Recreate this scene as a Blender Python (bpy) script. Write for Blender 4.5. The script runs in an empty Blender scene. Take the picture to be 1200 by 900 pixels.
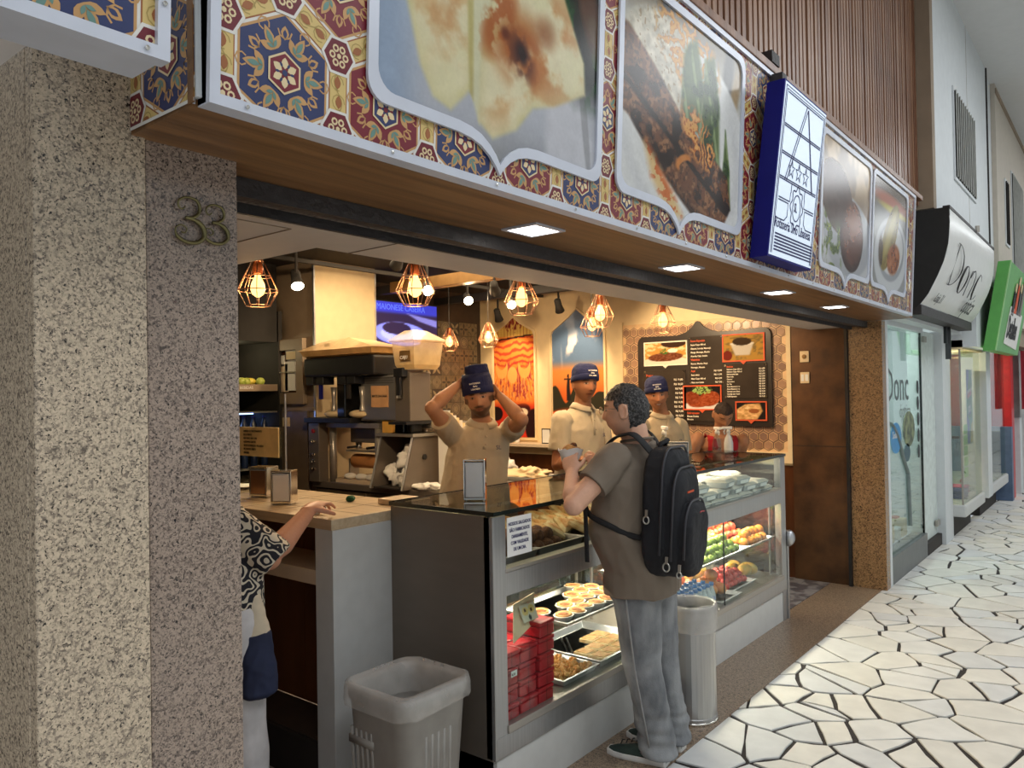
import bpy, bmesh, math, random
import numpy as np
from mathutils import Vector, Matrix, noise as mnoise
random.seed(7); np.random.seed(7)
C = bpy.context.scene.collection
SC = bpy.context.scene
PI = math.pi

# ---------------------------------------------------------------- camera
cam_d = bpy.data.cameras.new('camera'); cam = bpy.data.objects.new('camera', cam_d); C.objects.link(cam)
yaw, pitch, roll = 0.677910608, 0.0125623140, -0.0167198782
F = Vector((-math.sin(yaw)*math.cos(pitch), math.cos(yaw)*math.cos(pitch), math.sin(pitch)))
Rt = Vector((math.cos(yaw), math.sin(yaw), 0)); Up = Rt.cross(F)
r_ = Rt*math.cos(roll) + Up*math.sin(roll); u_ = -Rt*math.sin(roll) + Up*math.cos(roll)
cam.matrix_world = Matrix(((r_.x, u_.x, -F.x, 0), (r_.y, u_.y, -F.y, 0), (r_.z, u_.z, -F.z, 1.72), (0, 0, 0, 1)))
cam_d.sensor_width = 36; cam_d.lens = 904.26/1200*36; cam_d.clip_start = 0.05; cam_d.clip_end = 200
SC.camera = cam

# ---------------------------------------------------------------- world, big lights, exposure
w = bpy.data.worlds.new('world'); SC.world = w; w.use_nodes = True
w.node_tree.nodes['Background'].inputs[0].default_value = (0.86, 0.93, 1.0, 1)
w.node_tree.nodes['Background'].inputs[1].default_value = 0.55
SC.view_settings.view_transform = 'Standard'; SC.view_settings.look = 'None'
SC.view_settings.gamma = 1; SC.view_settings.use_curve_mapping = False
SC.view_settings.exposure = 0.0
SC.cycles.use_denoising = True
SC.cycles.max_bounces = 7; SC.cycles.diffuse_bounces = 3; SC.cycles.glossy_bounces = 3
SC.cycles.transmission_bounces = 5; SC.cycles.transparent_max_bounces = 16
SC.cycles.sample_clamp_indirect = 6.0; SC.cycles.caustics_reflective = False; SC.cycles.caustics_refractive = False

def area(name, loc, rot, sx, sy, power, col):
    d = bpy.data.lights.new(name, 'AREA'); d.shape = 'RECTANGLE'; d.size = sx; d.size_y = sy; d.energy = power; d.color = col
    o = bpy.data.objects.new(name, d); C.objects.link(o); o.location = loc; o.rotation_euler = rot; return o
COOL = (0.93, 0.97, 1.0)
for ly in (-1.5, 3.5, 8.5, 14.0, 20.0):
    area('corridor_light', (1.6, ly, 5.28), (0, 0, 0), 2.2, 2.6, 95, COOL)
def point(name, loc, power, col, r=0.03):
    d = bpy.data.lights.new(name, 'POINT'); d.energy = power; d.color = col; d.shadow_soft_size = r
    o = bpy.data.objects.new(name, d); C.objects.link(o); o.location = loc; return o
def spot(name, loc, target, power, col, ang=70, r=0.04):
    d = bpy.data.lights.new(name, 'SPOT'); d.energy = power; d.color = col; d.spot_size = math.radians(ang); d.spot_blend = .6; d.shadow_soft_size = r
    o = bpy.data.objects.new(name, d); C.objects.link(o); o.location = loc
    o.rotation_euler = (Vector(target)-Vector(loc)).to_track_quat('-Z', 'Y').to_euler(); return o
WARM = (1.0, 0.60, 0.27); WARM2 = (1.0, 0.72, 0.42)

# ---------------------------------------------------------------- materials
def nt(m):
    m.use_nodes = True; return m.node_tree, m.node_tree.nodes, m.node_tree.links
def mat(name, col, rough=.5, metal=0., var=.06, vscale=12., bump=0., bscale=60., spec=.5, coat=0., emis=None, estr=0., col2=None, stretch=(1,1,1), detail=4., sheen=0., contrast=None):
    m = bpy.data.materials.new(name); t, N, L = nt(m); b = N['Principled BSDF']
    b.inputs['Roughness'].default_value = rough; b.inputs['Metallic'].default_value = metal
    b.inputs['Specular IOR Level'].default_value = spec; b.inputs['Coat Weight'].default_value = coat
    if sheen: b.inputs['Sheen Weight'].default_value = sheen
    tc = N.new('ShaderNodeTexCoord'); mp = N.new('ShaderNodeMapping'); mp.inputs['Scale'].default_value = stretch
    L.new(tc.outputs['Object'], mp.inputs[0])
    n = N.new('ShaderNodeTexNoise'); n.inputs['Scale'].default_value = vscale; n.inputs['Detail'].default_value = detail
    L.new(mp.outputs[0], n.inputs[0])
    cr = N.new('ShaderNodeValToRGB')
    c1 = [max(0, c*(1-var*1.6)) for c in col]; c2 = list(col2) if col2 else [min(1, c*(1+var*1.6)) for c in col]
    if col2: c1 = list(col)
    lo, hi = contrast or (.35, .65)
    cr.color_ramp.elements[0].position = lo; cr.color_ramp.elements[1].position = hi
    cr.color_ramp.elements[0].color = (*c1, 1); cr.color_ramp.elements[1].color = (*c2, 1)
    L.new(n.outputs['Fac'], cr.inputs[0]); L.new(cr.outputs[0], b.inputs['Base Color'])
    if bump:
        n2 = N.new('ShaderNodeTexNoise'); n2.inputs['Scale'].default_value = bscale; n2.inputs['Detail'].default_value = 5
        L.new(mp.outputs[0], n2.inputs[0]); bp = N.new('ShaderNodeBump'); bp.inputs['Strength'].default_value = bump; bp.inputs['Distance'].default_value = .01
        L.new(n2.outputs['Fac'], bp.inputs['Height']); L.new(bp.outputs[0], b.inputs['Normal'])
    if emis:
        b.inputs['Emission Color'].default_value = (*emis, 1); b.inputs['Emission Strength'].default_value = estr
    return m
def granite(name, base, mid, dark, scale=1., rough=.18):
    m = bpy.data.materials.new(name); t, N, L = nt(m); b = N['Principled BSDF']; b.inputs['Roughness'].default_value = rough
    tc = N.new('ShaderNodeTexCoord')
    def ns(s, det, dist=0.):
        n = N.new('ShaderNodeTexNoise'); n.inputs['Scale'].default_value = s; n.inputs['Detail'].default_value = det; n.inputs['Distortion'].default_value = dist; n.inputs['Roughness'].default_value = .65
        L.new(tc.outputs['Object'], n.inputs[0]); return n
    def ramp(src, lo, hi):
        r = N.new('ShaderNodeValToRGB'); r.color_ramp.elements[0].position = lo; r.color_ramp.elements[1].position = hi; L.new(src, r.inputs[0]); return r
    def mix(fac, a, bb):
        x = N.new('ShaderNodeMix'); x.data_type = 'RGBA'; L.new(fac, x.inputs[0])
        for s, v in ((6, a), (7, bb)):
            if isinstance(v, tuple): x.inputs[s].default_value = (*v, 1)
            else: L.new(v, x.inputs[s])
        return x.outputs[2]
    a = mix(ramp(ns(55*scale, 6, .6).outputs['Fac'], .43, .57).outputs[0], mid, base)
    v = N.new('ShaderNodeTexVoronoi'); v.inputs['Scale'].default_value = 150*scale; L.new(tc.outputs['Object'], v.inputs[0])
    vr = ramp(v.outputs['Color'], .3, .8)
    a = mix(vr.outputs[0], a, tuple(min(1, c*1.22) for c in base))
    a = mix(ramp(ns(105*scale, 5, .8).outputs['Fac'], .385, .44).outputs[0], dark, a)
    a = mix(ramp(ns(22*scale, 4, .4).outputs['Fac'], .30, .38).outputs[0], tuple(c*.6 for c in mid), a)
    L.new(a, b.inputs['Base Color']); return m
def wood(name, c1, c2, scale=(30, 1, 30), rough=.45, bump=.15, spec=.4):
    m = mat(name, c1, rough=rough, col2=c2, vscale=1., stretch=scale, detail=6., bump=bump, bscale=3., spec=spec, contrast=(.3, .7)); return m
def glass(name, tint=(.93, .97, .95), refl=.06, rough=.0):
    m = bpy.data.materials.new(name); t, N, L = nt(m); N.remove(N['Principled BSDF']); out = N['Material Output']
    tr = N.new('ShaderNodeBsdfTransparent'); tr.inputs[0].default_value = (*tint, 1)
    gl = N.new('ShaderNodeBsdfGlossy'); gl.inputs['Roughness'].default_value = rough
    lw = N.new('ShaderNodeLayerWeight'); lw.inputs[0].default_value = .5
    pw = N.new('ShaderNodeMath'); pw.operation = 'POWER'; pw.inputs[1].default_value = 4.5; L.new(lw.outputs['Facing'], pw.inputs[0])
    sc_ = N.new('ShaderNodeMath'); sc_.operation = 'MULTIPLY'; sc_.inputs[1].default_value = .55; L.new(pw.outputs[0], sc_.inputs[0])
    ns = N.new('ShaderNodeTexNoise'); ns.inputs['Scale'].default_value = 3.; mu = N.new('ShaderNodeMath'); mu.operation = 'MULTIPLY'; mu.inputs[1].default_value = .02
    tc = N.new('ShaderNodeTexCoord'); L.new(tc.outputs['Object'], ns.inputs[0]); L.new(ns.outputs['Fac'], mu.inputs[0])
    a2 = N.new('ShaderNodeMath'); a2.operation = 'ADD'; L.new(sc_.outputs[0], a2.inputs[0]); L.new(mu.outputs[0], a2.inputs[1])
    ad = N.new('ShaderNodeMath'); ad.operation = 'ADD'; ad.inputs[1].default_value = refl; ad.use_clamp = True
    mx = N.new('ShaderNodeMixShader'); L.new(a2.outputs[0], ad.inputs[0]); L.new(ad.outputs[0], mx.inputs[0])
    L.new(tr.outputs[0], mx.inputs[1]); L.new(gl.outputs[0], mx.inputs[2]); L.new(mx.outputs[0], out.inputs[0]); return m
def film(name, col, alpha):
    m = mat(name, col, rough=.3, bump=.5, bscale=25); b = m.node_tree.nodes['Principled BSDF']; b.inputs['Alpha'].default_value = alpha; return m
def attr_mat(name, rough=.45, spec=.5, coat=0., sss=0., emis=0., bump=0., bscale=200.):
    m = bpy.data.materials.new(name); t, N, L = nt(m); b = N['Principled BSDF']
    a = N.new('ShaderNodeAttribute'); a.attribute_name = 'Col'
    n = N.new('ShaderNodeTexNoise'); n.inputs['Scale'].default_value = 90; tc = N.new('ShaderNodeTexCoord'); L.new(tc.outputs['Object'], n.inputs[0])
    mr = N.new('ShaderNodeMapRange'); mr.inputs[3].default_value = .93; mr.inputs[4].default_value = 1.07; L.new(n.outputs['Fac'], mr.inputs[0])
    mu = N.new('ShaderNodeVectorMath'); mu.operation = 'SCALE'; L.new(a.outputs['Color'], mu.inputs[0]); L.new(mr.outputs[0], mu.inputs['Scale'])
    L.new(mu.outputs[0], b.inputs['Base Color']); b.inputs['Roughness'].default_value = rough; b.inputs['Specular IOR Level'].default_value = spec; b.inputs['Coat Weight'].default_value = coat
    if sss: b.inputs['Subsurface Weight'].default_value = sss; b.inputs['Subsurface Radius'].default_value = (.01, .004, .002)
    if emis: L.new(mu.outputs[0], b.inputs['Emission Color']); b.inputs['Emission Strength'].default_value = emis
    if bump:
        n2 = N.new('ShaderNodeTexNoise'); n2.inputs['Scale'].default_value = bscale; L.new(tc.outputs['Object'], n2.inputs[0])
        bp = N.new('ShaderNodeBump'); bp.inputs['Strength'].default_value = bump; bp.inputs['Distance'].default_value = .004; L.new(n2.outputs['Fac'], bp.inputs['Height']); L.new(bp.outputs[0], b.inputs['Normal'])
    return m
def lin(r, g, b):   # sRGB 0-255 to linear
    f = lambda c: (c/255/12.92) if c/255 <= .04045 else ((c/255+.055)/1.055)**2.4
    return (f(r), f(g), f(b))

M = dict(
 granite_light=granite('granite_light', lin(196,178,154), lin(134,120,106), lin(34,31,30), 1.5, .2),
 granite_33=granite('granite_brown', lin(156,138,124), lin(104,90,82), lin(32,28,28), 1.7, .15),
 granite_floor=granite('granite_floor', lin(156,134,112), lin(92,76,62), lin(40,34,30), 1.3, .3),
 granite_right=granite('granite_right', lin(150,116,80), lin(96,72,48), lin(34,26,20), 1., .25),
 grout=mat('grout', lin(52,46,44), .9, bump=.4), stone=None,
 white=mat('white_lacquer', lin(215,216,216), .35, var=.02), panel_white=mat('panel_white', lin(205,206,204), .4, var=.02),
 alu=mat('aluminium', lin(190,192,196), .32, .85, var=.04, vscale=30), steel=mat('brushed_steel', lin(172,166,158), .34, .65, var=.03, vscale=2, stretch=(2,2,30)),
 steel_dark=mat('dark_steel', lin(132,122,112), .42, .6, var=.02, vscale=2, stretch=(2,2,8)),
 steel_band=mat('steel_band', lin(172,172,172), .3, .75, var=.04, vscale=3, stretch=(1,30,1)),
 chrome=mat('chrome', lin(225,222,215), .12, 1., var=.02), black=mat('black_plastic', (.012,.012,.014), .4, var=.1),
 blackm=mat('matte_black', (.02,.018,.017), .8), dark=mat('dark_paint', lin(44,38,34), .7), track=mat('track_metal', lin(62,58,58), .5, .4, bump=.5, bscale=40),
 cream=mat('cream_wall', lin(226,202,160), .6, var=.02, bump=.05), drywall=mat('drywall', lin(205,192,178), .7, var=.015),
 ceil_dark=mat('ceiling_dark', lin(34,30,28), .9), ceil=mat('corridor_ceiling', lin(212,212,212), .7, var=.01), wallwhite=mat('wall_white', lin(214,218,220), .6, var=.015),
 brass=mat('gilt_beam', lin(140,108,66), .45, .5), taupe=mat('taupe_paint', lin(142,124,104), .5, var=.03), beige=mat('beige_panel', lin(206,186,150), .5, var=.02),
 darkgrey=mat('dark_grey_wall', lin(66,54,44), .6), concrete=mat('column_render', lin(150,132,112), .7, var=.05, vscale=5),
 soffit=wood('soffit_wood', lin(98,68,42), lin(140,100,62), (26,1.2,26), .4, .1), slat=wood('slat_wood', lin(112,76,56), lin(154,112,86), (14,14,2), .36, .2, .6),
 slat2=wood('slat_wood_pale', lin(132,94,70), lin(170,128,100), (14,14,2), .36, .2, .6), darkwood=wood('dark_wood', lin(62,34,18), lin(92,52,26), (6,6,1.5), .35, .1),
 butcher=wood('butcher_block', lin(190,166,134), lin(214,194,162), (2,40,40), .3, .08), shelfwood=mat('laminate_cream', lin(214,194,168), .4, var=.02),
 rust=mat('rust_panel', lin(58,38,24), .42, .35, col2=lin(104,70,42), vscale=5, detail=8, bump=.1, contrast=(.3,.72)),
 frame=mat('sign_frame', lin(206,210,222), .35, .2, var=.02), copper=mat('copper_wire', lin(196,150,120), .3, .9, var=.04), socket=mat('copper_socket', lin(150,84,48), .35, .8),
 brassnum=mat('brass_numeral', lin(120,112,76), .3, .8, var=.08), navy=mat('navy_cloth', lin(24,32,78), .85, bump=.15, bscale=300), blue=mat('sign_blue', lin(16,18,112), .5, var=.03, spec=.25),
 glass=glass('clear_glass', refl=.02), glass_top=glass('top_glass', (.62,.66,.6), .16), glass_green=glass('greenish_glass', (.8,.88,.84), .1), glass_shop=glass('shopfront_glass', (.86,.93,.9), .12),
 glass_edge=mat('glass_edge', lin(26,34,30), .2), blackgloss=mat('black_gloss', (.01,.01,.01), .12),
 paper=mat('paper', lin(232,230,226), .7, var=.02), ink=mat('ink', lin(36,36,90), .6), inkblack=mat('ink_black', lin(24,22,22), .6), menu=mat('menu_board', lin(40,32,28), .35, var=.05), menupanel=mat('menu_panel', lin(58,50,44), .18, var=.05),
 orange=mat('orange_print', lin(214,84,40), .6), whitep=mat('white_print', lin(232,224,206), .6), redbox=mat('red_card', lin(176,22,34), .32, var=.1), redshirt=mat('red_cloth', lin(170,18,30), .85),
 polo=mat('beige_polo', lin(196,180,152), .85, var=.03, bump=.12, bscale=350, sheen=.1), tshirt=mat('taupe_tshirt', lin(124,111,97), .9, var=.05, vscale=6, bump=.12, bscale=350), jeans=mat('grey_jeans', lin(94,97,102), .9, col2=lin(146,148,150), vscale=9, bump=.25, bscale=260, stretch=(1,1,.5)),
 bag=mat('backpack_cloth', lin(16,17,24), .75, var=.1, bump=.3, bscale=400), bagstrap=mat('strap_webbing', lin(12,12,16), .7, bump=.3, bscale=300), zipm=mat('zip_metal', lin(190,188,180), .3, .9),
 binplastic=mat('bin_plastic', lin(150,146,140), .45, var=.04), liner=film('bin_liner', lin(220,216,210), .34), hair=mat('dark_hair', lin(28,24,22), .7, var=.4, vscale=160, bump=.5, bscale=220), greyhair=mat('greying_hair', lin(26,24,24), .6, col2=lin(116,112,110), vscale=120, bump=.6, bscale=200, contrast=(.45,.75)),
 hairbrown=mat('short_brown_hair', lin(52,36,26), .7, var=.3, vscale=140, bump=.4, bscale=220),
)
skin_dark = attr_mat('skin', .5, .35, sss=.06, bump=.1)

# ---------------------------------------------------------------- mesh building
class MB:
    def __init__(s): s.v = []; s.f = []; s.m = []; s.mi = 0
    def add(s, vs, fs, mi=None):
        o = len(s.v); s.v += [tuple(p) for p in vs]; s.f += [[i+o for i in f] for f in fs]; s.m += [s.mi if mi is None else mi]*len(fs); return s
    def box(s, x0, x1, y0, y1, z0, z1, mi=None):
        x0, x1 = sorted((x0, x1)); y0, y1 = sorted((y0, y1)); z0, z1 = sorted((z0, z1))
        v = [(x, y, z) for x in (x0, x1) for y in (y0, y1) for z in (z0, z1)]
        return s.add(v, [(0,1,3,2),(4,6,7,5),(0,4,5,1),(2,3,7,6),(0,2,6,4),(1,5,7,3)], mi)
    def obox(s, c, ux, uy, uz, hx, hy, hz, mi=None):   # oriented box
        c = Vector(c); ux = Vector(ux).normalized()*hx; uy = Vector(uy).normalized()*hy; uz = Vector(uz).normalized()*hz
        v = [c+a*ux+b*uy+d*uz for a in (-1,1) for b in (-1,1) for d in (-1,1)]
        return s.add(v, [(0,1,3,2),(4,6,7,5),(0,4,5,1),(2,3,7,6),(0,2,6,4),(1,5,7,3)], mi)
    def rings(s, rs, cap=True, mi=None, closed=True):
        n = len(rs[0]); o = len(s.v); fs = []
        vs = [p for r in rs for p in r]
        for k in range(len(rs)-1):
            for i in range(n if closed else n-1):
                j = (i+1) % n; fs.append((k*n+i, k*n+j, (k+1)*n+j, (k+1)*n+i))
        if cap: fs.append(tuple(range(n))[::-1]); fs.append(tuple((len(rs)-1)*n+i for i in range(n)))
        return s.add(vs, fs, mi)
    def lathe(s, c, prof, n=20, mi=None, cap=True):    # prof = [(r, z)], axis z
        return s.rings([[(c[0]+r*math.cos(2*PI*i/n), c[1]+r*math.sin(2*PI*i/n), c[2]+z) for i in range(n)] for r, z in prof], cap, mi)
    def tube(s, pts, r, n=8, mi=None, cap=True, up=None, flat=1., closed=False):
        pts = [Vector(p) for p in pts]; rs = r if isinstance(r, (list, tuple)) else [r]*len(pts); rings = []
        side = None
        for k, p in enumerate(pts):
            if closed: t = (pts[(k+1) % len(pts)]-pts[k-1]).normalized()
            else: t = (pts[min(k+1, len(pts)-1)]-pts[max(k-1, 0)]).normalized()
            if side is None:
                a = Vector(up) if up else (Vector((0,0,1)) if abs(t.z) < .9 else Vector((1,0,0))); side = t.cross(a).normalized()
            side = (side-t*side.dot(t)).normalized(); oth = t.cross(side)
            rings.append([p+side*rs[k]*math.cos(2*PI*i/n)+oth*rs[k]*flat*math.sin(2*PI*i/n) for i in range(n)])
        if closed: rings.append(rings[0]); cap = False
        return s.rings(rings, cap, mi)
    def sphere(s, c, rx, ry=None, rz=None, nu=14, nv=9, mi=None, rot=None):
        ry = ry or rx; rz = rz or rx; c = Vector(c); rs = []
        for k in range(nv+1):
            a = PI*(k+.0)/nv; a = min(max(a, .04), PI-.04)
            ring = []
            for i in range(nu):
                p = Vector((rx*math.sin(a)*math.cos(2*PI*i/nu), ry*math.sin(a)*math.sin(2*PI*i/nu), -rz*math.cos(a)))
                if rot: p = rot @ p
                ring.append(c+p)
            rs.append(ring)
        return s.rings(rs, True, mi)
    def prism(s, poly, f0, f1, mi=None):                # poly 2-D list; f0/f1 map (a,b)->3-D at both ends
        n = len(poly); a = [f0(*p) for p in poly]; b = [f1(*p) for p in poly]
        fs = [tuple(range(n))[::-1], tuple(n+i for i in range(n))]+[(i, (i+1) % n, n+(i+1) % n, n+i) for i in range(n)]
        return s.add(a+b, fs, mi)
    def frame(s, outer, inner, f0, f1, mi=None):        # ring between two outlines of equal count
        n = len(outer); v = [f0(*p) for p in outer]+[f0(*p) for p in inner]+[f1(*p) for p in outer]+[f1(*p) for p in inner]; fs = []
        for i in range(n):
            j = (i+1) % n; fs += [(i, j, n+j, n+i), (2*n+i, 3*n+i, 3*n+j, 2*n+j), (i, 2*n+i, 2*n+j, j), (n+i, n+j, 3*n+j, 3*n+i)]
        return s.add(v, fs, mi)
    def build(s, name, m, parent=None, smooth=False, bevel=0., local=False, label=None):
        me = bpy.data.meshes.new(name)
        off = Vector((0,0,0))
        if parent is not None and not local: off = root_loc(parent)
        me.from_pydata([(p[0]-off.x, p[1]-off.y, p[2]-off.z) for p in s.v], [], s.f)
        ms = m if isinstance(m, (list, tuple)) else [m]
        for mm in ms: me.materials.append(M[mm] if isinstance(mm, str) else mm)
        if len(ms) > 1: me.polygons.foreach_set('material_index', s.m)
        bm = bmesh.new(); bm.from_mesh(me); bmesh.ops.recalc_face_normals(bm, faces=bm.faces); bm.to_mesh(me); bm.free()
        if smooth: me.polygons.foreach_set('use_smooth', [True]*len(me.polygons))
        me.update()
        o = bpy.data.objects.new(name, me); C.objects.link(o)
        if parent is not None: o.parent = parent
        if bevel:
            b = o.modifiers.new('bevel', 'BEVEL'); b.width = bevel; b.segments = 2; b.limit_method = 'ANGLE'; b.angle_limit = .6; b.harden_normals = False
        if label: o['label'] = label
        return o
def root_loc(o):
    v = Vector((0,0,0))
    while o is not None: v += o.location; o = o.parent
    return v
def thing(name, label, cat, loc=(0,0,0), group=None, rz=0.):
    o = bpy.data.objects.new(name, None); o.empty_display_size = .05; C.objects.link(o); o.location = loc; o.rotation_euler = (0, 0, rz)
    return tag(o, label, cat, group)
def tag(o, label, cat, group=None):
    o['label'] = label; o['category'] = cat
    if group: o['group'] = group
    return o
def struct(o, label=None, cat=None):
    o['kind'] = 'structure'
    if label: o['label'] = label
    if cat: o['category'] = cat
    return o
def anchor(name, loc=(0,0,0), label=None, cat=None):
    o = bpy.data.objects.new(name, None); o.empty_display_size = .05; C.objects.link(o); o.location = loc; return struct(o, label, cat)
def copy_tree(o, parent=None):
    c = o.copy(); C.objects.link(c)
    if parent is not None: c.parent = parent
    for ch in list(o.children): copy_tree(ch, c)
    return c
def place(proto, used, loc, rz=0., label=None, group=None, rot=None, scale=None):
    if proto.get('_used'): o = copy_tree(proto)
    else: o = proto; proto['_used'] = 1
    o.location = loc; o.rotation_euler = rot if rot else (0, 0, rz)
    if scale: o.scale = (scale,)*3 if isinstance(scale, (int, float)) else scale
    if label: o['label'] = label
    if group: o['group'] = group
    return o
def text(parent, body, size, mtx, m, name='lettering', xs=1., ext=.0006, align='LEFT', shear=0., spacing=1., bold=0., line=1.):
    cu = bpy.data.curves.new('t', 'FONT'); cu.body = body; cu.size = size; cu.extrude = ext; cu.align_x = align; cu.shear = shear; cu.space_character = spacing; cu.resolution_u = 2; cu.offset = bold; cu.space_line = line
    o = bpy.data.objects.new('t', cu); C.objects.link(o); dg = bpy.context.evaluated_depsgraph_get(); dg.update()
    me = bpy.data.meshes.new_from_object(o.evaluated_get(dg)); bpy.data.objects.remove(o); me.name = name
    me.transform(Matrix.Diagonal((xs, 1, 1, 1))); me.materials.clear(); me.materials.append(M[m] if isinstance(m, str) else m)
    off = root_loc(parent) if parent else Vector((0,0,0)); me.transform(Matrix.Translation(-off) @ mtx)
    r = bpy.data.objects.new(name, me); C.objects.link(r)
    if parent: r.parent = parent
    return r
def basis(o, ux, uz):     # text x -> ux, text y -> uz, placed at o
    ux = Vector(ux).normalized(); uz = Vector(uz).normalized(); n = ux.cross(uz)
    return Matrix(((ux.x, uz.x, n.x, o[0]), (ux.y, uz.y, n.y, o[1]), (ux.z, uz.z, n.z, o[2]), (0,0,0,1)))
# painted prints: a colour function sampled on a fine grid, kept as a colour attribute
def fbm(u, v, s, oct=4, seed=0):
    rng = np.random.RandomState(seed); tot = np.zeros_like(u); amp = 1.; norm = 0
    for o in range(oct):
        g = rng.rand(64, 64); x = u*s*2**o; y = v*s*2**o; xi = np.floor(x).astype(int); yi = np.floor(y).astype(int); fx = x-xi; fy = y-yi; fx = fx*fx*(3-2*fx); fy = fy*fy*(3-2*fy)
        a = g[xi % 64, yi % 64]; b = g[(xi+1) % 64, yi % 64]; c = g[xi % 64, (yi+1) % 64]; d = g[(xi+1) % 64, (yi+1) % 64]
        tot += amp*((a*(1-fx)+b*fx)*(1-fy)+(c*(1-fx)+d*fx)*fy); norm += amp; amp *= .5
    return tot/norm
def sm(x, a, b): t = np.clip((x-a)/(b-a+1e-9), 0, 1); return t*t*(3-2*t)
def mixc(img, col, mask): 
    c = np.array(col, float) if not isinstance(col, np.ndarray) else col
    return img*(1-mask[..., None])+c*mask[..., None]
def ell(u, v, cx, cy, rx, ry, ang=0, soft=.06):
    a = math.radians(ang); x = (u-cx)*math.cos(a)+(v-cy)*math.sin(a); y = -(u-cx)*math.sin(a)+(v-cy)*math.cos(a)
    return 1-sm(np.sqrt((x/rx)**2+(y/ry)**2), 1-soft, 1+soft)
def polym(u, v, pts, soft=.006):
    d = np.full(u.shape, 1e9); inside = np.zeros(u.shape, bool); n = len(pts)
    for i in range(n):
        x0, y0 = pts[i]; x1, y1 = pts[(i+1) % n]; dx, dy = x1-x0, y1-y0; t = np.clip(((u-x0)*dx+(v-y0)*dy)/(dx*dx+dy*dy), 0, 1)
        d = np.minimum(d, np.hypot(u-x0-t*dx, v-y0-t*dy)); c = ((y0 > v) != (y1 > v)) & (u < (x1-x0)*(v-y0)/(y1-y0+1e-12)+x0); inside ^= c
    return sm(np.where(inside, d, -d), -soft, soft)
def print_mesh(name, fn, nu, nv, f, m, parent, keep=None):    # fn(u,v)->rgb sRGB 0..255 ; f(u,v)->3-D ; v up
    U, V = np.meshgrid((np.arange(nu)+.0)/(nu-1), (np.arange(nv)+.0)/(nv-1), indexing='ij')
    img = np.clip(fn(U, V), 0, 255)/255; lin_ = np.where(img <= .04045, img/12.92, ((img+.055)/1.055)**2.4)
    P0, Pu, Pv = (np.array(f(0, 0), float), np.array(f(1, 0), float), np.array(f(0, 1), float))
    pos = P0+U[..., None]*(Pu-P0)+V[..., None]*(Pv-P0)
    if parent is not None: pos = pos-np.array(root_loc(parent))
    idx = np.arange(nu*nv).reshape(nu, nv); q = np.stack([idx[:-1, :-1], idx[1:, :-1], idx[1:, 1:], idx[:-1, 1:]], -1)
    if keep is not None: q = q[keep(U, V)[:-1, :-1]]
    q = q.reshape(-1, 4); me = bpy.data.meshes.new(name); me.vertices.add(nu*nv); me.vertices.foreach_set('co', pos.reshape(-1).astype(np.float32))
    me.loops.add(len(q)*4); me.loops.foreach_set('vertex_index', q.reshape(-1).astype(np.int32)); me.polygons.add(len(q)); me.polygons.foreach_set('loop_start', (np.arange(len(q))*4).astype(np.int32)); me.polygons.foreach_set('loop_total', np.full(len(q), 4, np.int32))
    me.update(); me.validate(); a = me.color_attributes.new('Col', 'FLOAT_COLOR', 'POINT'); a.data.foreach_set('color', np.concatenate([lin_, np.ones(lin_.shape[:2]+(1,))], -1).reshape(-1).astype(np.float32))
    me.materials.append(m); o = bpy.data.objects.new(name, me); C.objects.link(o)
    if parent is not None: o.parent = parent
    return o
PRINT = attr_mat('printed_sheet', .8, .1); PRINTG = attr_mat('glossy_print', .22, .28); SCREEN = attr_mat('screen', .3, .3, emis=1.3)
# Catmull-Rom
def spline(pts, k=6, closed=False):
    P = [Vector(p) for p in pts]; n = len(P); out = []
    for i in range(n if closed else n-1):
        g = (lambda j: P[j % n]) if closed else (lambda j: P[min(max(j, 0), n-1)])
        a, b, c, d = g(i-1), g(i), g(i+1), g(i+2)
        for s in range(k):
            t = s/k; out.append(.5*((2*b)+(c-a)*t+(2*a-5*b+4*c-d)*t*t+(3*b-a-3*c+d)*t**3))
    if not closed: out.append(P[-1])
    return out
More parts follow.
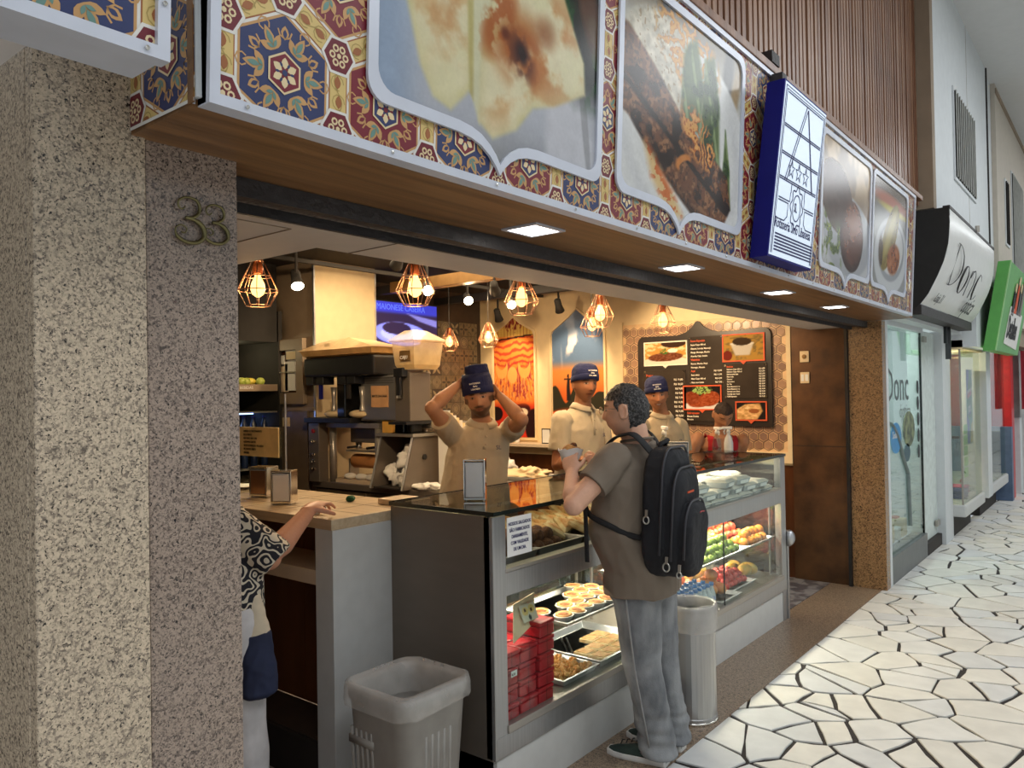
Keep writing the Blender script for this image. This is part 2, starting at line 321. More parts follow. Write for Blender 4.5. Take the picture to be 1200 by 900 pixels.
# ================================================================ corridor floor: broken-stone paving
STONES = [mat('paving_stone_%s' % n, lin(*c), .5, var=.035, vscale=7, bump=.12, bscale=30, detail=6) for n, c in
          (('pale', (232,230,224)), ('warm', (228,224,214)), ('cool', (222,222,220)), ('cream', (234,230,220)))]
def build_floor():
    fl = MB().box(-1.70, 4.2, -4, 34, -.03, -.010).build('floor', 'grout'); struct(fl)
    rng = random.Random(5); pts = []
    sx, sy = .225, .25; ny = int(17/sy); nx = int(3.2/sx)
    for j in range(ny):
        for i in range(nx):
            if rng.random() < .22: continue
            pts.append((-1.72+(i+.5+(j % 2)*.5-.25+rng.uniform(-.55,.55))*sx, 2.1+(j+.5+rng.uniform(-.55,.55))*sy))
            if rng.random() < .10: pts.append((pts[-1][0]+rng.uniform(.06,.11), pts[-1][1]+rng.uniform(-.1,.1)))
    cells = []
    grid = {}
    for k, p in enumerate(pts): grid.setdefault((int(p[0]//.7), int(p[1]//.7)), []).append(k)
    for k, (cx, cy) in enumerate(pts):
        poly = [(max(-1.7, cx-.6), cy-.6), (cx+.6, cy-.6), (cx+.6, cy+.6), (max(-1.7, cx-.6), cy+.6)]
        gx, gy = int(cx//.7), int(cy//.7)
        for a in (-1, 0, 1):
            for b in (-1, 0, 1):
                for q in grid.get((gx+a, gy+b), []):
                    if q == k: continue
                    ox, oy = pts[q]; mx, my = (cx+ox)/2, (cy+oy)/2; nx_, ny_ = ox-cx, oy-cy; L = math.hypot(nx_, ny_)
                    if L < 1e-4: continue
                    nx_ /= L; ny_ /= L; gap = .0078+.0042*(((k+q)*7) % 5)/4; new = []
                    d = [(px-mx)*nx_+(py-my)*ny_+gap for px, py in poly]
                    for t in range(len(poly)):
                        u = (t+1) % len(poly)
                        if d[t] <= 0: new.append(poly[t])
                        if d[t]*d[u] < 0:
                            f = d[t]/(d[t]-d[u]); new.append((poly[t][0]+f*(poly[u][0]-poly[t][0]), poly[t][1]+f*(poly[u][1]-poly[t][1])))
                    poly = new
                    if not poly: break
                if not poly: break
            if not poly: break
        if len(poly) < 3: continue
        # merge near-coincident corners, then roughen
        pp = []
        for p in poly:
            if not pp or math.hypot(p[0]-pp[-1][0], p[1]-pp[-1][1]) > .02: pp.append(p)
        if len(pp) < 3: continue
        ppp = []
        for t in range(len(pp)):
            a, b = pp[t], pp[(t+1) % len(pp)]; ppp.append((a[0]+rng.uniform(-.005,.005) if a[0] > -1.69 else a[0], a[1]+rng.uniform(-.005,.005)))
            if math.hypot(a[0]-b[0], a[1]-b[1]) > .14 and (a[0] > -1.69 or b[0] > -1.69):
                f = rng.uniform(.35,.65); ppp.append((a[0]+(b[0]-a[0])*f+rng.uniform(-.009,.009), a[1]+(b[1]-a[1])*f+rng.uniform(-.009,.009)))
        cells.append((cx, cy, ppp))
    vis = lambda c: 0 if (-.42+(c[1]-4.14)*(-.093)+.35 > c[0]) else 1
    cells.sort(key=lambda c: (vis(c), math.hypot(c[0], c[1])))
    stuff = MB()
    for k, (cx, cy, pp) in enumerate(cells):
        mx = sum(p[0] for p in pp)/len(pp); my = sum(p[1] for p in pp)/len(pp); z = rng.uniform(-.0025, 0.0)
        mb = stuff if k >= 298 else MB()
        top = [(mx+(x-mx)*.975, my+(y-my)*.975, z) for x, y in pp]; mid = [(x, y, z-.0025) for x, y in pp]; bot = [(x, y, -.014) for x, y in pp]
        mb.rings([bot, mid, top], True, mi=rng.randrange(4))
        if k < 298: mi = mb.m[0]; mb.m = [0]*len(mb.f); mb.build('paving_stone', STONES[mi], fl)
    st = stuff.build('paving_stone_field', STONES, fl); st['kind'] = 'stuff'
    # far and outer ground: same look carried by larger pieces
    mb = MB(); 
    for j in range(34):
        for i in range(12):
            x0 = -1.70+i*.5; y0 = 19.2+j*.44
            if i*.5-1.7 > 4: continue
            mb.box(x0+.012, x0+.488, y0+.012, y0+.428, -.014, -.001, mi=rng.randrange(4))
    for j in range(13):
        for i in range(12):
            x0 = -1.70+i*.5; y0 = -3.7+j*.44
            mb.box(x0+.012, x0+.488, y0+.012, y0+.428, -.014, -.001, mi=rng.randrange(4))
    for j in range(39):
        for i in range(5):
            x0 = 1.45+i*.5; y0 = 2.05+j*.44
            mb.box(x0+.012, x0+.488, y0+.012, y0+.428, -.014, -.001, mi=rng.randrange(4))
    st = mb.build('outer_paving', STONES, fl); st['kind'] = 'stuff'
build_floor()
struct(MB().box(-2.66, -1.70, -4, 2.2, -.03, .001).box(-2.12, -1.70, 2.2, 7.16, -.03, .001).build('trim_1', 'granite_floor'))
FT = mat('shop_floor_tile', lin(150,146,146), .35, col2=lin(96,92,96), vscale=9, detail=1, contrast=(.45,.55))
fs = struct(MB().box(-8, -2.12, -4, 7.3, -.03, -.004).build('floor', 'grout'))
tm = None
for i in range(4):
    for j in range(5):
        b = MB().box(-2.125-.2*(i+1)+.002, -2.125-.2*i-.002, 6.1+.2*j+.002, 6.1+.2*(j+1)-.002, -.01, .0)
        o = b.build('floor_tile', FT, fs)
st = MB().box(-8, -2.94, -4, 7.1, -.01, -.001).box(-2.94, -2.13, -4, 6.08, -.01, -.001).build('floor_tiling', FT, fs); st['kind'] = 'stuff'
struct(MB().box(-6.19, -2.95, 2.9, 4.09, 0, .10).box(-3.9, -2.72, 4.0, 7.07, 0, .10).build('trim_2', 'darkwood'))

# ================================================================ pillars
pl = anchor('wall_left', (-1.9, .8, 0))
MB().box(-3.2, -1.69, .60, 1.00, 0, 2.44).build('pillar_core', 'concrete', pl)
MB().box(-1.69, -1.66, .806, 1.025, 0, 2.31).build('granite_panel', 'granite_33', pl, bevel=.002)
MB().box(-1.69, -1.652, .582, .803, 0, 2.42).build('granite_panel', 'granite_light', pl, bevel=.004)
MB().box(-3.2, -1.692, .582, .60, 0, 2.42).build('granite_panel', 'granite_light', pl, bevel=.002)
MB().box(-3.2, -1.692, 1.00, 1.022, 0, 2.31).build('granite_panel', 'granite_33', pl, bevel=.002)
# neighbour shop front further left, out of frame mostly
struct(MB().box(-3.3, -3.2, -4, .6, 0, 3.6).build('wall_left', 'granite_light'))
rp = anchor('wall_right', (-1.8, 7.13, 0))
MB().box(-1.93, -1.656, 7.07, 7.19, 0, 2.29).build('granite_panel', 'granite_right', rp, bevel=.003)
MB().box(-1.955, -1.93, 7.04, 7.16, 0, 2.27).build('shutter_guide', 'black', rp)
MB().box(-2.43, -1.955, 7.08, 7.19, .0, 2.30).build('rust_panel', 'rust', rp)
MB().box(-2.43, -1.955, 7.075, 7.0795, 1.205, 1.209).build('panel_joint', 'blackm', rp)
for z, lab in ((2.01, 'framed square plate'), (1.82, 'double light switch')):
    o = MB().box(-2.345, -2.265, 7.066, 7.078, z-.05, z+.05).build('switch_plate', 'cream', rp, bevel=.003)
    if z > 1.9: MB().lathe((0,0,0), [(.02,0),(.02,.004),(.012,.006)], 16).build('dial', 'brass', o, local=True).matrix_basis = Matrix.Translation((-2.305, 7.066, z)) @ Matrix.Rotation(PI/2, 4, 'X') @ Matrix.Identity(4)
    else:
        for dx in (-.018, .018): MB().box(-2.305+dx-.012, -2.305+dx+.012, 7.062, 7.066, z-.03, z+.03).build('switch_key', 'paper', o)
rp.children[0]
for o in list(rp.children):
    for c in o.children:
        if c.name.startswith('dial'): c.location = Vector((-2.305+1.8, 7.066-7.13, 2.01))

# house number
hn = thing('house_number', 'pair of brass ornamental figures 3 fixed to the brown granite pillar', 'numeral', (-1.66, .93, 2.13))
def three(y, z, h):
    k = h/1.0; P = [(-.27,.36),(-.16,.40),(-.17,.52),(-.3,.52),(-.34,.40),(-.22,.27),(-.02,.24),(.17,.33),(.2,.55),(.05,.7),(-.12,.74),(.0,.76)]
    top = [(-.13,.24),(-.20,.30),(-.28,.24),(-.26,.12),(-.1,.03),(.12,.06),(.2,.2),(.16,.36),(.02,.46),(-.12,.47),(.1,.5),(.27,.63),(.3,.82),(.14,.97),(-.12,.99),(-.32,.88),(-.34,.72),(-.22,.64),(-.1,.7),(-.14,.8),(-.22,.79)]
    pts = spline([(-1.650, y+a*k, z+h/2-b*k) for a, b in top], 5); n = len(pts)
    r = [h*(.022+.03*math.sin(PI*min(1, i/n*1.15))**2+(.02 if .5 < i/n < .75 else 0)) for i in range(n)]
    return MB().tube(pts, r, 8, flat=.8)
three(.903, 2.125, .105).build('numeral', 'brassnum', hn, smooth=True)
three(.966, 2.125, .092).build('numeral', 'brassnum', hn, smooth=True)

# ================================================================ canopy with printed sign
TILT = .05
def face(a, z, d=0.): return (-1.37+(z-2.29)*TILT+d, a, z)
cols = dict(white=lin(226,222,214), tan=lin(196,150,96), red=lin(120,28,44), blue=lin(44,54,98), yel=lin(214,186,118), cream=lin(226,204,160), teal=lin(104,140,130), brown=lin(158,96,52), dred=lin(108,24,38), vine=lin(176,150,84))
PM = [mat('print_'+k, c, .35, var=.03) for k, c in cols.items()]; PI_ = {k: i for i, k in enumerate(cols)}
def clip(poly, x0, x1, y0, y1):
    for ax, lim, sg in ((0, x0, 1), (0, x1, -1), (1, y0, 1), (1, y1, -1)):
        new = []; n = len(poly)
        for i in range(n):
            a, b = poly[i], poly[(i+1) % n]; da, db = sg*(a[ax]-lim), sg*(b[ax]-lim)
            if da >= 0: new.append(a)
            if da*db < 0: f = da/(da-db); new.append((a[0]+f*(b[0]-a[0]), a[1]+f*(b[1]-a[1])))
        poly = new
        if len(poly) < 3: return None
    return poly
def hexp(c, r, rot=PI/2, n=6): return [(c[0]+r*math.cos(rot+2*PI*i/n), c[1]+r*math.sin(rot+2*PI*i/n)) for i in range(n)]
def petal(c, ang, l, w_, r0=0.):   # leaf from c outward
    pr = [(0,0),(.25,.75),(.5,1.),(.75,.7),(1,0),(.75,-.7),(.5,-1.),(.25,-.75)]; ca, sa = math.cos(ang), math.sin(ang)
    return [(c[0]+(r0+p*l)*ca-q*w_*sa, c[1]+(r0+p*l)*sa+q*w_*ca) for p, q in pr]
def band(pts, w_):
    L = []; R = []
    for i, p in enumerate(pts):
        a, b = pts[max(i-1, 0)], pts[min(i+1, len(pts)-1)]; dx, dy = b[0]-a[0], b[1]-a[1]; l = math.hypot(dx, dy)+1e-9
        L.append((p[0]-dy/l*w_, p[1]+dx/l*w_)); R.append((p[0]+dy/l*w_, p[1]-dx/l*w_))
    return [[L[i], L[i+1], R[i+1], R[i]] for i in range(len(pts)-1)]
def pattern(parent, f3, x0, x1, y0, y1, org, holes=(), r=.125, g=.062, layer=.0003, skipdetail=None):
    mb = MB(); px = r*math.sqrt(3)+g; py = px*math.sqrt(3)/2
    def put(poly, col, lay):
        xs = [p[0] for p in poly]; ys = [p[1] for p in poly]
        for h in holes:
            if min(xs) > h[0] and max(xs) < h[1] and min(ys) > h[2] and max(ys) < h[3]: return
        q = clip(poly, x0, x1, y0, y1)
        if q: mb.add([f3(a, b, layer*lay) for a, b in q], [tuple(range(len(q)))], PI_[col])
    mb.add([f3(a, b, 0) for a, b in ((x0,y0),(x1,y0),(x1,y1),(x0,y1))], [(0,1,2,3)], 0)
    j0 = int((y0-org[1])/py)-2; j1 = int((y1-org[1])/py)+2; i0 = int((x0-org[0])/px)-2; i1 = int((x1-org[0])/px)+2
    for j in range(j0, j1+1):
        for i in range(i0, i1+1):
            c = (org[0]+(i+.5*(j % 2))*px, org[1]+j*py)
            if c[0] < x0-.25 or c[0] > x1+.25 or c[1] < y0-.25 or c[1] > y1+.25: continue
            kind = (i+j) % 2; A, B = ('red', 'blue') if kind else ('blue', 'red')
            put(hexp(c, r), 'tan', 1); put(hexp(c, r*.95), A, 2)
            for k in range(6):
                a = PI/6+k*PI/3; b = a+PI/6
                cc = (c[0]+.072*math.cos(b), c[1]+.072*math.sin(b))
                for s in (-1, 0, 1): put(petal(c, b+s*.02, .05-.012*abs(s), .011, .048) if s == 0 else petal((c[0]+.048*math.cos(b), c[1]+.048*math.sin(b)), b+s*.85, .036, .009), 'tan' , 3+abs(s))
                put(petal(c, b, .030, .006, .058), 'teal', 5)
                for s in (-.55, .55): put(petal((c[0]+.052*math.cos(b), c[1]+.052*math.sin(b)), b+s*1.5, .018, .004), 'teal', 6)
                cc = (c[0]+.085*math.cos(a), c[1]+.085*math.sin(a)); put(petal((c[0]+.068*math.cos(a), c[1]+.068*math.sin(a)), a, .03, .010), 'tan', 3); put(petal((c[0]+.072*math.cos(a), c[1]+.072*math.sin(a)), a, .018, .005), A, 4)
                arc = [(c[0]+.088*math.cos(a)+.017*math.cos(t), c[1]+.088*math.sin(a)+.017*math.sin(t)) for t in [a+PI*.5+q*PI/4 for q in range(5)]]
                for q in band(arc, .0018): put(q, 'tan', 3)
                arc = [(c[0]+.100*math.cos(b)+.013*math.cos(t), c[1]+.100*math.sin(b)+.013*math.sin(t)) for t in [b-PI*.8+q*PI*1.6/6 for q in range(7)]]
                for q in band(arc, .0016): put(q, 'tan', 3)
            put(hexp(c, .045), 'cream', 7); put(hexp(c, .040), B, 8)
            for k in range(6): put(petal(c, PI/2+k*PI/3, .024, .0085, .008), 'cream', 9); put(petal(c, PI/3*k, .012, .003, .012), A, 10)
            put(hexp(c, .007), A, 10)
            # strips to three neighbours
            for k in range(3):
                a = k*PI/3; m_ = (c[0]+px/2*math.cos(a), c[1]+px/2*math.sin(a)); t = (-math.sin(a), math.cos(a)); n_ = (math.cos(a), math.sin(a)); hl = r*.5-.012; hw = g/2-.006
                R = lambda u, v: (m_[0]+t[0]*u+n_[0]*v, m_[1]+t[1]*u+n_[1]*v)
                put([R(-hl,-hw), R(hl,-hw), R(hl,hw), R(-hl,hw)], 'brown', 1)
                put([R(-hl+.003,-hw+.003), R(hl-.003,-hw+.003), R(hl-.003,hw-.003), R(-hl+.003,hw-.003)], 'yel', 2)
                vine = [R(-hl+.004+(2*hl-.008)*q/12, .011*math.sin(q/12*2*PI)) for q in range(13)]
                for q in band(vine, .0014): put(q, 'vine', 3)
                for s in (-1, 1):
                    cc = R(s*hl*.42, -s*.002)
                    loop = [(cc[0]+.017*math.cos(q*PI/5), cc[1]+.017*math.sin(q*PI/5)) for q in range(9)]
                    for q in band(loop, .0013): put(q, 'vine', 3)
                    put(petal(R(s*hl*.42-.014, -s*.002), a+PI/2, .030, .009), 'brown', 4)
            for vz in (PI/2, PI/6):    # junction hexagons
                rr = px/math.sqrt(3); v_ = (c[0]+rr*math.cos(vz), c[1]+rr*math.sin(vz))
                put(hexp(v_, .047, 0), 'white', 5); put(hexp(v_, .040, 0), 'dred', 6)
                for k in range(6):
                    p_ = (v_[0]+.018*math.cos(k*PI/3), v_[1]+.018*math.sin(k*PI/3)); put(hexp(p_, .0088, 0, 8), 'cream', 7); put(hexp(p_, .0045, 0, 6), 'dred', 8)
                put(hexp(v_, .006), 'cream', 8)
    return mb.build('pattern_print', PM, parent)

CY0, CY1 = .783, 6.78
cn = thing('sign_canopy', 'long lit shop sign box with tile-pattern print over the snack counter', 'sign', (-1.37, 3.7, 2.29))
MB().box(-1.66, -1.385, .7725, CY1-.02, 2.30, 3.24).build('box_body', 'wallwhite', cn)
so = MB().box(-1.80, -1.402, .772, 7.0, 2.285, 2.30).build('soffit', 'soffit', cn)
MB().box(-1.655, -1.40, .7725, .778, 2.29, 3.24).build('end_panel', 'frame', cn)
pattern(cn, lambda a, b, d: (a, .772-d, b), -1.66, -1.39, 2.30, 3.2, (-1.49, 2.41))
MB().add([(-1.66,.7695,2.292),(-1.39,.7695,2.292),(-1.39,.7695,2.299),(-1.66,.7695,2.299)], [(0,1,2,3)]).build('edge_line', PM[0], cn)
MB().box(-1.412, -1.392, .7685, .772, 2.29, 3.24).build('corner_strip', 'soffit', cn)
# frame around the face
fr = MB(); W_ = .022
for (a0, a1, z0, z1) in ((CY0, CY1, 2.285, 2.285+W_), (CY0, CY1, 3.235-W_, 3.235), (CY0, CY0+W_, 2.285+W_, 3.235-W_), (CY1-W_, CY1, 2.285+W_, 3.235-W_)):
    fr.prism([(a0,z0),(a1,z0),(a1,z1),(a0,z1)], lambda a, b: face(a, b, -.03), lambda a, b: face(a, b, .012))
fr.build('face_frame', 'frame', cn)
MB().prism([(CY0,2.288),(CY1,2.288),(CY1,3.23),(CY0,3.23)], lambda a, b: face(a, b, -.03), lambda a, b: face(a, b, -.001)).build('face_backing', 'wallwhite', cn)
POST = [(1.2,2.135), (2.29,3.30), (4.46,5.45), (5.55,6.5)]
holes = [(a+.02, b-.02, 2.44, 3.16) for a, b in POST]
pattern(cn, lambda a, b, d: face(a, b, d), CY0+W_, CY1-W_, 2.285+W_, 3.235-W_, (.955, 2.395), holes)
for k in range(16):
    y = CY0+.08+k*.385
    MB().lathe((0,0,0), [(.0045,0),(.004,.003),(.001,.004)], 8).build('screw', 'chrome', cn, local=True).matrix_basis = Matrix.Translation(Vector(face(y, 2.297, .0125))-cn.location) @ Matrix.Rotation(PI/2, 4, 'Y')
MB().box(-1.385, -1.305, .775, 7.0, 3.235, 3.275).build('top_ledge', 'slat', cn, bevel=.004)
ov = [(math.cos(t)*.028, math.sin(t)*.075) for t in [i*PI/12 for i in range(24)]]
o = MB().prism([(6.68+a, 2.56+b) for a, b in ov], lambda a, b: face(a, b, .002), lambda a, b: face(a, b, .004)).build('oval_sticker', 'paper', cn)
text(o, 'SL\no', .04, basis(face(6.665, 2.57, .0045), (0,1,0), (TILT,0,1)), 'ink')

def outline(a0, a1, z0, z1, tip=.08, r=.055, grow=0.):
    a0 -= grow; a1 += grow; z0 -= grow; z1 += grow; m = (a0+a1)/2 - (.06 if 2.2 < a0 < 2.4 else .02); pts = []
    def arc(cx, cz, t0, t1):
        for i in range(7): t = t0+(t1-t0)*i/6; pts.append((cx+r*math.cos(t), cz+r*math.sin(t)))
    arc(a1-r, z1-r, 0, PI/2); arc(a0+r, z1-r, PI/2, PI); arc(a0+r, z0+r, PI, 1.5*PI)
    for dx, dz in ((-.17, 0), (-.12,-.006), (-.08,-.02), (-.045,-.045), (-.018,-.075), (0,-.105), (.018,-.075), (.045,-.045), (.08,-.02), (.12,-.006), (.17,0)): pts.append((m+dx, z0+dz*(tip/.105)))
    arc(a1-r, z0+r, 1.5*PI, 2*PI); return pts
def in_poly(U, V, pts):
    return polym(U, V, pts, 1e-6) > .5
def p1(u, v):   # grilled flatbreads on a plate
    im = np.zeros(u.shape+(3,))+[196,198,206]; n = fbm(u, v, 7, 5, 1); n2 = fbm(u, v, 22, 4, 2); n3 = fbm(u, v, 4, 3, 9)
    im = mixc(im, (168,184,206), 1-sm(u, .03, .2)); im = mixc(im, (150,150,150), sm(.22-v, 0, .2)*sm(u, .25, .5)*.7)
    im = mixc(im, (214,214,220), ell(u, v, .86, .1, .14, .35, 10, .2)); im = mixc(im, (178,178,182), ell(u, v, .93, .3, .02, .25, 10, .3))
    dk = sm(u+v*.55, 1.0, 1.06)*sm(v, .3, .5); im = mixc(im, (26,32,26), dk)
    gr = sm(fbm(u, v, 9, 5, 4), .5, .62)*dk; im = mixc(im, (44,88,44), gr*.9); im = mixc(im, (120,78,56), ell(u, v, .95, .72, .07, .18, 20, .5)*.8*dk)
    def bread(pts, seed, strong):
        nonlocal im
        m = polym(u, v, pts, .012); base = np.zeros(u.shape+(3,))+[240,230,194]; nn = fbm(u, v, 6, 5, seed)
        base = mixc(base, (238,230,190), sm(nn, .5, .7)); base = mixc(base, (212,200,124), sm(fbm(u, v, 5, 3, seed+3), .55, .75)*.4); base = mixc(base, (190,180,120), (1-polym(u, v, pts, .05))*.5)
        br = sm(fbm(u+.02*n, v, 6, 6, seed+5), .50, .68); base = mixc(base, (204,136,76), br*strong)
        im = mixc(im, base, m); return m
    s1 = np.clip(ell(u, v, .22, .5, .18, .22, 60, .6), 0, 1)*.55
    bread([(.04,.8),(.09,.44),(.15,.24),(.2,.16),(.27,.14),(.35,.23),(.35,.6),(.3,.95)], 11, s1)
    im = mixc(im, (226,222,188), polym(u, v, [(.35,.95),(.33,.57),(.36,.2),(.39,.13),(.42,.35),(.44,.6),(.52,.95)], .01))
    im = mixc(im, (200,186,120), polym(u, v, [(.345,.95),(.325,.6),(.345,.22),(.362,.2),(.352,.6),(.37,.95)], .008)*.8)
    s2 = np.clip(1.1*ell(u, v, .6, .5, .26, .2, 12, .7)+.5*ell(u, v, .45, .3, .1, .14, 0, .6), 0, 1)
    bread([(.5,.95),(.44,.6),(.39,.35),(.385,.14),(.45,.10),(.56,.16),(.64,.26),(.75,.30),(.93,.40),(.92,.52),(.82,.68),(.66,.95)], 21, s2)
    edge = ell(u, v, .47, .5, .06, .14, -25, .4)*sm(n2, .4, .6); im = mixc(im, (176,92,44), edge*.8)
    im = mixc(im, (182,104,50), ell(u, v, .58, .44, .13, .12, 20, .6)*sm(n, .3, .6)*.9)
    im = mixc(im, (92,48,34), ell(u, v, .575, .42, .05, .07, 30, .8)*sm(n2, .35, .6)); im = mixc(im, (54,28,24), ell(u, v, .58, .43, .022, .035, 20, .7))
    im = mixc(im, (120,62,36), ell(u, v, .50, .47, .02, .02, 0, .7)); im = mixc(im, (150,84,44), ell(u, v, .7, .55, .05, .05, 0, .8)*.6)
    return im+(n2[..., None]-.5)*14
def p2(u, v):   # kebab with rice
    im = np.zeros(u.shape+(3,))+[206,204,196]; n = fbm(u, v, 10, 5, 1); n2 = fbm(u, v, 34, 4, 2); n3 = fbm(u, v, 60, 3, 5)
    im = mixc(im, (150,140,124), sm(v, .8, 1.)); im = mixc(im, (90,92,96), ell(u, v, .3, 1., .06, .12, 0, .5)); im = mixc(im, (86,84,84), ell(u, v, .86, .86, .05, .2, -8, .4)*.8); im = mixc(im, (188,160,120), ell(u, v, .93, .78, .04, .18, -14, .5)*.8)
    im = mixc(im, (234,234,232), ell(u, v, .5, .42, .6, .5, 0, .03)); im = mixc(im, (214,214,216), ell(u, v, .5, .4, .5, .4, 0, .1)-ell(u, v, .5, .42, .47, .38, 0, .1)*.98)
    rice = ell(u, v, .3, .72, .32, .24, 10, .12); im = mixc(im, np.zeros(u.shape+(3,))+[222,214,196]+(n2[..., None]-.5)*90, rice); im = mixc(im, (150,120,84), rice*sm(n3, .62, .7)*.6)
    on = ell(u, v, .5, .86, .26, .17, -15, .25); str_ = np.sin((u*38+n*26)); im = mixc(im, (204,136,58), on*sm(str_, -.4, .4)); im = mixc(im, (232,180,96), on*sm(str_, .5, .9))
    lf = np.maximum(np.maximum(polym(u, v, [(.44,.52),(.46,.86),(.56,.95),(.64,.72),(.6,.5)], .02), polym(u, v, [(.6,.45),(.64,.88),(.72,.92),(.78,.7),(.8,.35)], .02)), polym(u, v, [(.82,.2),(.85,.6),(.9,.4),(.92,.2)], .012))
    im = mixc(im, (96,116,66), lf); im = mixc(im, (150,168,116), lf*sm(np.abs(np.sin(u*26+v*8)), .9, 1.)); im = mixc(im, (52,78,40), lf*sm(n, .5, .7))
    K = [(-.02,.80),(.04,.80),(.22,.70),(.45,.54),(.7,.44),(.88,.36),(.92,.20),(.82,.06),(.72,.04),(.55,.10),(.4,.18),(.2,.30),(.05,.42),(-.02,.44)]
    k = polym(u, v, K, .012); meat = np.zeros(u.shape+(3,))+[126,84,58]; meat = mixc(meat, (166,120,84), sm(n2, .48, .62)); meat = mixc(meat, (70,46,34), sm(n3, .56, .64)*.7); meat = mixc(meat, (52,34,26), sm(n, .52, .66)); meat = mixc(meat, (44,28,22), 1-sm(v-(.28-.4*u), .0, .14))
    gap = np.abs(v-(.58-.46*u)); meat = mixc(meat, (40,26,20), 1-sm(gap, .0, .03)); im = mixc(im, meat, k)
    o2 = ell(u, v, .6, .48, .18, .10, -35, .3); s2 = np.sin(u*60+n*30); im = mixc(im, (196,112,52), o2*sm(s2, -.2, .3)); im = mixc(im, (236,178,100), o2*sm(s2, .6, .9))
    im = mixc(im, (214,140,70), ell(u, v, .47, .33, .07, .035, 30, .2)*(1-ell(u, v, .485, .315, .055, .024, 30, .2)))
    o3 = polym(u, v, [(.16,.34),(.2,.34),(.4,.16),(.48,.07),(.36,.06),(.22,.2)], .03); im = mixc(im, np.where(sm(n2, .45, .6)[..., None] > .5, np.array([214,120,60.]), np.array([230,196,140.])), o3*.95)
    return im+(n3[..., None]-.5)*16
def p3(u, v):   # kibbeh ball
    im = np.zeros(u.shape+(3,))+[150,128,104]; n = fbm(u, v, 30, 4, 3); n1 = fbm(u, v, 5, 3, 6)
    im = mixc(im, (222,196,160), sm(v, .6, .85)*sm(n1, .35, .6)); im = mixc(im, (206,206,208), ell(u, v, .55, .32, .62, .34, 0, .05)); im = mixc(im, (180,182,186), ell(u, v, .55, .38, .5, .3, 0, .05)); 
    b = ell(u, v, .3, .62, .33, .24, -20, .04); im = mixc(im, np.zeros(u.shape+(3,))+[92,62,48]+(n[..., None]-.5)*90, b)
    lf = ell(u, v, .22, .3, .2, .22, 30, .3)*sm(fbm(u, v, 12, 4, 8), .42, .55); im = mixc(im, (92,110,44), lf); im = mixc(im, (150,160,80), lf*sm(n, .55, .7))
    b = ell(u, v, .62, .39, .27, .25, 70, .03); c = np.zeros(u.shape+(3,))+[116,66,42]+(n[..., None]-.5)*110; c = mixc(c, (156,96,58), ell(u, v, .66, .5, .16, .12, 0, .8)); c = mixc(c, (60,34,24), 1-ell(u, v, .64, .43, .26, .22, 70, .25)); im = mixc(im, c, b)
    return im
def p4(u, v):
    im = np.zeros(u.shape+(3,))+[160,160,158]; n = fbm(u, v, 26, 4, 3); im = mixc(im, (120,104,88), sm(v, .7, .9)); im = mixc(im, (196,120,90), ell(u, v, .5, .86, .5, .06, 0, .5)); im = mixc(im, (210,196,90), ell(u, v, .6, .8, .4, .03, 0, .5))
    im = mixc(im, (214,216,218), ell(u, v, .55, .4, .5, .34, 12, .04)); im = mixc(im, (170,172,176), ell(u, v, .56, .44, .4, .26, 12, .05)); im = mixc(im, (226,226,226), ell(u, v, .56, .46, .36, .22, 12, .05))
    wv = ell(u, v, .5, .56, .38, .15, 52, .05); c = np.zeros(u.shape+(3,))+[150,132,66]+(n[..., None]-.5)*60; c = mixc(c, (196,180,110), ell(u, v, .5, .6, .3, .06, 52, .5)); im = mixc(im, c, wv)
    im = mixc(im, np.zeros(u.shape+(3,))+[168,104,62]+(n[..., None]-.5)*120, ell(u, v, .62, .38, .2, .13, 20, .15)); im = mixc(im, (84,60,40), ell(u, v, .24, .4, .06, .12, 0, .3)*.8)
    return im
for (a0, a1), fn, res in zip(POST, (p1, p2, p3, p4), ((340, 270), (280, 260), (120, 140), (110, 130))):
    inn = outline(a0, a1, 2.435, 3.16); out = outline(a0, a1, 2.435, 3.16, grow=.030)
    Z0, Z1 = 2.34, 3.16
    P = [((a-a0)/(a1-a0), (z-Z0)/(Z1-Z0)) for a, z in inn]
    c0 = [(a-(a0+a1)/2, z) for a, z in inn]
    print_mesh('food_photo', (lambda f_: lambda u, v: 255*np.clip(f_(u, v)/255, 0, 1)**1.12*.90)(fn), *res, lambda u, v: face(a0+u*(a1-a0), Z0+v*(Z1-Z0), .0045), PRINTG, cn, keep=lambda U, V: in_poly(U, V, [(x*1.0+(x-.5)*.012, y+(y-.5)*.012) for x, y in P]))
    MB().frame(out, inn, lambda a, b: face(a, b, .004), lambda a, b: face(a, b, .012)).build('photo_frame', 'frame', cn)
# soffit lamps
for y in (2.12, 3.24, 4.47, 5.56):
    t = thing('recessed_light', 'square recessed lamp in the wooden soffit, %s' % {2.12:'nearest to the granite pillar with number', 3.24:'second along from the numbered pillar', 4.47:'third along, under the blue-sided sign end', 5.56:'farthest, near the rust-brown wall'}[y], 'lamp', (-1.60, y, 2.285), 'recessed lamps in the canopy soffit')
    MB().frame([(-.075,-.085),(.075,-.085),(.075,.085),(-.075,.085)], [(-.06,-.07),(.06,-.07),(.06,.07),(-.06,.07)], lambda a, b: (-1.60+a, y+b, 2.279), lambda a, b: (-1.60+a, y+b, 2.285)).build('trim_ring', 'frame', t)
    MB().box(-1.66, -1.54, y-.07, y+.07, 2.281, 2.2845).build('diffuser', mat('lamp_diffuser', (1,1,1), .5, emis=(1,.97,.9), estr=9.), t)

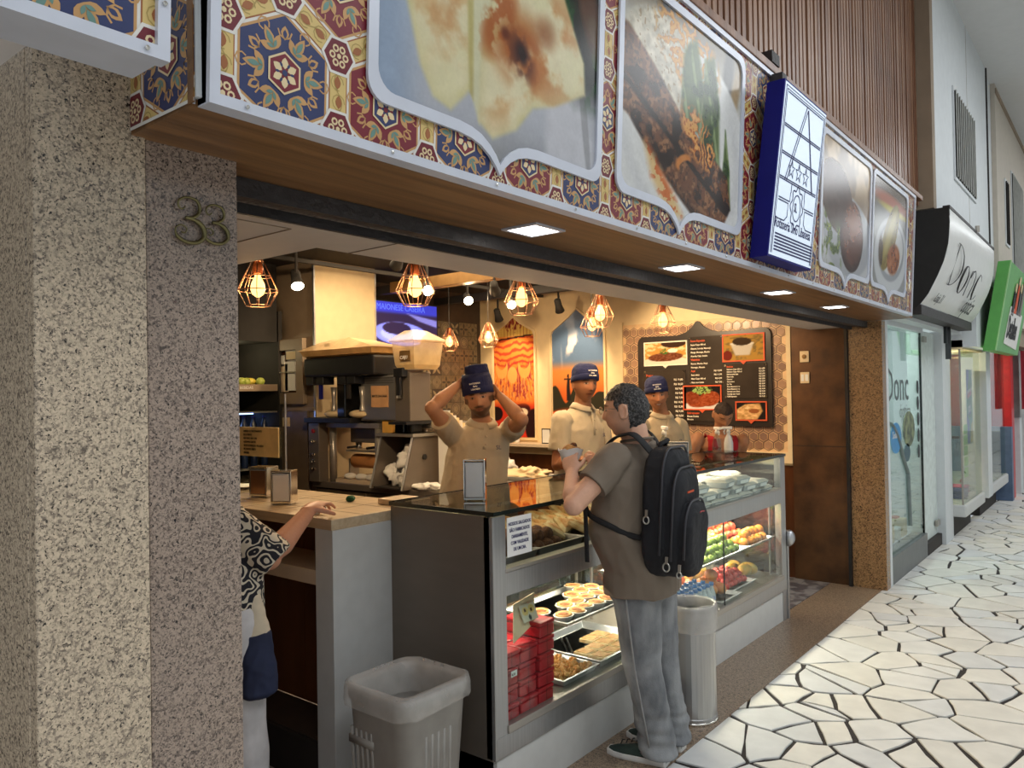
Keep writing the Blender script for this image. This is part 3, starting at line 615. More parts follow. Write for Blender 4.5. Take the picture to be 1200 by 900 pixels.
# neighbouring sign box on the left
def lface(a, z, d=0.): return (-1.28+(z-2.30)*TILT+d, a, z)
ls = thing('neighbour_sign_box', 'white-framed sign box with tile-pattern print at the upper left corner', 'sign', (-1.3, -.2, 2.30))
MB().prism([(-1.8,2.30),(.655,2.30),(.655,3.2),(-1.8,3.2)], lambda a, b: (-1.395, a, b), lambda a, b: lface(a, b, -.001)).build('box_body', 'frame', ls)
fr = MB()
for (a0, a1, z0, z1) in ((-1.8, .66, 2.295, 2.317), (-1.8, .66, 3.18, 3.2), (.638, .66, 2.317, 3.18)):
    fr.prism([(a0,z0),(a1,z0),(a1,z1),(a0,z1)], lambda a, b: lface(a, b, -.02), lambda a, b: lface(a, b, .012))
fr.build('face_frame', 'frame', ls)
pattern(ls, lambda a, b, d: lface(a, b, d), -.4, .638, 2.317, 3.0, (.50, 2.39))
for y, z in ((.62, 2.306), (.40, 2.306), (.649, 2.39), (.649, 2.62)):
    MB().lathe((0,0,0), [(.0045,0),(.004,.003),(.001,.004)], 8).build('screw', 'chrome', ls, local=True).matrix_basis = Matrix.Translation(Vector(lface(y, z, .0125))-ls.location) @ Matrix.Rotation(PI/2, 4, 'Y')

# projecting lit sign
ps = thing('projecting_sign', 'tall lit white sign box with blue sides and line drawing on the canopy', 'sign', (-1.3, 3.72, 2.32))
def pf(a, z, d=0.): return (-1.275+(z-2.32)*.115+d, a, z)
PY0, PY1, PZ0, PZ1 = 3.44, 4.04, 2.325, 3.115
MB().prism([(PY0,PZ0),(PY1,PZ0),(PY1+.02,PZ1),(PY0+.02,PZ1)], lambda a, b: pf(a, b, -.085), lambda a, b: pf(a, b, -.002)).build('box', 'blue', ps, bevel=.002)
LIT = mat('lit_panel', lin(214,228,242), .4, var=.01, emis=lin(216,230,250), estr=.42)
sk = lambda z: .02*(z-PZ0)/(PZ1-PZ0)
MB().prism([(PY0+.01,PZ0+.01),(PY1-.01,PZ0+.01),(PY1+.01,PZ1-.01),(PY0+.03,PZ1-.01)], lambda a, b: pf(a, b, -.0015), lambda a, b: pf(a, b, .0)).build('lit_face', LIT, ps)
def q(u, v): z = PZ0+.012+v*(PZ1-PZ0-.024); return (PY0+.012+u*(PY1-PY0-.024)+sk(z), z)
ln = MB()
def stroke(pts, w_=.0028):
    w_ *= 1.35
    for s in band([q(*p) for p in pts], w_): ln.prism(s, lambda a, b: pf(a, b, .0002), lambda a, b: pf(a, b, .0016))
for k in range(6): stroke([(.08, .13-k*.019), (.97, .13-k*.019)])
for o_ in (.02, .045): stroke([(o_, .01), (o_, 1-o_*.7), (1-o_, 1-o_*.7), (1-o_, .01)], .0018)
stroke([(.07,.955),(.93,.955)], .0018)
for v in (.76, .60, .455):
    stroke([(.06,v),(.93,v)], .002); stroke([(.06,v+.012),(.93,v+.012)], .002)
stroke([(.17,.46),(.52,.955),(.56,.955)], .002); stroke([(.21,.46),(.54,.93)], .002); stroke([(.55,.94),(.83,.46)], .005)
for c in (.30, .47, .64):
    st_ = [(c+(.075 if i % 2 == 0 else .03)*math.sin(i*PI/5), .535+(.058 if i % 2 == 0 else .023)*math.cos(i*PI/5)) for i in range(11)]; stroke(st_, .0022)
for s in (-1, 1):
    x = .5+s*.16; stroke([(x, .455), (x, .40)], .002); stroke([(.5+s*.17,.40),(.5+s*.17,.345),(.5+s*.42,.345)], .002); stroke([(.5+s*.42,.33),(.5+s*.2,.33),(.5+s*.2,.25),(.5+s*.26,.22),(.5+s*.42,.22)], .002)
stroke([(.5+(.135+.018*math.cos(8*t))*math.cos(t), .325+(.12+.014*math.cos(8*t))*math.sin(t)) for t in [i*2*PI/48 for i in range(49)]], .0024)
stroke([(.5+.09*math.cos(t), .325+.08*math.sin(t)) for t in [i*2*PI/24 for i in range(25)]], .002)
ln.build('line_drawing', 'ink', ps)
zc = .3; y_, z_ = q(.445, zc); text(ps, 'SL', .06, basis(pf(y_, z_, .0005), (0,1,0), (.115,.02,1)), 'ink', xs=.7, bold=.001)
y_, z_ = q(.05, .168); text(ps, 'Rotisseria Sírio Libanesa', .066, basis(pf(y_, z_, .0005), (0,1,0), (.115,.02,1)), 'ink', xs=.76, bold=.0007)
MB().box(-1.33, -1.26, 3.64, 3.70, 3.08, 3.22).box(-1.38, -1.30, 3.62, 3.72, 3.276, 3.33).build('bracket', 'track', ps)

# ================================================================ slat wall over the canopy
sw = anchor('wall_front', (-1.42, 4, 3.3))
MB().box(-1.70, -1.405, .2, 7.2, 3.24, 5.42).build('backing_board', 'blackm', sw)
sm_ = [MB().box(-.012, .012, -.0205, .0205, 0, 2.12).build('slat', k, sw, local=True) for k in ('slat', 'slat2')]
n = 0; y = 7.15
while y > .9:
    o = sm_[n % 2] if n < 2 else sm_[random.randrange(2)].copy()
    if n >= 2: C.objects.link(o); o.parent = sw
    o.location = (-1.392+1.42+random.uniform(-.003,.003), y-4, 0); n += 1; y -= .0665
struct(MB().box(-1.45, -1.37, 7.155, 7.185, 3.24, 5.42).build('trim_3', 'slat'))
struct(MB().box(-1.75, -1.262, 7.2, 7.32, 3.21, 5.42).build('trim_4', 'concrete'))

# ================================================================ shutter track and drywall bulkhead
sh = thing('roller_shutter_track', 'long dark steel shutter channel under the wooden soffit', 'shutter', (-1.83, 4, 2.26))
MB().box(-1.80, -1.76, 1.03, 7.04, 2.235, 2.284).box(-1.90, -1.80, 1.03, 7.04, 2.262, 2.284).box(-1.90, -1.885, 1.03, 7.04, 2.225, 2.265).build('channel', 'track', sh)
MB().box(-1.850, -1.83, 1.03, 7.04, 2.244, 2.262).build('shutter_bar', mat('worn_rubber', lin(120,110,104), .7, col2=lin(50,46,44), vscale=60, bump=.6), sh)
bk = anchor('ceiling', (-2.1, 4, 2.25))
MB().box(-2.25, -1.90, 1.0, 7.10, 2.25, 2.92).build('bulkhead', 'drywall', bk)
MB().box(-3.6, -2.25, .9, 1.70, 2.25, 2.92).build('bulkhead', 'drywall', bk)
MB().box(-3.4, -2.05, 1.45, 1.454, 2.247, 2.2505).box(-2.05, -2.047, 1.05, 1.452, 2.247, 2.2505).box(-2.248, -1.905, 1.84, 1.8425, 2.247, 2.2505).build('panel_joint', 'taupe', bk)
MB().box(-2.32, -2.25, 1.70, 7.1, 2.44, 2.50).build('gilt_beam', 'brass', bk)
struct(MB().box(-6.6, -1.7, .9, 7.3, 2.92, 3.0).build('ceiling', 'ceil_dark'))
for y in (5.2, 6.3): MB().box(-6.2, -2.3, y, y+.09, 2.74, 2.82).build('ceiling_rail', 'blackm', bk)

# ================================================================ corridor ceiling, upper facade of the neighbours
struct(MB().box(-1.8, 4.2, -4, 34, 5.40, 5.5).build('ceiling', 'ceil'))
wl = anchor('wall_right', (-1.3, 9, 3.2))
MB().box(-1.6, -1.265, 7.32, 10.42, 3.15, 5.40).build('plaster', 'wallwhite', wl)
MB().box(-1.2645, -1.263, 9.05, 9.054, 3.2, 5.4).build('plaster_joint', 'concrete', wl)
def winx(X, y0, y1, z0, z1, n, slatmat='taupe'):
    w_ = anchor('window_1', (X, (y0+y1)/2, z0))
    MB().frame([(y0-.03,z0-.03),(y1+.03,z0-.03),(y1+.03,z1+.03),(y0-.03,z1+.03)], [(y0,z0),(y1,z0),(y1,z1),(y0,z1)], lambda a, b: (X-.05, a, b), lambda a, b: (X+.012, a, b)).build('window_frame', 'wallwhite', w_)
    MB().box(X-.001, X+.002, y0, y1, z0, z1).build('window_opening', 'dark', w_)
    p = (y1-y0)/n
    for i in range(n): MB().obox((X+.008, y0+p*(i+.5), (z0+z1)/2), (math.cos(.5), math.sin(.5), 0), (-math.sin(.5), math.cos(.5), 0), (0,0,1), .004, p*.36, (z1-z0)/2).build('louvre', slatmat, w_)
BL = mat('pale_blind', lin(186,186,180), .6)
winx(-1.262, 8.22, 9.42, 3.68, 4.50, 11, BL)
MB().box(-1.6, -1.29, 10.42, 11.0, 2.9, 5.40).build('plaster', 'wallwhite', wl)
MB().box(-1.6, -1.24, 11.0, 26, 2.55, 5.40).build('plaster', 'cream' if False else mat('warm_render', lin(200,190,176), .7, var=.02), wl)
MB().box(-1.24, -1.225, 11.0, 26, 5.28, 5.34).build('cornice', 'concrete', wl)
winx(-1.238, 11.7, 12.0, 3.55, 4.35, 3, 'dark'); winx(-1.238, 12.4, 13.7, 3.0, 4.6, 12, BL); winx(-1.238, 14.2, 14.7, 3.6, 4.4, 4, 'dark')
struct(MB().box(-1.27, -1.25, 10.40, 10.43, 2.9, 5.4).build('trim_5', 'dark'))
# opposite side of the corridor and its far end (seen only in reflections)
struct(MB().box(4.2, 4.3, -4, 34, 0, 5.4).build('wall_opposite', 'wallwhite'))
# ================================================================ shop walls
wb = anchor('wall_back', (-4.3, 7.12, 0))
MB().box(-6.3, -2.43, 7.10, 7.2, 1.02, 2.93).build('plaster', 'cream', wb)
MB().box(-6.3, -2.43, 7.105, 7.2, 0, 1.02).build('wood_panel', 'darkwood', wb)
struct(MB().box(-6.35, -6.20, 4.85, 7.2, 0, 2.93).build('wall_inner', 'darkgrey'))
struct(MB().box(-7.2, -7.1, .9, 4.9, 0, 2.93).build('wall_inner', 'darkgrey'))
struct(MB().box(-7.1, -3.2, .95, 1.0, 0, 2.93).build('wall_inner', 'dark'))

# patchwork tiles on the dark wall
TB = [mat('tile_'+n, lin(*c), .35, var=.08) for n, c in (('grey', (104,98,84)), ('olive', (122,112,88)), ('dark', (66,64,60)), ('line', (150,140,112)))]
def tile_mesh(k):
    mb = MB().box(0, .01, -.0765, .0765, -.0765, .0765, mi=[0,1,2][k % 3]); L = 3 if k % 3 != 1 else 2
    def put(poly, mi, lay=1): mb.add([(.0101+.0002*lay, a, b) for a, b in poly], [tuple(range(len(poly)))], mi)
    if k == 0:
        for r in (.062, .04): 
            for s in band(hexp((0,0), r, 0, 12)+[hexp((0,0), r, 0, 12)[0]], .003): put(s, L)
        for i in range(8): put(petal((0,0), i*PI/4, .034, .008, .004), L, 2)
    elif k == 1:
        for s in ((.07,0),(0,.07),(-.07,0),(0,-.07)): put(petal((0,0), math.atan2(s[1], s[0]), .07, .014, .004), L)
        for sx in (-1,1):
            for sy in (-1,1): put(hexp((sx*.055, sy*.055), .018, PI/4, 4), 0, 2)
    elif k == 2:
        for i in range(4): put(petal((0,0), PI/4+i*PI/2, .09, .016, .0), L)
        put(hexp((0,0), .016, 0, 8), 0, 3)
    elif k == 3:
        for r in (.07, .05, .03): 
            for s in band(hexp((0,0), r, 0, 4)+[hexp((0,0), r, 0, 4)[0]], .003): put(s, L)
    elif k == 4:
        for sx in (-1,1):
            for sy in (-1,1):
                arc = [(sx*.0765+(-sx)*.05*math.cos(t), sy*.0765+(-sy)*.05*math.sin(t)) for t in [i*PI/2/6 for i in range(7)]]
                for s in band(arc, .004): put(s, L)
        for i in range(6): put(petal((0,0), i*PI/3, .026, .008), L, 2)
    return mb
tp = thing('patchwork_tile_panel', 'panel of grey-green patterned tiles on the dark inner wall', 'tiles', (-6.2, 6.55, 1.3))
protos = [tile_mesh(k).build('tile', TB, tp, local=True) for k in range(5)]; n = 0
for i in range(6):
    for j in range(10):
        o = protos[n] if n < 5 else protos[random.randrange(5)].copy()
        if n >= 5: C.objects.link(o); o.parent = tp
        o.location = (0.002, -.39+i*.157, -.22+j*.157); n += 1

# hexagon tile panel
hx = thing('hexagon_tile_panel', 'brown hexagon tile panel in cream frame behind the menu', 'tiles', (-3.32, 7.09, 1.16))
MB().box(-4.20, -2.45, 7.085, 7.10, 1.14, 2.42).build('joint_bed', mat('hex_joint', lin(222,186,140), .5), hx)
HB = [mat('hex_brown_%s' % n, lin(*c), .3, var=.06) for n, c in (('a', (146,112,90)), ('b', (164,128,102)), ('c', (134,104,88)))]
hp = []
for k in range(3):
    mb = MB(); mb.prism(hexp((0,0), .040, PI/2), lambda a, b: (a, 0, b), lambda a, b: (a, -.004, b)); 
    mb.frame(hexp((0,0), .0535, PI/2), hexp((0,0), .0475, PI/2), lambda a, b: (a, 0, b), lambda a, b: (a, -.003, b)); mb.m = [0]*8+[1]*24
    hp.append(mb)
hp_o = []; n = 0
for j in range(16):
    for i in range(19):
        x = -4.15+(i+.5*(j % 2))*.0935; z = 1.20+j*.081
        if x > -2.49 or z > 2.38: continue
        if -3.92 < x < -2.68 and 1.44 < z < 2.20: continue
        if len(hp_o) < 3: o = hp[len(hp_o)].build('hexagon_tile', [HB[len(hp_o)], mat('hex_rim', lin(120,92,76), .4)], hx, local=True); hp_o.append(o)
        else: o = random.choice(hp_o).copy(); C.objects.link(o); o.parent = hx
        o.location = (x+3.32, -.005, z-1.16); n += 1
fr = MB()
for a0, a1, z0, z1 in ((-4.20, -2.43, 1.04, 1.14), (-2.47, -2.43, 1.14, 2.45), (-4.215, -4.19, 1.04, 2.45)): fr.box(a0, a1, 7.07, 7.10, z0, z1)
fr.build('frame', 'cream', hx)

# menu board
mn = thing('menu_board', 'dark brown scalloped menu board with food photos and price lists', 'menu', (-3.3, 7.08, 1.38))
mo = [(-4.0,1.40),(-2.6,1.37),(-2.6,2.18)]+[(-2.66+.06*math.cos(t), 2.22+.08*math.sin(t)) for t in [i*PI/2/5 for i in range(6)]]
mo += [(-3.0,2.285),(-3.12,2.29),(-3.2,2.31),(-3.27,2.35),(-3.31,2.40),(-3.33,2.405),(-3.35,2.40),(-3.39,2.345),(-3.46,2.30),(-3.55,2.275)]
mo += [(-3.94+.06*math.cos(t), 2.20+.08*math.sin(t)) for t in [PI/2+i*PI/2/5 for i in range(6)]]
MB().prism(mo, lambda a, b: (a, 7.078, b), lambda a, b: (a, 7.056, b)).build('board', 'menu', mn, bevel=.002)
def mf(a0, a1, z0, z1): return lambda u, v: (a0+(a1-a0)*u, 7.048, z0+(z1-z0)*v)
def food(kind):
    def f(u, v):
        n = fbm(u, v, 9, 4, kind); n2 = fbm(u, v, 24, 3, kind+7)
        if kind == 0:
            im = np.zeros(u.shape+(3,))+[196,140,70]; im = mixc(im, (226,200,150), sm(n, .5, .6)); im = mixc(im, (60,40,30), ell(u,v,.7,.95,.3,.2)); im = mixc(im, (214,206,190), ell(u,v,.5,.1,.6,.25)); im = mixc(im, np.zeros(u.shape+(3,))+[110,62,40]+(n2[...,None]-.5)*80, ell(u,v,.5,.34,.42,.2,5)); im = mixc(im, (70,110,50), ell(u,v,.5,.6,.14,.14)*sm(n2,.4,.6)); im = mixc(im, (230,224,206), ell(u,v,.68,.62,.12,.1))
        elif kind == 1:
            im = np.zeros(u.shape+(3,))+[170,130,60]; im = mixc(im, (120,100,60), sm(n,.5,.7)); im = mixc(im, (190,182,170), polym(u,v,[(.18,.66),(.76,.66),(.66,.2),(.3,.2)],.03)); im = mixc(im, (206,200,190), ell(u,v,.47,.66,.3,.08)); im = mixc(im, (60,46,34), ell(u,v,.47,.74,.24,.16)); im = mixc(im, (110,40,30), ell(u,v,.1,.2,.12,.2)); 
        elif kind == 2:
            im = np.zeros(u.shape+(3,))+[30,24,22]; im = mixc(im, (210,204,200), ell(u,v,.5,.02,.7,.3)); im = mixc(im, np.zeros(u.shape+(3,))+[150,70,38]+(n2[...,None]-.5)*70, np.maximum(ell(u,v,.45,.32,.36,.24,18), ell(u,v,.7,.45,.28,.34,-20))); im = mixc(im, np.zeros(u.shape+(3,))+[130,58,32]+(n2[...,None]-.5)*70, ell(u,v,.2,.5,.24,.28)); im = mixc(im, (150,180,100), ell(u,v,.5,.84,.28,.2)*sm(n2,.4,.5))
        else:
            im = np.zeros(u.shape+(3,))+[34,28,26]; im = mixc(im, np.zeros(u.shape+(3,))+[204,160,104]+(n[...,None]-.5)*120, polym(u,v,[(.0,.0),(.7,.0),(.9,.5),(.8,.95),(.3,.9),(0,.6)],.04)); im = mixc(im, (150,90,50), ell(u,v,.6,.5,.18,.14)); im = mixc(im, (226,200,150), ell(u,v,.3,.7,.16,.1)*sm(n,.4,.6))
        return im
    return f
for k, (a0, a1, z0, z1) in enumerate(((-3.91,-3.45,1.99,2.21), (-3.06,-2.67,2.0,2.24), (-3.48,-3.10,1.54,1.76), (-2.94,-2.66,1.44,1.60))):
    print_mesh('food_photo', food(k), 52, 32, mf(a0, a1, z0, z1), PRINT, mn)
    o_ = [(a0-.012,z0-.012),((a0+a1)/2-.03,z0-.012),((a0+a1)/2,z0-.04),((a0+a1)/2+.03,z0-.012),(a1+.012,z0-.012),(a1+.012,z1+.012),(a0-.012,z1+.012)]
    i_ = [(a0,z0),((a0+a1)/2-.03,z0),((a0+a1)/2,z0-.002),((a0+a1)/2+.03,z0),(a1,z0),(a1,z1),(a0,z1)]
    MB().frame(o_, i_, lambda a, b: (a, 7.056, b), lambda a, b: (a, 7.044, b)).build('photo_border', 'orange' if k else 'whitep', mn)
PANELS = [(-3.93,-3.46,1.45,1.93), (-3.42,-3.06,1.78,2.25), (-3.06,-2.64,1.64,1.97), (-3.47,-3.10,1.42,1.52)]
def rows(parent, X0, X1, ztop, lines, pitch, size):
    for k, (l, r) in enumerate(lines):
        z = ztop-pitch*k
        if l: text(parent, l.lstrip('*'), size*(1.25 if l[0] == '*' else 1), basis((X0, 7.045, z), (1,0,0), (0,0,1)), 'orange' if l[0] == '*' else 'whitep', xs=.9, bold=.0006)
        if r: text(parent, r, size, basis((X1, 7.045, z), (1,0,0), (0,0,1)), 'whitep', align='RIGHT', bold=.0006)
for k, (a0, a1, z0, z1) in enumerate(PANELS):
    o = MB().box(a0, a1, 7.048, 7.056, z0, z1).build('list_panel', 'menupanel', mn)
    if k < 3:
        for a in (a0+.015, a1-.015):
            for z in (z0+.015, z1-.015): MB().box(a-.008, a+.008, 7.042, 7.048, z-.008, z+.008).build('fixing_cap', 'chrome', o)
rows(mn, -3.90, -3.49, 1.87, [('*Pratos',''),('Kibe cru','R$ 19,80'),('Kafta','R$ 18,50'),('Arroz','R$ 9,80'),('Lentilha','R$ 9,80'),('','R$ 7,90'),('Michui','R$ 14,90'),('','R$ 12,90'),('Falafel','R$ 9,90'),('','R$ 8,50')], .045, .027)
rows(mn, -3.40, -3.08, 2.20, [('*Sucos Especiais',''),('Sucos Copo 400 ml',''),('Abacaxi, Laranja, Maracujá',''),('Manga, Morango, Mamão',''),('Acerola, Caju, Goiaba',''),('*Vitaminas',''),('Banana, Mamão, Maçã',''),('Morango, Abacate',''),('*Açaí','R$ 12,90'),('Suco misto','R$ 11,90'),('Mate Copo 400 ml','R$ 6,90'),('Mate com Limão','R$ 7,90')], .037, .022)
rows(mn, -3.03, -2.66, 1.935, [('*Bebidas',''),('Refresco Copo 300 ml','R$ 4,50'),('Refresco Copo 400 ml','R$ 5,50'),('Refrigerante Lata','R$ 5,00'),('Mate Leão','R$ 5,00'),('Guaraná','R$ 5,00'),('Guaraviton','R$ 5,50'),('Ice Tea','R$ 6,00'),('Água Mineral c/ gás','R$ 4,00'),('Água Mineral s/ gás','R$ 4,00'),('Cerveja Long Neck','R$ 9,00'),('Cerveja sem álcool','R$ 9,00'),('Café Expresso','R$ 5,00')], .0235, .018)
rows(mn, -3.45, -3.12, 1.49, [('*Sobremesas',''),('Doces Árabes',''),('Mousse','')], .03, .024)

# arched pictures
def arched(x0, x1, zb, ze, zp, fn, label, res):
    m = (x0+x1)/2
    ol = [(x0,zb),(x1,zb),(x1,ze-.02),(x1-.02,ze+.03),(m+.10,zp-.08),(m+.02,zp-.015),(m,zp),(m-.02,zp-.015),(m-.10,zp-.08),(x0+.02,ze+.03),(x0,ze-.02)]
    t = thing('arched_picture', label, 'picture', (m, 7.10, zb))
    s = lambda p, g: (m+(p[0]-m)*(1+g/(x1-x0)*2), zb+(p[1]-zb)*(1+g/(zp-zb))-(.02 if p[1] == zb else 0)*(g > 0))
    MB().frame([s(p, .025) for p in ol], ol, lambda a, b: (a, 7.10, b), lambda a, b: (a, 7.075, b)).build('frame', 'cream', t)
    P = [((a-x0)/(x1-x0), (b-zb)/(zp-zb)) for a, b in ol]
    print_mesh('picture', fn, *res, lambda u, v: (x0+(x1-x0)*u, 7.094, zb+(zp-zb)*v), PRINT, t, keep=lambda U, V: in_poly(U, V, P))
def art1(u, v):
    n = fbm(u, v, 22, 4, 3); n1 = fbm(u, v, 6, 3, 5)
    im = np.zeros(u.shape+(3,))+[226,128,54]; im = mixc(im, (176,64,40), sm(np.abs(np.sin(v*60+1.2*np.sin(u*6.3)+4*n1)), .6, .95)*sm(v, .55, .62)*(1-sm(v, .82, .86)))
    top = sm(v, .83, .85); im = mixc(im, (214,178,96), top); im = mixc(im, (120,40,44), top*ell(u, v, .5, .93, .2, .06)*sm(n, .42, .52)); im = mixc(im, (150,70,50), top*sm(np.abs(np.sin(u*40)), .96, 1)); im = mixc(im, (60,36,28), ell(u, v, .5, .83, .6, .008, 2))
    dots = sm(n, .46, .54)*(1-sm(v, .6, .66))*sm(v, .3, .34); im = mixc(im, (150,48,58), dots*.85)
    for cx, cy in ((.2,.58),(.75,.58)): im = mixc(im, (238,160,84), ell(u, v, cx, cy, .15, .09)*(1-ell(u, v, cx, cy+.06, .13, .07)))
    im = mixc(im, (240,164,90), ell(u, v, .46, .52, .12, .07)-ell(u, v, .46, .5, .07, .04)*0)
    rays = sm(np.abs(np.sin((u-.5)*34/(1.2-v)+n*5)), .7, .95)*(1-sm(v, .5, .55))*sm(v, .28, .34); im = mixc(im, (238,170,96), rays*.7)
    low = 1-sm(v, .24, .32); im = mixc(im, (196,54,34), low); im = mixc(im, (40,18,20), low*ell(u, v, .95, .1, .2, .14)); im = mixc(im, (34,20,22), low*ell(u, v, .05, .2, .16, .06))
    e = ell(u, v, .62, .20, .2, .045, 4); im = mixc(im, (60,24,24), ell(u, v, .62, .21, .26, .07, 6)*low); im = mixc(im, (226,206,180), e*low); im = mixc(im, (110,50,30), ell(u, v, .63, .2, .09, .045)); im = mixc(im, (16,12,12), ell(u, v, .63, .2, .045, .025))
    for a in (0, 1, 2): im = mixc(im, (226,110,60), ell(u, v, .3+.13*a, .05+.02*a, .035, .09, -20)*low)
    return im
def art2(u, v):
    n = fbm(u, v, 5, 5, 8); im = np.zeros(u.shape+(3,))+[92,116,150]
    im = mixc(im, (150,160,184), sm(v, .8, 1.)*.6); im = mixc(im, (226,214,216), sm(n, .5, .62)*ell(u, v, .35, .73, .5, .07, 8, .5)); im = mixc(im, (176,182,200), sm(n, .48, .66)*ell(u, v, .6, .9, .4, .1, 0, .6)*.5)
    im = mixc(im, (150,160,184), ell(u, v, .2, .62, .02, .1, 5, .6)*.5)
    im = mixc(im, (214,130,64), 1-sm(v, .52, .62)); im = mixc(im, (196,84,38), (1-sm(v, .3, .5))*.8)
    hill = .31+.09*np.abs(np.cos(u*6.0))**1.5+.03*np.sin(u*17); hm = (1-sm(v, hill-.005, hill+.005)); im = mixc(im, (48,46,34), hm*sm(v, .2, .22)); 
    im = mixc(im, (40,34,34), polym(u, v, [(.28,.3),(.36,.3),(.345,.47),(.295,.47)], .004)); im = mixc(im, (40,34,34), np.maximum(polym(u, v, [(.24,.462),(.4,.462),(.4,.474),(.24,.474)], .003), ell(u, v, .32, .488, .02, .018)))
    g = 1-sm(v, .2, .23+.03*np.sin(u*5)); im = mixc(im, (222,92,34), g); im = mixc(im, (186,58,30), g*sm(fbm(u, v, 8, 3, 2), .5, .6)); im = mixc(im, (150,44,30), ell(u, v, .6, .12, .5, .012, 18)*g)
    return im
arched(-5.99, -5.37, 1.20, 2.41, 2.62, art1, 'arched orange picture with an eye and fine line work', (80, 150))
arched(-5.13, -4.43, 1.20, 2.38, 2.64, art2, 'arched sunset picture with blue sky over orange ground and dark hills', (80, 150))
# wall ledge with things
lg = tag(MB().box(-6.19, -4.4, 6.84, 7.095, 1.12, 1.155).build('wall_ledge', 'shelfwood', bevel=.004), 'narrow cream ledge under the arched pictures', 'shelf')
t = thing('salt_shaker', 'small glass shaker with metal cap on the cream ledge', 'shaker', (-5.52, 6.93, 1.155))
MB().lathe((-5.52,6.93,1.155), [(.03,0),(.032,.03),(.03,.09),(.025,.1)], 14).build('jar', 'paper', t, smooth=True); MB().lathe((-5.52,6.93,1.155), [(.028,.1),(.028,.12),(.018,.135)], 14).build('cap', 'chrome', t, smooth=True)
t = thing('card_holder', 'small upright card stand on the ledge by the sunset picture', 'card stand', (-5.1, 6.93, 1.155))
MB().frame([(-.06,0),(.06,0),(.06,.17),(-.06,.17)], [(-.05,.012),(.05,.012),(.05,.158),(-.05,.158)], lambda a, b: (-5.1+a, 6.93, 1.156+b), lambda a, b: (-5.1+a, 6.92, 1.156+b)).build('frame', 'blackm', t); MB().box(-5.15,-5.05,6.922,6.928,1.168,1.313).build('card', 'paper', t)

# television
tv = thing('television', 'flat television showing a blue-lit plate of food on the dark wall', 'television', (-5.9, 5.6, 2.24))
MB().box(-5.98, -5.905, 5.12, 6.06, 2.20, 2.70).build('casing', 'black', tv, bevel=.004)
def tvp(u, v):
    im = np.zeros(u.shape+(3,))+[40,30,60]; im = mixc(im, (48,52,170), sm(v, .72, .8)); im = mixc(im, (120,130,230), ell(u, v, .42, .3, .42, .26, -6)); im = mixc(im, (150,160,240), ell(u, v, .4, .28, .3, .16, -6)); im = mixc(im, (40,30,60), ell(u, v, .35, .42, .22, .14)); im = mixc(im, (110,110,190), polym(u, v, [(.5,.78),(1,.66),(1,.5),(.7,.62)], .02)); im = mixc(im, (80,40,60), ell(u, v, .92, .1, .2, .25)); return im
print_mesh('screen', tvp, 60, 40, lambda u, v: (-5.903, 5.14+.90*u, 2.22+.46*v), SCREEN, tv)
text(tv, 'MAIONESE CASEIRA', .085, basis((-5.901, 5.18, 2.60), (0,1,0), (0,0,1)), mat('screen_text', lin(90,110,240), .5, emis=lin(90,120,250), estr=1.), xs=.9)
MB().box(-6.2, -5.98, 5.5, 5.7, 2.35, 2.55).build('wall_bracket', 'black', tv)

# column with service panel
co = anchor('wall_column', (-5.9, 4.5, 0))
MB().box(-6.9, -5.552, 4.16, 4.86, 0, 2.92).build('column_body', 'taupe', co)
MB().box(-5.552, -5.545, 4.165, 4.85, 1.0, 2.88).build('beige_panel', 'beige', co)
MB().box(-5.56, -5.54, 4.15, 4.165, 1.5, 2.9).box(-5.56, -5.54, 4.845, 4.86, 1.5, 2.9).build('edge_trim', 'alu', co)
MB().box(-5.5, -2.3, 5.0, 5.12, 2.70, 2.80).build('ceiling_duct', 'brass', co)
nb = thing('notice_cabinet', 'shallow taupe wall cabinet with glass door and papers inside', 'cabinet', (-5.95, 4.15, 1.65))
Y_ = 4.155
MB().frame([(-6.26,1.66),(-5.66,1.66),(-5.66,2.24),(-6.26,2.24)], [(-6.16,1.76),(-5.76,1.76),(-5.76,2.14),(-6.16,2.14)], lambda a, b: (a, Y_, b), lambda a, b: (a, Y_-.045, b)).build('door_frame', 'taupe', nb, bevel=.004)
MB().box(-6.2, -5.7, Y_-.01, Y_-.005, 1.7, 2.2).build('back', 'darkwood', nb)
MB().box(-6.16, -5.76, Y_-.05, Y_-.045, 1.94, 1.95).build('bar', 'steel', nb)
for a0, a1, z0, z1, m_ in ((-6.14,-6.0,1.77,1.9,'blackm'), (-6.0,-5.9,1.77,2.02,'shelfwood'), (-5.94,-5.79,1.78,2.04,'paper'), (-6.12,-5.95,2.0,2.1,'paper'), (-5.92,-5.78,2.06,2.13,'cream')): MB().box(a0, a1, Y_-.03, Y_-.02, z0, z1).build('paper_sheet', m_, nb)
pd = thing('service_door', 'taupe service panel door with pale square notice below the cabinet', 'panel', (-5.9, 4.15, .2))
MB().box(-6.2, -5.62, Y_-.03, Y_-.001, .75, 1.60).build('door_leaf', mat('taupe_dark', lin(104,90,74), .5), pd, bevel=.004)
MB().box(-6.27, -5.56, Y_-.02, Y_-.001, 1.60, 1.63).build('rail', 'taupe', pd)
MB().box(-5.98, -5.88, Y_-.035, Y_-.03, 1.46, 1.54).build('sticker', mat('yellowed_label', lin(222,196,140), .6), pd)

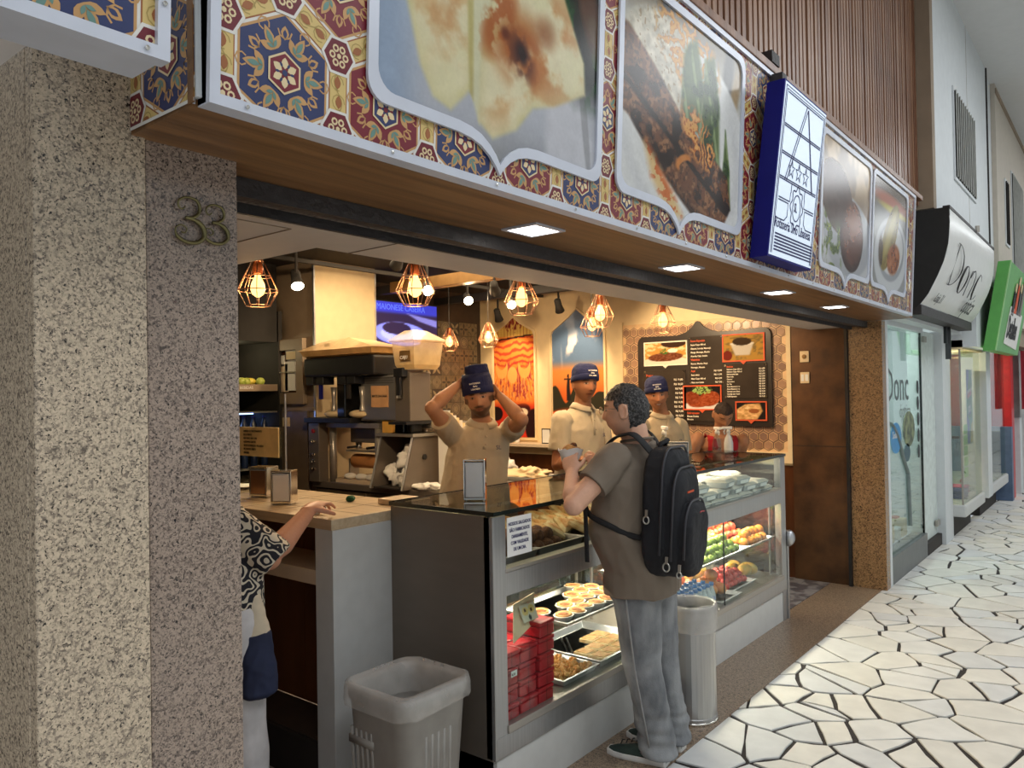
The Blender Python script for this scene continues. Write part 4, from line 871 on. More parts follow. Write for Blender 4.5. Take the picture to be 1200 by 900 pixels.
# drinks display on the far left
dc = thing('wall_fridge', 'lit display fridge with fruit above and blue-lit bottles below at far left', 'fridge', (-6.4, 3.7, 0))
MB().box(-7.05, -6.99, 2.9, 4.12, 0, 2.5).box(-7.0, -6.0, 4.10, 4.14, 0, 2.5).box(-7.0, -6.0, 2.9, 2.94, 0, 2.5).box(-7.0, -6.02, 2.94, 4.1, 2.22, 2.92).box(-7.0, -6.02, 2.94, 4.1, 0, .9).build('cabinet_body', 'blackm', dc)
MB().box(-6.98, -6.96, 2.94, 4.1, 1.85, 2.22).build('back_panel', mat('olive_back', lin(110,104,54), .6), dc)
for z, m_ in ((1.83, 'steel'), (1.60, 'steel'), (1.36, 'steel'), (1.1, 'steel')): MB().box(-6.95, -6.03, 2.94, 4.1, z-.012, z).build('shelf', m_, dc)
MB().box(-6.04, -6.02, 2.94, 4.1, 1.78, 1.84).build('price_rail', 'taupe', dc)
text(dc, 'BEBIDAS', .035, basis((-6.018, 3.72, 1.80), (0,1,0), (0,0,1)), 'paper')
MB().box(-6.4, -6.38, 2.96, 4.08, 1.57, 1.585).build('blue_lamp', mat('blue_led', (.1,.2,1), .5, emis=(.25,.4,1.), estr=7.), dc)
point('fridge_glow', (-6.25, 3.7, 1.5), .8, (.35,.5,1.)); point('fridge_top_glow', (-6.35, 3.75, 2.15), 3., (1,.85,.5))
BOT = [mat('dark_bottle_%d' % i, c, .2) for i, c in enumerate(((.01,.02,.06), (.02,.04,.10), (.05,.02,.02)))]
bp = thing('drink_bottle', 'dark drink bottle standing in the blue-lit fridge', 'bottle', group='bottles in the blue-lit fridge')
MB().lathe((0,0,0), [(.03,0),(.032,.01),(.032,.12),(.014,.16),(.014,.185)], 10).build('glass_body', BOT[0], bp, smooth=True); MB().lathe((0,0,0), [(.016,.185),(.016,.2)], 8).build('cap', 'blue', bp)
for z in (1.36, 1.10):
    for i in range(8): place(bp, 0, (-6.13+(i % 2)*.012, 3.32+i*.1, z))
FR = {k: mat('fruit_'+k, lin(*a), .4, col2=lin(*b), vscale=14, bump=.15, bscale=90, contrast=(.35,.7)) for k, a, b in (('lime',(110,140,50),(160,180,70)), ('guava',(150,170,70),(196,200,100)), ('orange',(226,134,34),(240,160,60)), ('apple',(190,40,36),(220,130,60)), ('mango',(226,150,50),(210,90,60)), ('papaya',(226,170,60),(150,150,60)), ('peach',(232,150,96),(214,80,60)), ('melon',(196,196,96),(220,206,120)), ('strawberry',(206,40,34),(220,70,50)), ('lemon',(226,200,70),(236,214,100)))}
def fruit(kind, label, group, r=.034, sx=1., sz=.95, stem=True):
    t = thing(kind, label, 'fruit', group=group); mb = MB(); rs = []
    for k in range(9):
        a = PI*k/8; rr = r*math.sin(max(.03, min(PI-.03, a))); z = -r*sz*math.cos(a); z += -.12*r*math.exp(-((a-PI)/.35)**2)+.06*r*math.exp(-(a/.35)**2)
        rs.append([(rr*sx*math.cos(2*PI*i/12), rr*math.sin(2*PI*i/12), z+r*sz) for i in range(12)])
    mb.rings(rs).build(kind.split('_')[0]+'_skin', FR[kind], t, smooth=True)
    if stem: MB().lathe((0,0,r*sz*1.78), [(.003,0),(.002,.012)], 5).build('stem', 'darkwood', t)
    return t
a_ = fruit('guava', 'yellow-green guava on the top shelf of the fridge at far left', 'fruit on the fridge top shelf', .04)
for i in range(7): place(a_, 0, (-6.12-(i % 2)*.08, 3.42+i*.095, 1.83), rz=i)
a_ = fruit('lemon', 'yellow lemon on the top shelf of the fridge at far left', 'lemons on the fridge top shelf', .04, 1.2)
for i in range(5): place(a_, 0, (-6.26, 3.5+i*.12, 1.83), rz=i)

# ================================================================ machine counter
mc = thing('machine_counter', 'dark steel work counter carrying the juice machines', 'counter', (-4.7, 4.45, 0))
MB().box(-5.53, -3.75, 4.10, 4.75, .95, 1.0).build('worktop', 'steel_dark', mc, bevel=.004)
for i, (a, b) in enumerate(((-5.5,-4.86),(-4.85,-4.2),(-4.19,-3.8))): MB().box(a, b, 4.12, 4.14, .12, .94).build('door', mat('counter_front', lin(92,80,64), .45, .3), mc, bevel=.003)
MB().box(-5.5, -3.78, 4.14, 4.74, .10, .95).build('carcass', 'dark', mc)
cp = thing('control_panel', 'narrow upright control strip with red light and four round knobs', 'control panel', (-5.45, 4.06, 1.0))
MB().box(-5.52, -5.38, 4.06, 4.16, 1.0, 1.50).build('casing', 'steel_dark', cp, bevel=.004)
MB().lathe((0,0,0), [(.018,0),(.018,.012),(.01,.016)], 12).build('red_lamp', mat('red_lens', lin(150,20,20), .3), cp, local=True).matrix_basis = Matrix.Translation((0, 0, .43)) @ Matrix.Rotation(PI/2, 4, 'X')
for z in (.34, .23, .17, .11): MB().lathe((0,0,0), [(.016,0),(.016,.01),(.009,.014),(.009,.03)], 12).build('knob', 'chrome', cp, local=True).matrix_basis = Matrix.Translation((0, 0, z)) @ Matrix.Rotation(PI/2, 4, 'X')
st = thing('machine_stand', 'steel stand with four round legs under the juice machines', 'stand', (-4.95, 4.4, 1.0))
MB().box(-5.36, -4.69, 4.12, 4.7, 1.46, 1.50).build('shelf', 'steel', st, bevel=.003); MB().box(-4.69, -4.24, 4.27, 4.7, 1.46, 1.50).build('shelf', 'steel', st, bevel=.003)
for x in (-5.30, -4.725):
    for y in (4.15, 4.66): MB().lathe((x, y, 1.0), [(.03,0),(.03,.46)], 14).build('leg', 'steel', st, smooth=True)
MB().box(-5.26, -4.76, 4.14, 4.66, 1.0, 1.03).build('pale_board', 'shelfwood', st)
t = thing('paper_roll', 'brown wrapping paper roll lying inside the machine stand', 'paper roll', (-4.98, 4.3, 1.12))
MB().rings([[(x, 4.32+r*math.cos(a), 1.17+r*math.sin(a)) for a in [i*PI/10 for i in range(20)]] for x, r in ((-5.22,.055),(-5.21,.06),(-4.76,.06),(-4.75,.055))]).build('roll', mat('kraft', lin(190,130,76), .7), t, smooth=True)
MB().rings([[(x, 4.32+.015*math.cos(a), 1.17+.015*math.sin(a)) for a in [i*PI/6 for i in range(12)]] for x in (-5.28,-4.70)]).build('spindle', 'steel', t, smooth=True)
for x in (-5.24, -4.73): MB().box(x-.008, x+.008, 4.27, 4.37, 1.03, 1.19).build('bracket', 'steel', t)
mx = thing('espresso_group', 'dark espresso machine under the upper shelf of the stand', 'machine', (-4.95, 4.4, 1.25))
MB().box(-5.20, -4.74, 4.25, 4.62, 1.33, 1.455).build('housing', 'steel_dark', mx, bevel=.01); MB().box(-5.22,-4.72,4.22,4.6,1.255,1.27).build('grid_tray', 'steel', mx)
for x in (-5.1, -4.86): MB().lathe((x, 4.26, 1.28), [(.025,0),(.028,.01),(.028,.05)], 12).build('filter_holder', 'chrome', mx, smooth=True); MB().tube([(x,4.25,1.30),(x,4.14,1.295)], .01, 8).build('handle', 'black', mx)
for x in (-5.21,-4.73):
    MB().box(x-.01,x+.01,4.55,4.6,1.03,1.33).build('support', 'steel_dark', mx)
for k, x in enumerate((-5.12, -4.98, -4.85)):
    tag(MB().sphere((x, 4.18, 1.055), .055, .05, .027, 12, 7).build('wrapped_bread', 'paper', smooth=True), ('white wrapped bundle at the left on the pale board','middle white wrapped bundle on the pale board','white wrapped bundle at the right on the pale board')[k], 'bundle', 'wrapped bundles under the paper roll')
# juice machine: two dispensers under a black basin with a clear lidded box
jm = thing('juice_dispenser', 'wide black-topped juice dispenser with clear lidded tub', 'juice machine', (-5.0, 4.4, 1.5))
MB().box(-5.53, -4.92, 4.02, 4.6, 1.503, 1.545).build('drip_base', 'black', jm, bevel=.004)
MB().box(-5.34, -5.08, 4.30, 4.6, 1.54, 1.92).build('steel_back', 'steel', jm, bevel=.004); MB().box(-5.0, -4.91, 4.30, 4.6, 1.54, 1.92).build('steel_back', 'steel', jm, bevel=.004)
MB().box(-5.12, -5.02, 4.05, 4.3, 1.545, 1.9).build('upright', 'blackgloss', jm, bevel=.01)
MB().box(-5.47, -4.58, 3.98, 4.28, 1.885, 2.045).build('basin', 'black', jm, bevel=.02)
for x in (-5.42, -5.28, -5.00, -4.88):
    MB().box(x-.045, x+.045, 4.0, 4.12, 1.82, 1.90).build('tap_block', 'black', jm, bevel=.006)
for x, m_ in ((-5.30, 'sign_blue' ), (-4.94, 'blackm')): MB().box(x-.02, x+.02, 4.02, 4.04, 1.70, 1.83).build('tap_lever', 'blue' if m_ != 'blackm' else 'blackm', jm, bevel=.004)
for x in (-5.22, -4.86): MB().lathe((x, 4.1, 1.60), [(.028,0),(.022,.01),(.014,.06),(.018,.12),(.026,.2)], 14).build('piston', 'steel', jm, smooth=True)
for x in (-5.24, -4.92): MB().sphere((x, 4.12, 1.575), .11, .07, .035, 12, 6).build('cloth', 'cream', jm, smooth=True)
lidm = film('clear_tub', lin(226,196,150), .5)
def tub(x0, x1, y0, y1, z0, z1, lid, m_): 
    mb = MB(); rs = []
    for z, g in ((z0,-.02),(z0+.01,0),(z1,.02)):
        rs.append([(x0-g,y0-g,z),(x1+g,y0-g,z),(x1+g,y1+g,z),(x0-g,y1+g,z)])
    mb.rings(rs)
    return mb
tub(-5.47, -4.60, 3.98, 4.26, 2.05, 2.105, 0, 0).build('tub_rim', film('tub_rim_clear', lin(214,170,110), .8), jm)
tub(-5.45, -4.62, 4.0, 4.25, 2.046, 2.10, 0, 0).build('juice', mat('pale_juice', lin(206,150,80), .4), jm)
mb = MB(); mb.rings([[(-5.52,3.95,2.105),(-4.55,3.95,2.105),(-4.55,4.30,2.105),(-5.52,4.30,2.105)], [(-5.3,4.05,2.18),(-4.95,4.05,2.20),(-4.8,4.2,2.17),(-5.3,4.2,2.17)]]); mb.build('lid', lidm, jm)
MB().box(-5.25, -5.18, 4.03, 4.035, 2.135, 2.165).build('lid_label', 'dark', jm)
md = thing('mate_dispenser', 'steel box dispenser with vent holes and paper reading MATE DA CASA', 'drinks dispenser', (-4.7, 4.4, 1.5))
MB().box(-4.90, -4.44, 4.12, 4.35, 1.52, 1.882).build('housing', 'steel', md, bevel=.006)
MB().box(-4.86, -4.445, 4.105, 4.12, 1.53, 1.878).build('door', 'steel_band', md, bevel=.004)
for i in range(17):
    for j in range(3): 
        if i == j == 0: vh = MB().lathe((0,0,0), [(.0055,0),(.0055,.002)], 6).build('vent_hole', 'blackm', md, local=True); v0 = vh
        else: v0 = vh.copy(); C.objects.link(v0); v0.parent = md
        v0.rotation_euler = (PI/2, 0, 0); v0.location = (-.13+i*.0205-.0, -.2945-.0006, .36-j*.018+.0)
MB().box(-4.75, -4.55, 4.10, 4.105, 1.63, 1.80).build('note', mat('brown_note', lin(206,160,116), .7), md)
text(md, 'MATE DA CASA', .026, basis((-4.738, 4.0992, 1.71), (1,0,0), (0,0,1)), 'inkblack', xs=.95, bold=.0006)
for x in (-4.87, -4.44): MB().box(x-.02, x+.02, 4.14, 4.5, 1.50, 1.52).build('foot', 'black', md)
dd = thing('cashew_juice_dispenser', 'second dispenser with yellow juice tub labelled CAJU', 'drinks dispenser', (-4.25, 4.4, 1.5))
MB().box(-4.43, -4.26, 4.06, 4.28, 1.52, 1.90).build('housing', 'steel_dark', dd, bevel=.008)
MB().box(-4.38, -4.28, 4.0, 4.06, 1.86, 1.93).build('tap_block', 'black', dd, bevel=.006); MB().box(-4.35, -4.31, 4.0, 4.02, 1.72, 1.87).build('tap_lever', 'black', dd)
MB().box(-4.44, -4.24, 4.0, 4.3, 1.50, 1.52).build('drip_base', 'black', dd)
MB().rings([[(-4.38+g,4.0+g,z),(-4.15-g,4.0+g,z),(-4.15-g,4.30-g,z),(-4.38+g,4.30-g,z)] for z, g in ((1.92,.03),(1.95,.02),(2.02,.008))]).build('juice', mat('cashew_juice', lin(206,160,50), .35), dd)
MB().rings([[(-4.38+g,4.0+g,z),(-4.15-g,4.0+g,z),(-4.15-g,4.30-g,z),(-4.38+g,4.30-g,z)] for z, g in ((1.915,.03),(1.95,.012),(2.12,-.005),(2.125,-.02),(2.135,-.02))]).build('tub', film('clear_tub_wall', lin(236,216,180), .45), dd)
MB().rings([[(-4.42,3.97,2.135),(-4.12,3.97,2.135),(-4.12,4.33,2.135),(-4.42,4.33,2.135)], [(-4.33,4.08,2.215),(-4.24,4.08,2.215),(-4.24,4.22,2.215),(-4.33,4.22,2.215)]]).build('lid', film('clear_lid', lin(236,222,196), .4), dd)
MB().box(-4.29, -4.18, 3.985, 3.99, 1.985, 2.055).build('label', 'brass', dd); text(dd, 'CAJU', .035, basis((-4.285, 3.984, 1.993), (1,0,0), (0,0,1)), 'paper', bold=.001)
text(dd, 'IBBL', .03, basis((-4.41, 4.058, 1.70), (1,0,0), (0,0,1)), 'paper')
# bread case
bc = thing('steel_bread_case', 'steel counter case with slanted open front holding white bags', 'case', (-4.3, 4.3, 1.0))
MB().box(-4.70, -4.28, 4.10, 4.44, 1.40, 1.425).build('top', 'steel', bc, bevel=.003)
for x in (-4.68,): MB().prism([(4.02,1.0),(4.41,1.0),(4.41,1.40),(4.14,1.40)], lambda a, b: (x, a, b), lambda a, b: (x+.012, a, b)).build('side_panel', 'steel_dark', bc)
MB().prism([(4.02,1.0),(4.41,1.0),(4.41,1.40),(4.14,1.40)], lambda a, b: (-4.33, a, b), lambda a, b: (-4.31, a, b)).build('steel_box', 'steel_dark', bc)
MB().lathe((0,0,0), [(.022,0),(.022,.01),(.012,.014)], 14).build('knob', 'black', bc, local=True).matrix_basis = Matrix.Translation((-.01, -.05, .24)) @ Matrix.Rotation(PI/2, 4, 'Y')
MB().box(-4.67, -4.33, 4.38, 4.41, 1.0, 1.4).box(-4.67,-4.33,4.04,4.38,1.0,1.012).build('back_panel', 'dark', bc)
for x in (-4.68, -4.326): MB().tube([(x+.006,4.012,1.0),(x+.006,4.132,1.40)], .009, 6).build('edge_strip', 'alu', bc)
def cloth(c, rx, ry, rz, m_, lab, seed, group=None, name='white_bag', cat='bag'):
    mb = MB(); mb.sphere((0,0,0), rx, ry, rz, 32, 20); mb.v = [(lambda p, n: tuple(Vector(c)+Vector(p)*(1+.8*n)))(p, mnoise.noise(Vector(p)*16+Vector((seed,0,0)))+.5*mnoise.noise(Vector(p)*40+Vector((seed,0,0)))) for p in mb.v]
    return tag(mb.build(name, m_, smooth=True), lab, cat, group)
for k, (dx, dy, z, lab) in enumerate(((-4.58,4.22,1.09,'white plastic bag at the lower left inside the steel bread case'), (-4.42,4.22,1.08,'white plastic bag at the lower right inside the steel bread case'), (-4.46,4.26,1.22,'big draped white bag in the middle of the steel bread case'))):
    cloth((dx, dy, z), .075, .09, .07 if k < 2 else .12, 'paper', lab, k*9, 'bags in the steel bread case')
t = thing('cheese_block', 'yellow square tin on top of the steel bread case', 'tin', (-4.56, 4.3, 1.425)); MB().box(-4.66, -4.54, 4.13, 4.255, 1.426, 1.54).build('tin_body', mat('yellow_tin', lin(220,170,80), .4), t, bevel=.006); MB().box(-4.655,-4.545,4.135,4.25,1.54,1.547).build('tin_lid', 'shelfwood', t)
t = thing('card_machine', 'black payment terminal with coiled cable on the steel bread case', 'card machine', (-4.28, 4.25, 1.425))
MB().prism([(-.09,0),(.10,0),(.10,.04),(-.05,.10),(-.09,.08)], lambda a, b: (-4.50, 4.185+a*.75, 1.426+b), lambda a, b: (-4.40, 4.185+a*.75, 1.426+b)).build('body', 'blackgloss', t, bevel=.008); MB().box(-4.385,-4.32,4.13,4.255,1.426,1.51).build('printer', 'black', t, bevel=.02)
MB().tube([(-4.44+.07*math.cos(a), 4.258, 1.50+.07*math.sin(a)) for a in [i*PI/8-.2 for i in range(10)]], .014, 8).build('cable', 'cream', t, smooth=True)
t = thing('receipt_stack', 'tall leaning stack of printed sheets right of the payment terminal', 'papers', (-3.98, 4.35, 1.0))
for i in range(9): MB().box(-4.225+i*.006, -4.10+i*.006, 4.32+i*.028, 4.326+i*.028, 1.002, 1.60-i*.02).build('paper_sheet', ('paper','cream')[i % 2], t)
for i in range(2): cloth((-4.18+i*.25, 4.16, 1.03), .12, .07, .03, 'paper', ('crumpled white cloth on the dark counter beside the steel case', 'crumpled white cloth at the right end of the dark counter')[i], 40+i, name='white_cloth', cat='cloth')
# prep table with tray
pt = thing('prep_table', 'steel table behind the workers under the ledge', 'table', (-4.1, 5.6, 0))
MB().box(-4.75, -3.5, 5.1, 5.9, .93, .96).build('tabletop', 'steel', pt, bevel=.003)
for x in (-4.7, -3.55):
    for y in (5.15, 5.85): MB().lathe((x,y,.0), [(.02,0),(.02,.93)], 10).build('leg', 'steel', pt)
def tray_mb(x0, x1, y0, y1, z0, h=.035, m_=None):
    mb = MB(); R = lambda g, z: [(x0-g,y0-g,z),(x1+g,y0-g,z),(x1+g,y1+g,z),(x0-g,y1+g,z)]
    mb.rings([R(-.008,z0),R(0,z0+.004),R(.012,z0+h),R(.022,z0+h),R(.022,z0+h-.003),R(.014,z0+h-.004),R(.010,z0+h-.006)], cap=False)
    mb = MB(); mb.rings([R(-.004,z0),R(.012,z0+h-.002),R(.022,z0+h-.002),R(.022,z0+h),R(.010,z0+h),R(-.008,z0+.004)], cap=True); return mb
t = thing('steel_tray', 'steel tray with a folded cloth on the rear steel table', 'tray', (-4.2, 5.45, .96)); tray_mb(-4.45, -3.95, 5.25, 5.6, .962).build('tray_pan', 'alu', t, bevel=.003)
cloth((-4.2, 5.42, 1.01), .2, .12, .05, 'cream', 'folded pale cloth lying in the steel tray behind the first worker', 77, name='folded_cloth', cat='cloth')
cloth((-4.62, 5.6, 1.03), .1, .1, .1, 'paper', 'round white bundle on the rear table behind the first worker', 90, name='white_bundle', cat='bundle')

# ================================================================ pendants and track spots
GL = mat('bulb_glass', (1,.55,.2), .3, emis=(1.,.50,.16), estr=3.4); FIL = mat('filament', (1,.7,.3), .5, emis=(1.,.78,.42), estr=60.)
pn = thing('cage_pendant', '', 'pendant lamp')
cage = MB(); nv = 10; r1, r2, r3 = .028, .092, .056; z1, z2, z3 = .115, -.02, -.09
zc_ = [(r1, z1), (.062, .045), (r2, z2), (r3, z3)]
for i in range(nv):
    a = 2*PI*i/nv; cage.tube([(r*math.cos(a), r*math.sin(a), z) for r, z in zc_], .0022, 5)
for r, z in zc_: cage.tube([(r*math.cos(2*PI*i/nv), r*math.sin(2*PI*i/nv), z) for i in range(nv)], .0022, 5, closed=True)
cage.build('wire_cage', 'copper', pn, smooth=True)
MB().lathe((0,0,0), [(.012,.135),(.024,.125),(.024,.06),(.016,.055)], 14).build('socket', 'socket', pn, smooth=True)
MB().lathe((0,0,0), [(.012,.058),(.014,.045),(.030,.012),(.034,-.012),(.026,-.036),(.008,-.05)], 16).build('bulb', GL, pn, smooth=True)
MB().tube([(.010*math.cos(k*1.26), .010*math.sin(k*1.26), .03 if k % 2 else -.022) for k in range(11)], .0042, 5).build('filament', FIL, pn)
MB().tube([(0,0,.13),(0,0,.68)], .003, 6).build('cord', 'black', pn)
PP = [((-3.14,2.04),'left edge of the opening beside the granite pillar'), ((-2.64,2.56),'in front of the television'), ((-2.55,3.26),'above the man adjusting his cap'), ((-2.70,4.28),'in front of the sunset picture, the larger one'), ((-2.65,5.05),'in front of the menu board top'), ((-5.16,5.45),'small, in front of the patterned tiles'), ((-4.55,5.32),'small, overlapping the left edge of the orange picture'), ((-3.19,4.94),'small, over the blue sky of the sunset picture')]
for k, ((x, y), l) in enumerate(PP):
    place(pn, 0, (x, y, 2.235), rz=k*.31, label='copper wire cage pendant lamp, '+l, group='cage pendants')
    point('pendant_light', (x, y, 2.225), 15, WARM, .045)
tr = thing('track_rail', 'black ceiling track carrying the spot lamps', 'track', (-4, 5, 2.8)); MB().box(-5.2, -5.16, 3.4, 7.0, 2.80, 2.83).box(-6.0, -3.0, 6.55, 6.59, 2.80, 2.83).build('rail', 'blackm', tr)
def spotlamp(loc, tgt, lit, lab, power=0):
    t = thing('track_spot', lab, 'spot lamp', loc, 'ceiling track spots'); d = (Vector(tgt)-Vector(loc)).normalized(); q_ = d.to_track_quat('-Z', 'Y').to_matrix().to_4x4()
    h = MB().lathe((0,0,0), [(.022,.08),(.034,.07),(.036,.0),(.05,-.07),(.046,-.07),(.034,-.01)], 16, cap=True).build('lamp_head', 'blackm', t, local=True, smooth=True); h.matrix_basis = q_
    MB().lathe((0,0,0), [(.044,-.066),(.03,-.072)], 16).build('lens', mat('spot_lens', (1,1,1), .4, emis=(1,.82,.55), estr=22. if lit else .3), t, local=True).matrix_basis = q_
    MB().box(-.008,.008,-.008,.008,0,max(.05, 2.9-loc[2])).build('arm', 'blackm', t, local=True)
    if power: spot('track_spot_light', Vector(loc)+d*.09, tgt, power, WARM2, 80)
spotlamp((-4.63, 3.32, 2.56), (-3.7, 2.9, 1.2), 1, 'lit black spot lamp in front of the taupe column', 60)
spotlamp((-4.3, 4.0, 2.74), (-5.55, 4.5, 2.0), 0, 'added black spot lamp making the light pool on the beige column panel', 70)  # added lamp, throws the light pool onto the beige panel
spotlamp((-4.6, 4.6, 2.62), (-2.6, 2.9, 1.2), 1, 'lit spot lamp low right of the television', 60)
spotlamp((-5.05, 5.6, 2.66), (-3.0, 4.0, 1.2), 1, 'lit spot lamp above the patterned tiles', 60)
spotlamp((-4.75, 5.9, 2.62), (-2.9, 4.2, 1.2), 1, 'lit spot lamp left of the third pendant cage', 60)
spotlamp((-4.2, 5.0, 2.62), (-5.6, 7.0, 1.7), 0, 'unlit black spot lamp hanging right of the television', 60)
spotlamp((-4.6, 6.5, 2.62), (-4.8, 7.1, 1.9), 0, 'unlit black spot lamp above the gap between the arched pictures', 45)
spotlamp((-5.5, 6.6, 2.60), (-5.7, 7.1, 1.9), 0, 'unlit black spot lamp above the orange arched picture', 40)
spotlamp((-3.5, 5.6, 2.66), (-3.3, 7.05, 1.9), 0, 'black spot lamp above the menu board', 110)
# added warm fill under the dark shop ceiling, not one of its fittings
cl = area('shop_fill_light', (-4.0, 5.0, 2.88), (0,0,0), 2.2, 2.4, 80, (1,.74,.45))
spotlamp((-3.0, 2.4, 2.75), (-4.8, 4.1, 1.6), 1, 'added unseen spot lamp behind the bulkhead, brightening the juice machines', 130)  # added lamp, hidden from view, brightens the dark machine fronts
spotlamp((-2.5, 3.7, 2.75), (-3.5, 5.0, 1.4), 1, 'added unseen spot lamp behind the bulkhead, brightening the worker by the sunset picture', 70)  # also added out of view, to light the worker
# ================================================================ white bar counter
wc = thing('white_bar_counter', 'white end bar counter with striped wooden top and open shelf', 'counter', (-3.4, 2.3, 0))
MB().box(-4.7, -2.665, 2.07, 2.66, 1.150, 1.196).build('countertop', 'butcher', wc, bevel=.003)
for i, x in enumerate((-2.9,-3.13,-3.36,-3.6,-3.85,-4.1,-4.4)): MB().box(x-.0015, x+.0015, 2.075, 2.655, 1.1955, 1.1968).build('top_joint', 'taupe', wc)
MB().box(-4.7, -2.67, 2.25, 2.253, 1.1955, 1.1968).box(-4.7, -2.67, 2.45, 2.453, 1.1955, 1.1968).build('top_joint', 'taupe', wc)
MB().box(-2.78, -2.66, 2.072, 2.405, 0, 1.150).build('end_panel', 'panel_white', wc, bevel=.002)
MB().box(-4.7, -2.78, 2.08, 2.35, .90, .965).build('shelf', 'shelfwood', wc, bevel=.002)
for k in range(4): MB().box(-4.70+k*.48+.002, -4.70+(k+1)*.48-.002, 2.36, 2.40, .205, 1.15).build('back_panel', wood('counter_back_%d' % k, lin(112,66,36), lin(140,86,48), (6,6,1.2), .35, .1), wc)
MB().box(-4.7, -2.78, 2.12, 2.36, 0, .20).build('foot_step', mat('dark_step', lin(74,60,50), .5), wc)
MB().box(-4.7, -2.785, 2.10, 2.119, 0.0, .198).build('foot_rail', 'dark', wc)
gp = thing('glass_partition', 'clear glass screen with a typed notice at the back of the bar', 'screen', (-4.2, 2.7, 1.2))
MB().box(-4.68, -3.765, 2.61, 2.616, 1.20, 1.74).build('pane', 'glass', gp); MB().box(-3.769, -3.763, 2.608, 2.618, 1.20, 1.74).build('pane_edge', 'steel', gp)
MB().box(-4.35, -3.82, 2.60, 2.609, 1.375, 1.548).build('notice', mat('cream_notice', lin(222,196,146), .6), gp)
for k, l in enumerate(('HORÁRIO DE FUNCIONAMENTO', 'SEG A SÁBADO', 'NÃO FIADO, NÃO FUME', 'ACEITAMOS CARTÕES', 'TICKETS DE REFEIÇÃO: VISA, ALELO', 'PIX, SODEXO, DÉBITO', 'DINHEIRO')):
    text(gp, l, .017, basis((-4.17, 2.5985, 1.518-k*.0215), (1,0,0), (0,0,1)), 'inkblack', xs=.75)
def napkin(name, lab, loc, rz, w_=.10, d=.07, h=.145):
    t = thing('napkin_holder', lab, 'napkin holder', loc, rz=rz); W, D = w_/2, d/2
    MB().box(-W, W, -D, D, 0, .012).build('base', 'chrome', t, local=True, bevel=.002); MB().box(-W, W, -D, D, h-.006, h).build('top', 'chrome', t, local=True, bevel=.002)
    MB().box(-W, -W+.006, -D, D, .01, h-.004).box(W-.006, W, -D, D, .01, h-.004).build('side_plate', 'chrome', t, local=True, bevel=.002)
    MB().box(-W+.007, W-.007, -D+.008, D-.008, .012, h-.014).build('napkin_stack', 'paper', t, local=True)
    MB().box(-W+.012, W-.012, -D-.001, -D+.006, .014, h-.02).box(-W+.012, W-.012, D-.006, D+.001, .014, h-.02).build('face_plate', name, t, local=True, bevel=.001)
    for x in (-W+.01, W-.01):
        for y in (-D+.01, D-.01): MB().sphere((x, y, -.001), .007, nu=8, nv=5).build('foot', 'chrome', t, local=True)
    return t
napkin('paper', 'chrome napkin holder standing right of the other one on the wooden bar top', (-3.26, 2.25, 1.203), .55, .105, .08, .16)
napkin('copper', 'chrome napkin holder with orange-brown side, left one on the wooden bar top', (-3.60, 2.36, 1.203), .25, .12, .09, .155)
napkin('paper', 'chrome napkin holder standing on the glass top of the snack case', (-2.37, 2.66, 1.238), .62, .10, .08, .185)
napkin('steel', 'boxy pale napkin dispenser behind the backpack on the fruit case', (-2.50, 4.93, 1.238), .5, .16, .12, .13)
cloth((-2.86, 2.14, 1.215), .05, .035, .018, 'paper', 'crumpled paper napkin under the hand on the wooden bar top', 4, name='crumpled_napkin', cat='napkin')
t = thing('side_plate', 'white plate at the left end of the wooden bar top', 'plate', (-4.05, 2.5, 1.197)); MB().lathe((-4.05,2.5,1.198), [(.05,0),(.10,.014),(.103,.016),(.05,.004)], 24).build('dish', 'paper', t, smooth=True)
tag(MB().box(-2.66-.2, -2.66, 2.50, 2.66, 1.197, 1.225).build('cutting_board', 'butcher', bevel=.003), 'small wooden board between the bar top and the steel case', 'board')
cloth((-3.05, 2.50, 1.21), .03, .02, .014, mat('green_rag', lin(30,90,60), .8), 'small green rag on the bar top beside the wooden board', 15, name='green_rag', cat='cloth')

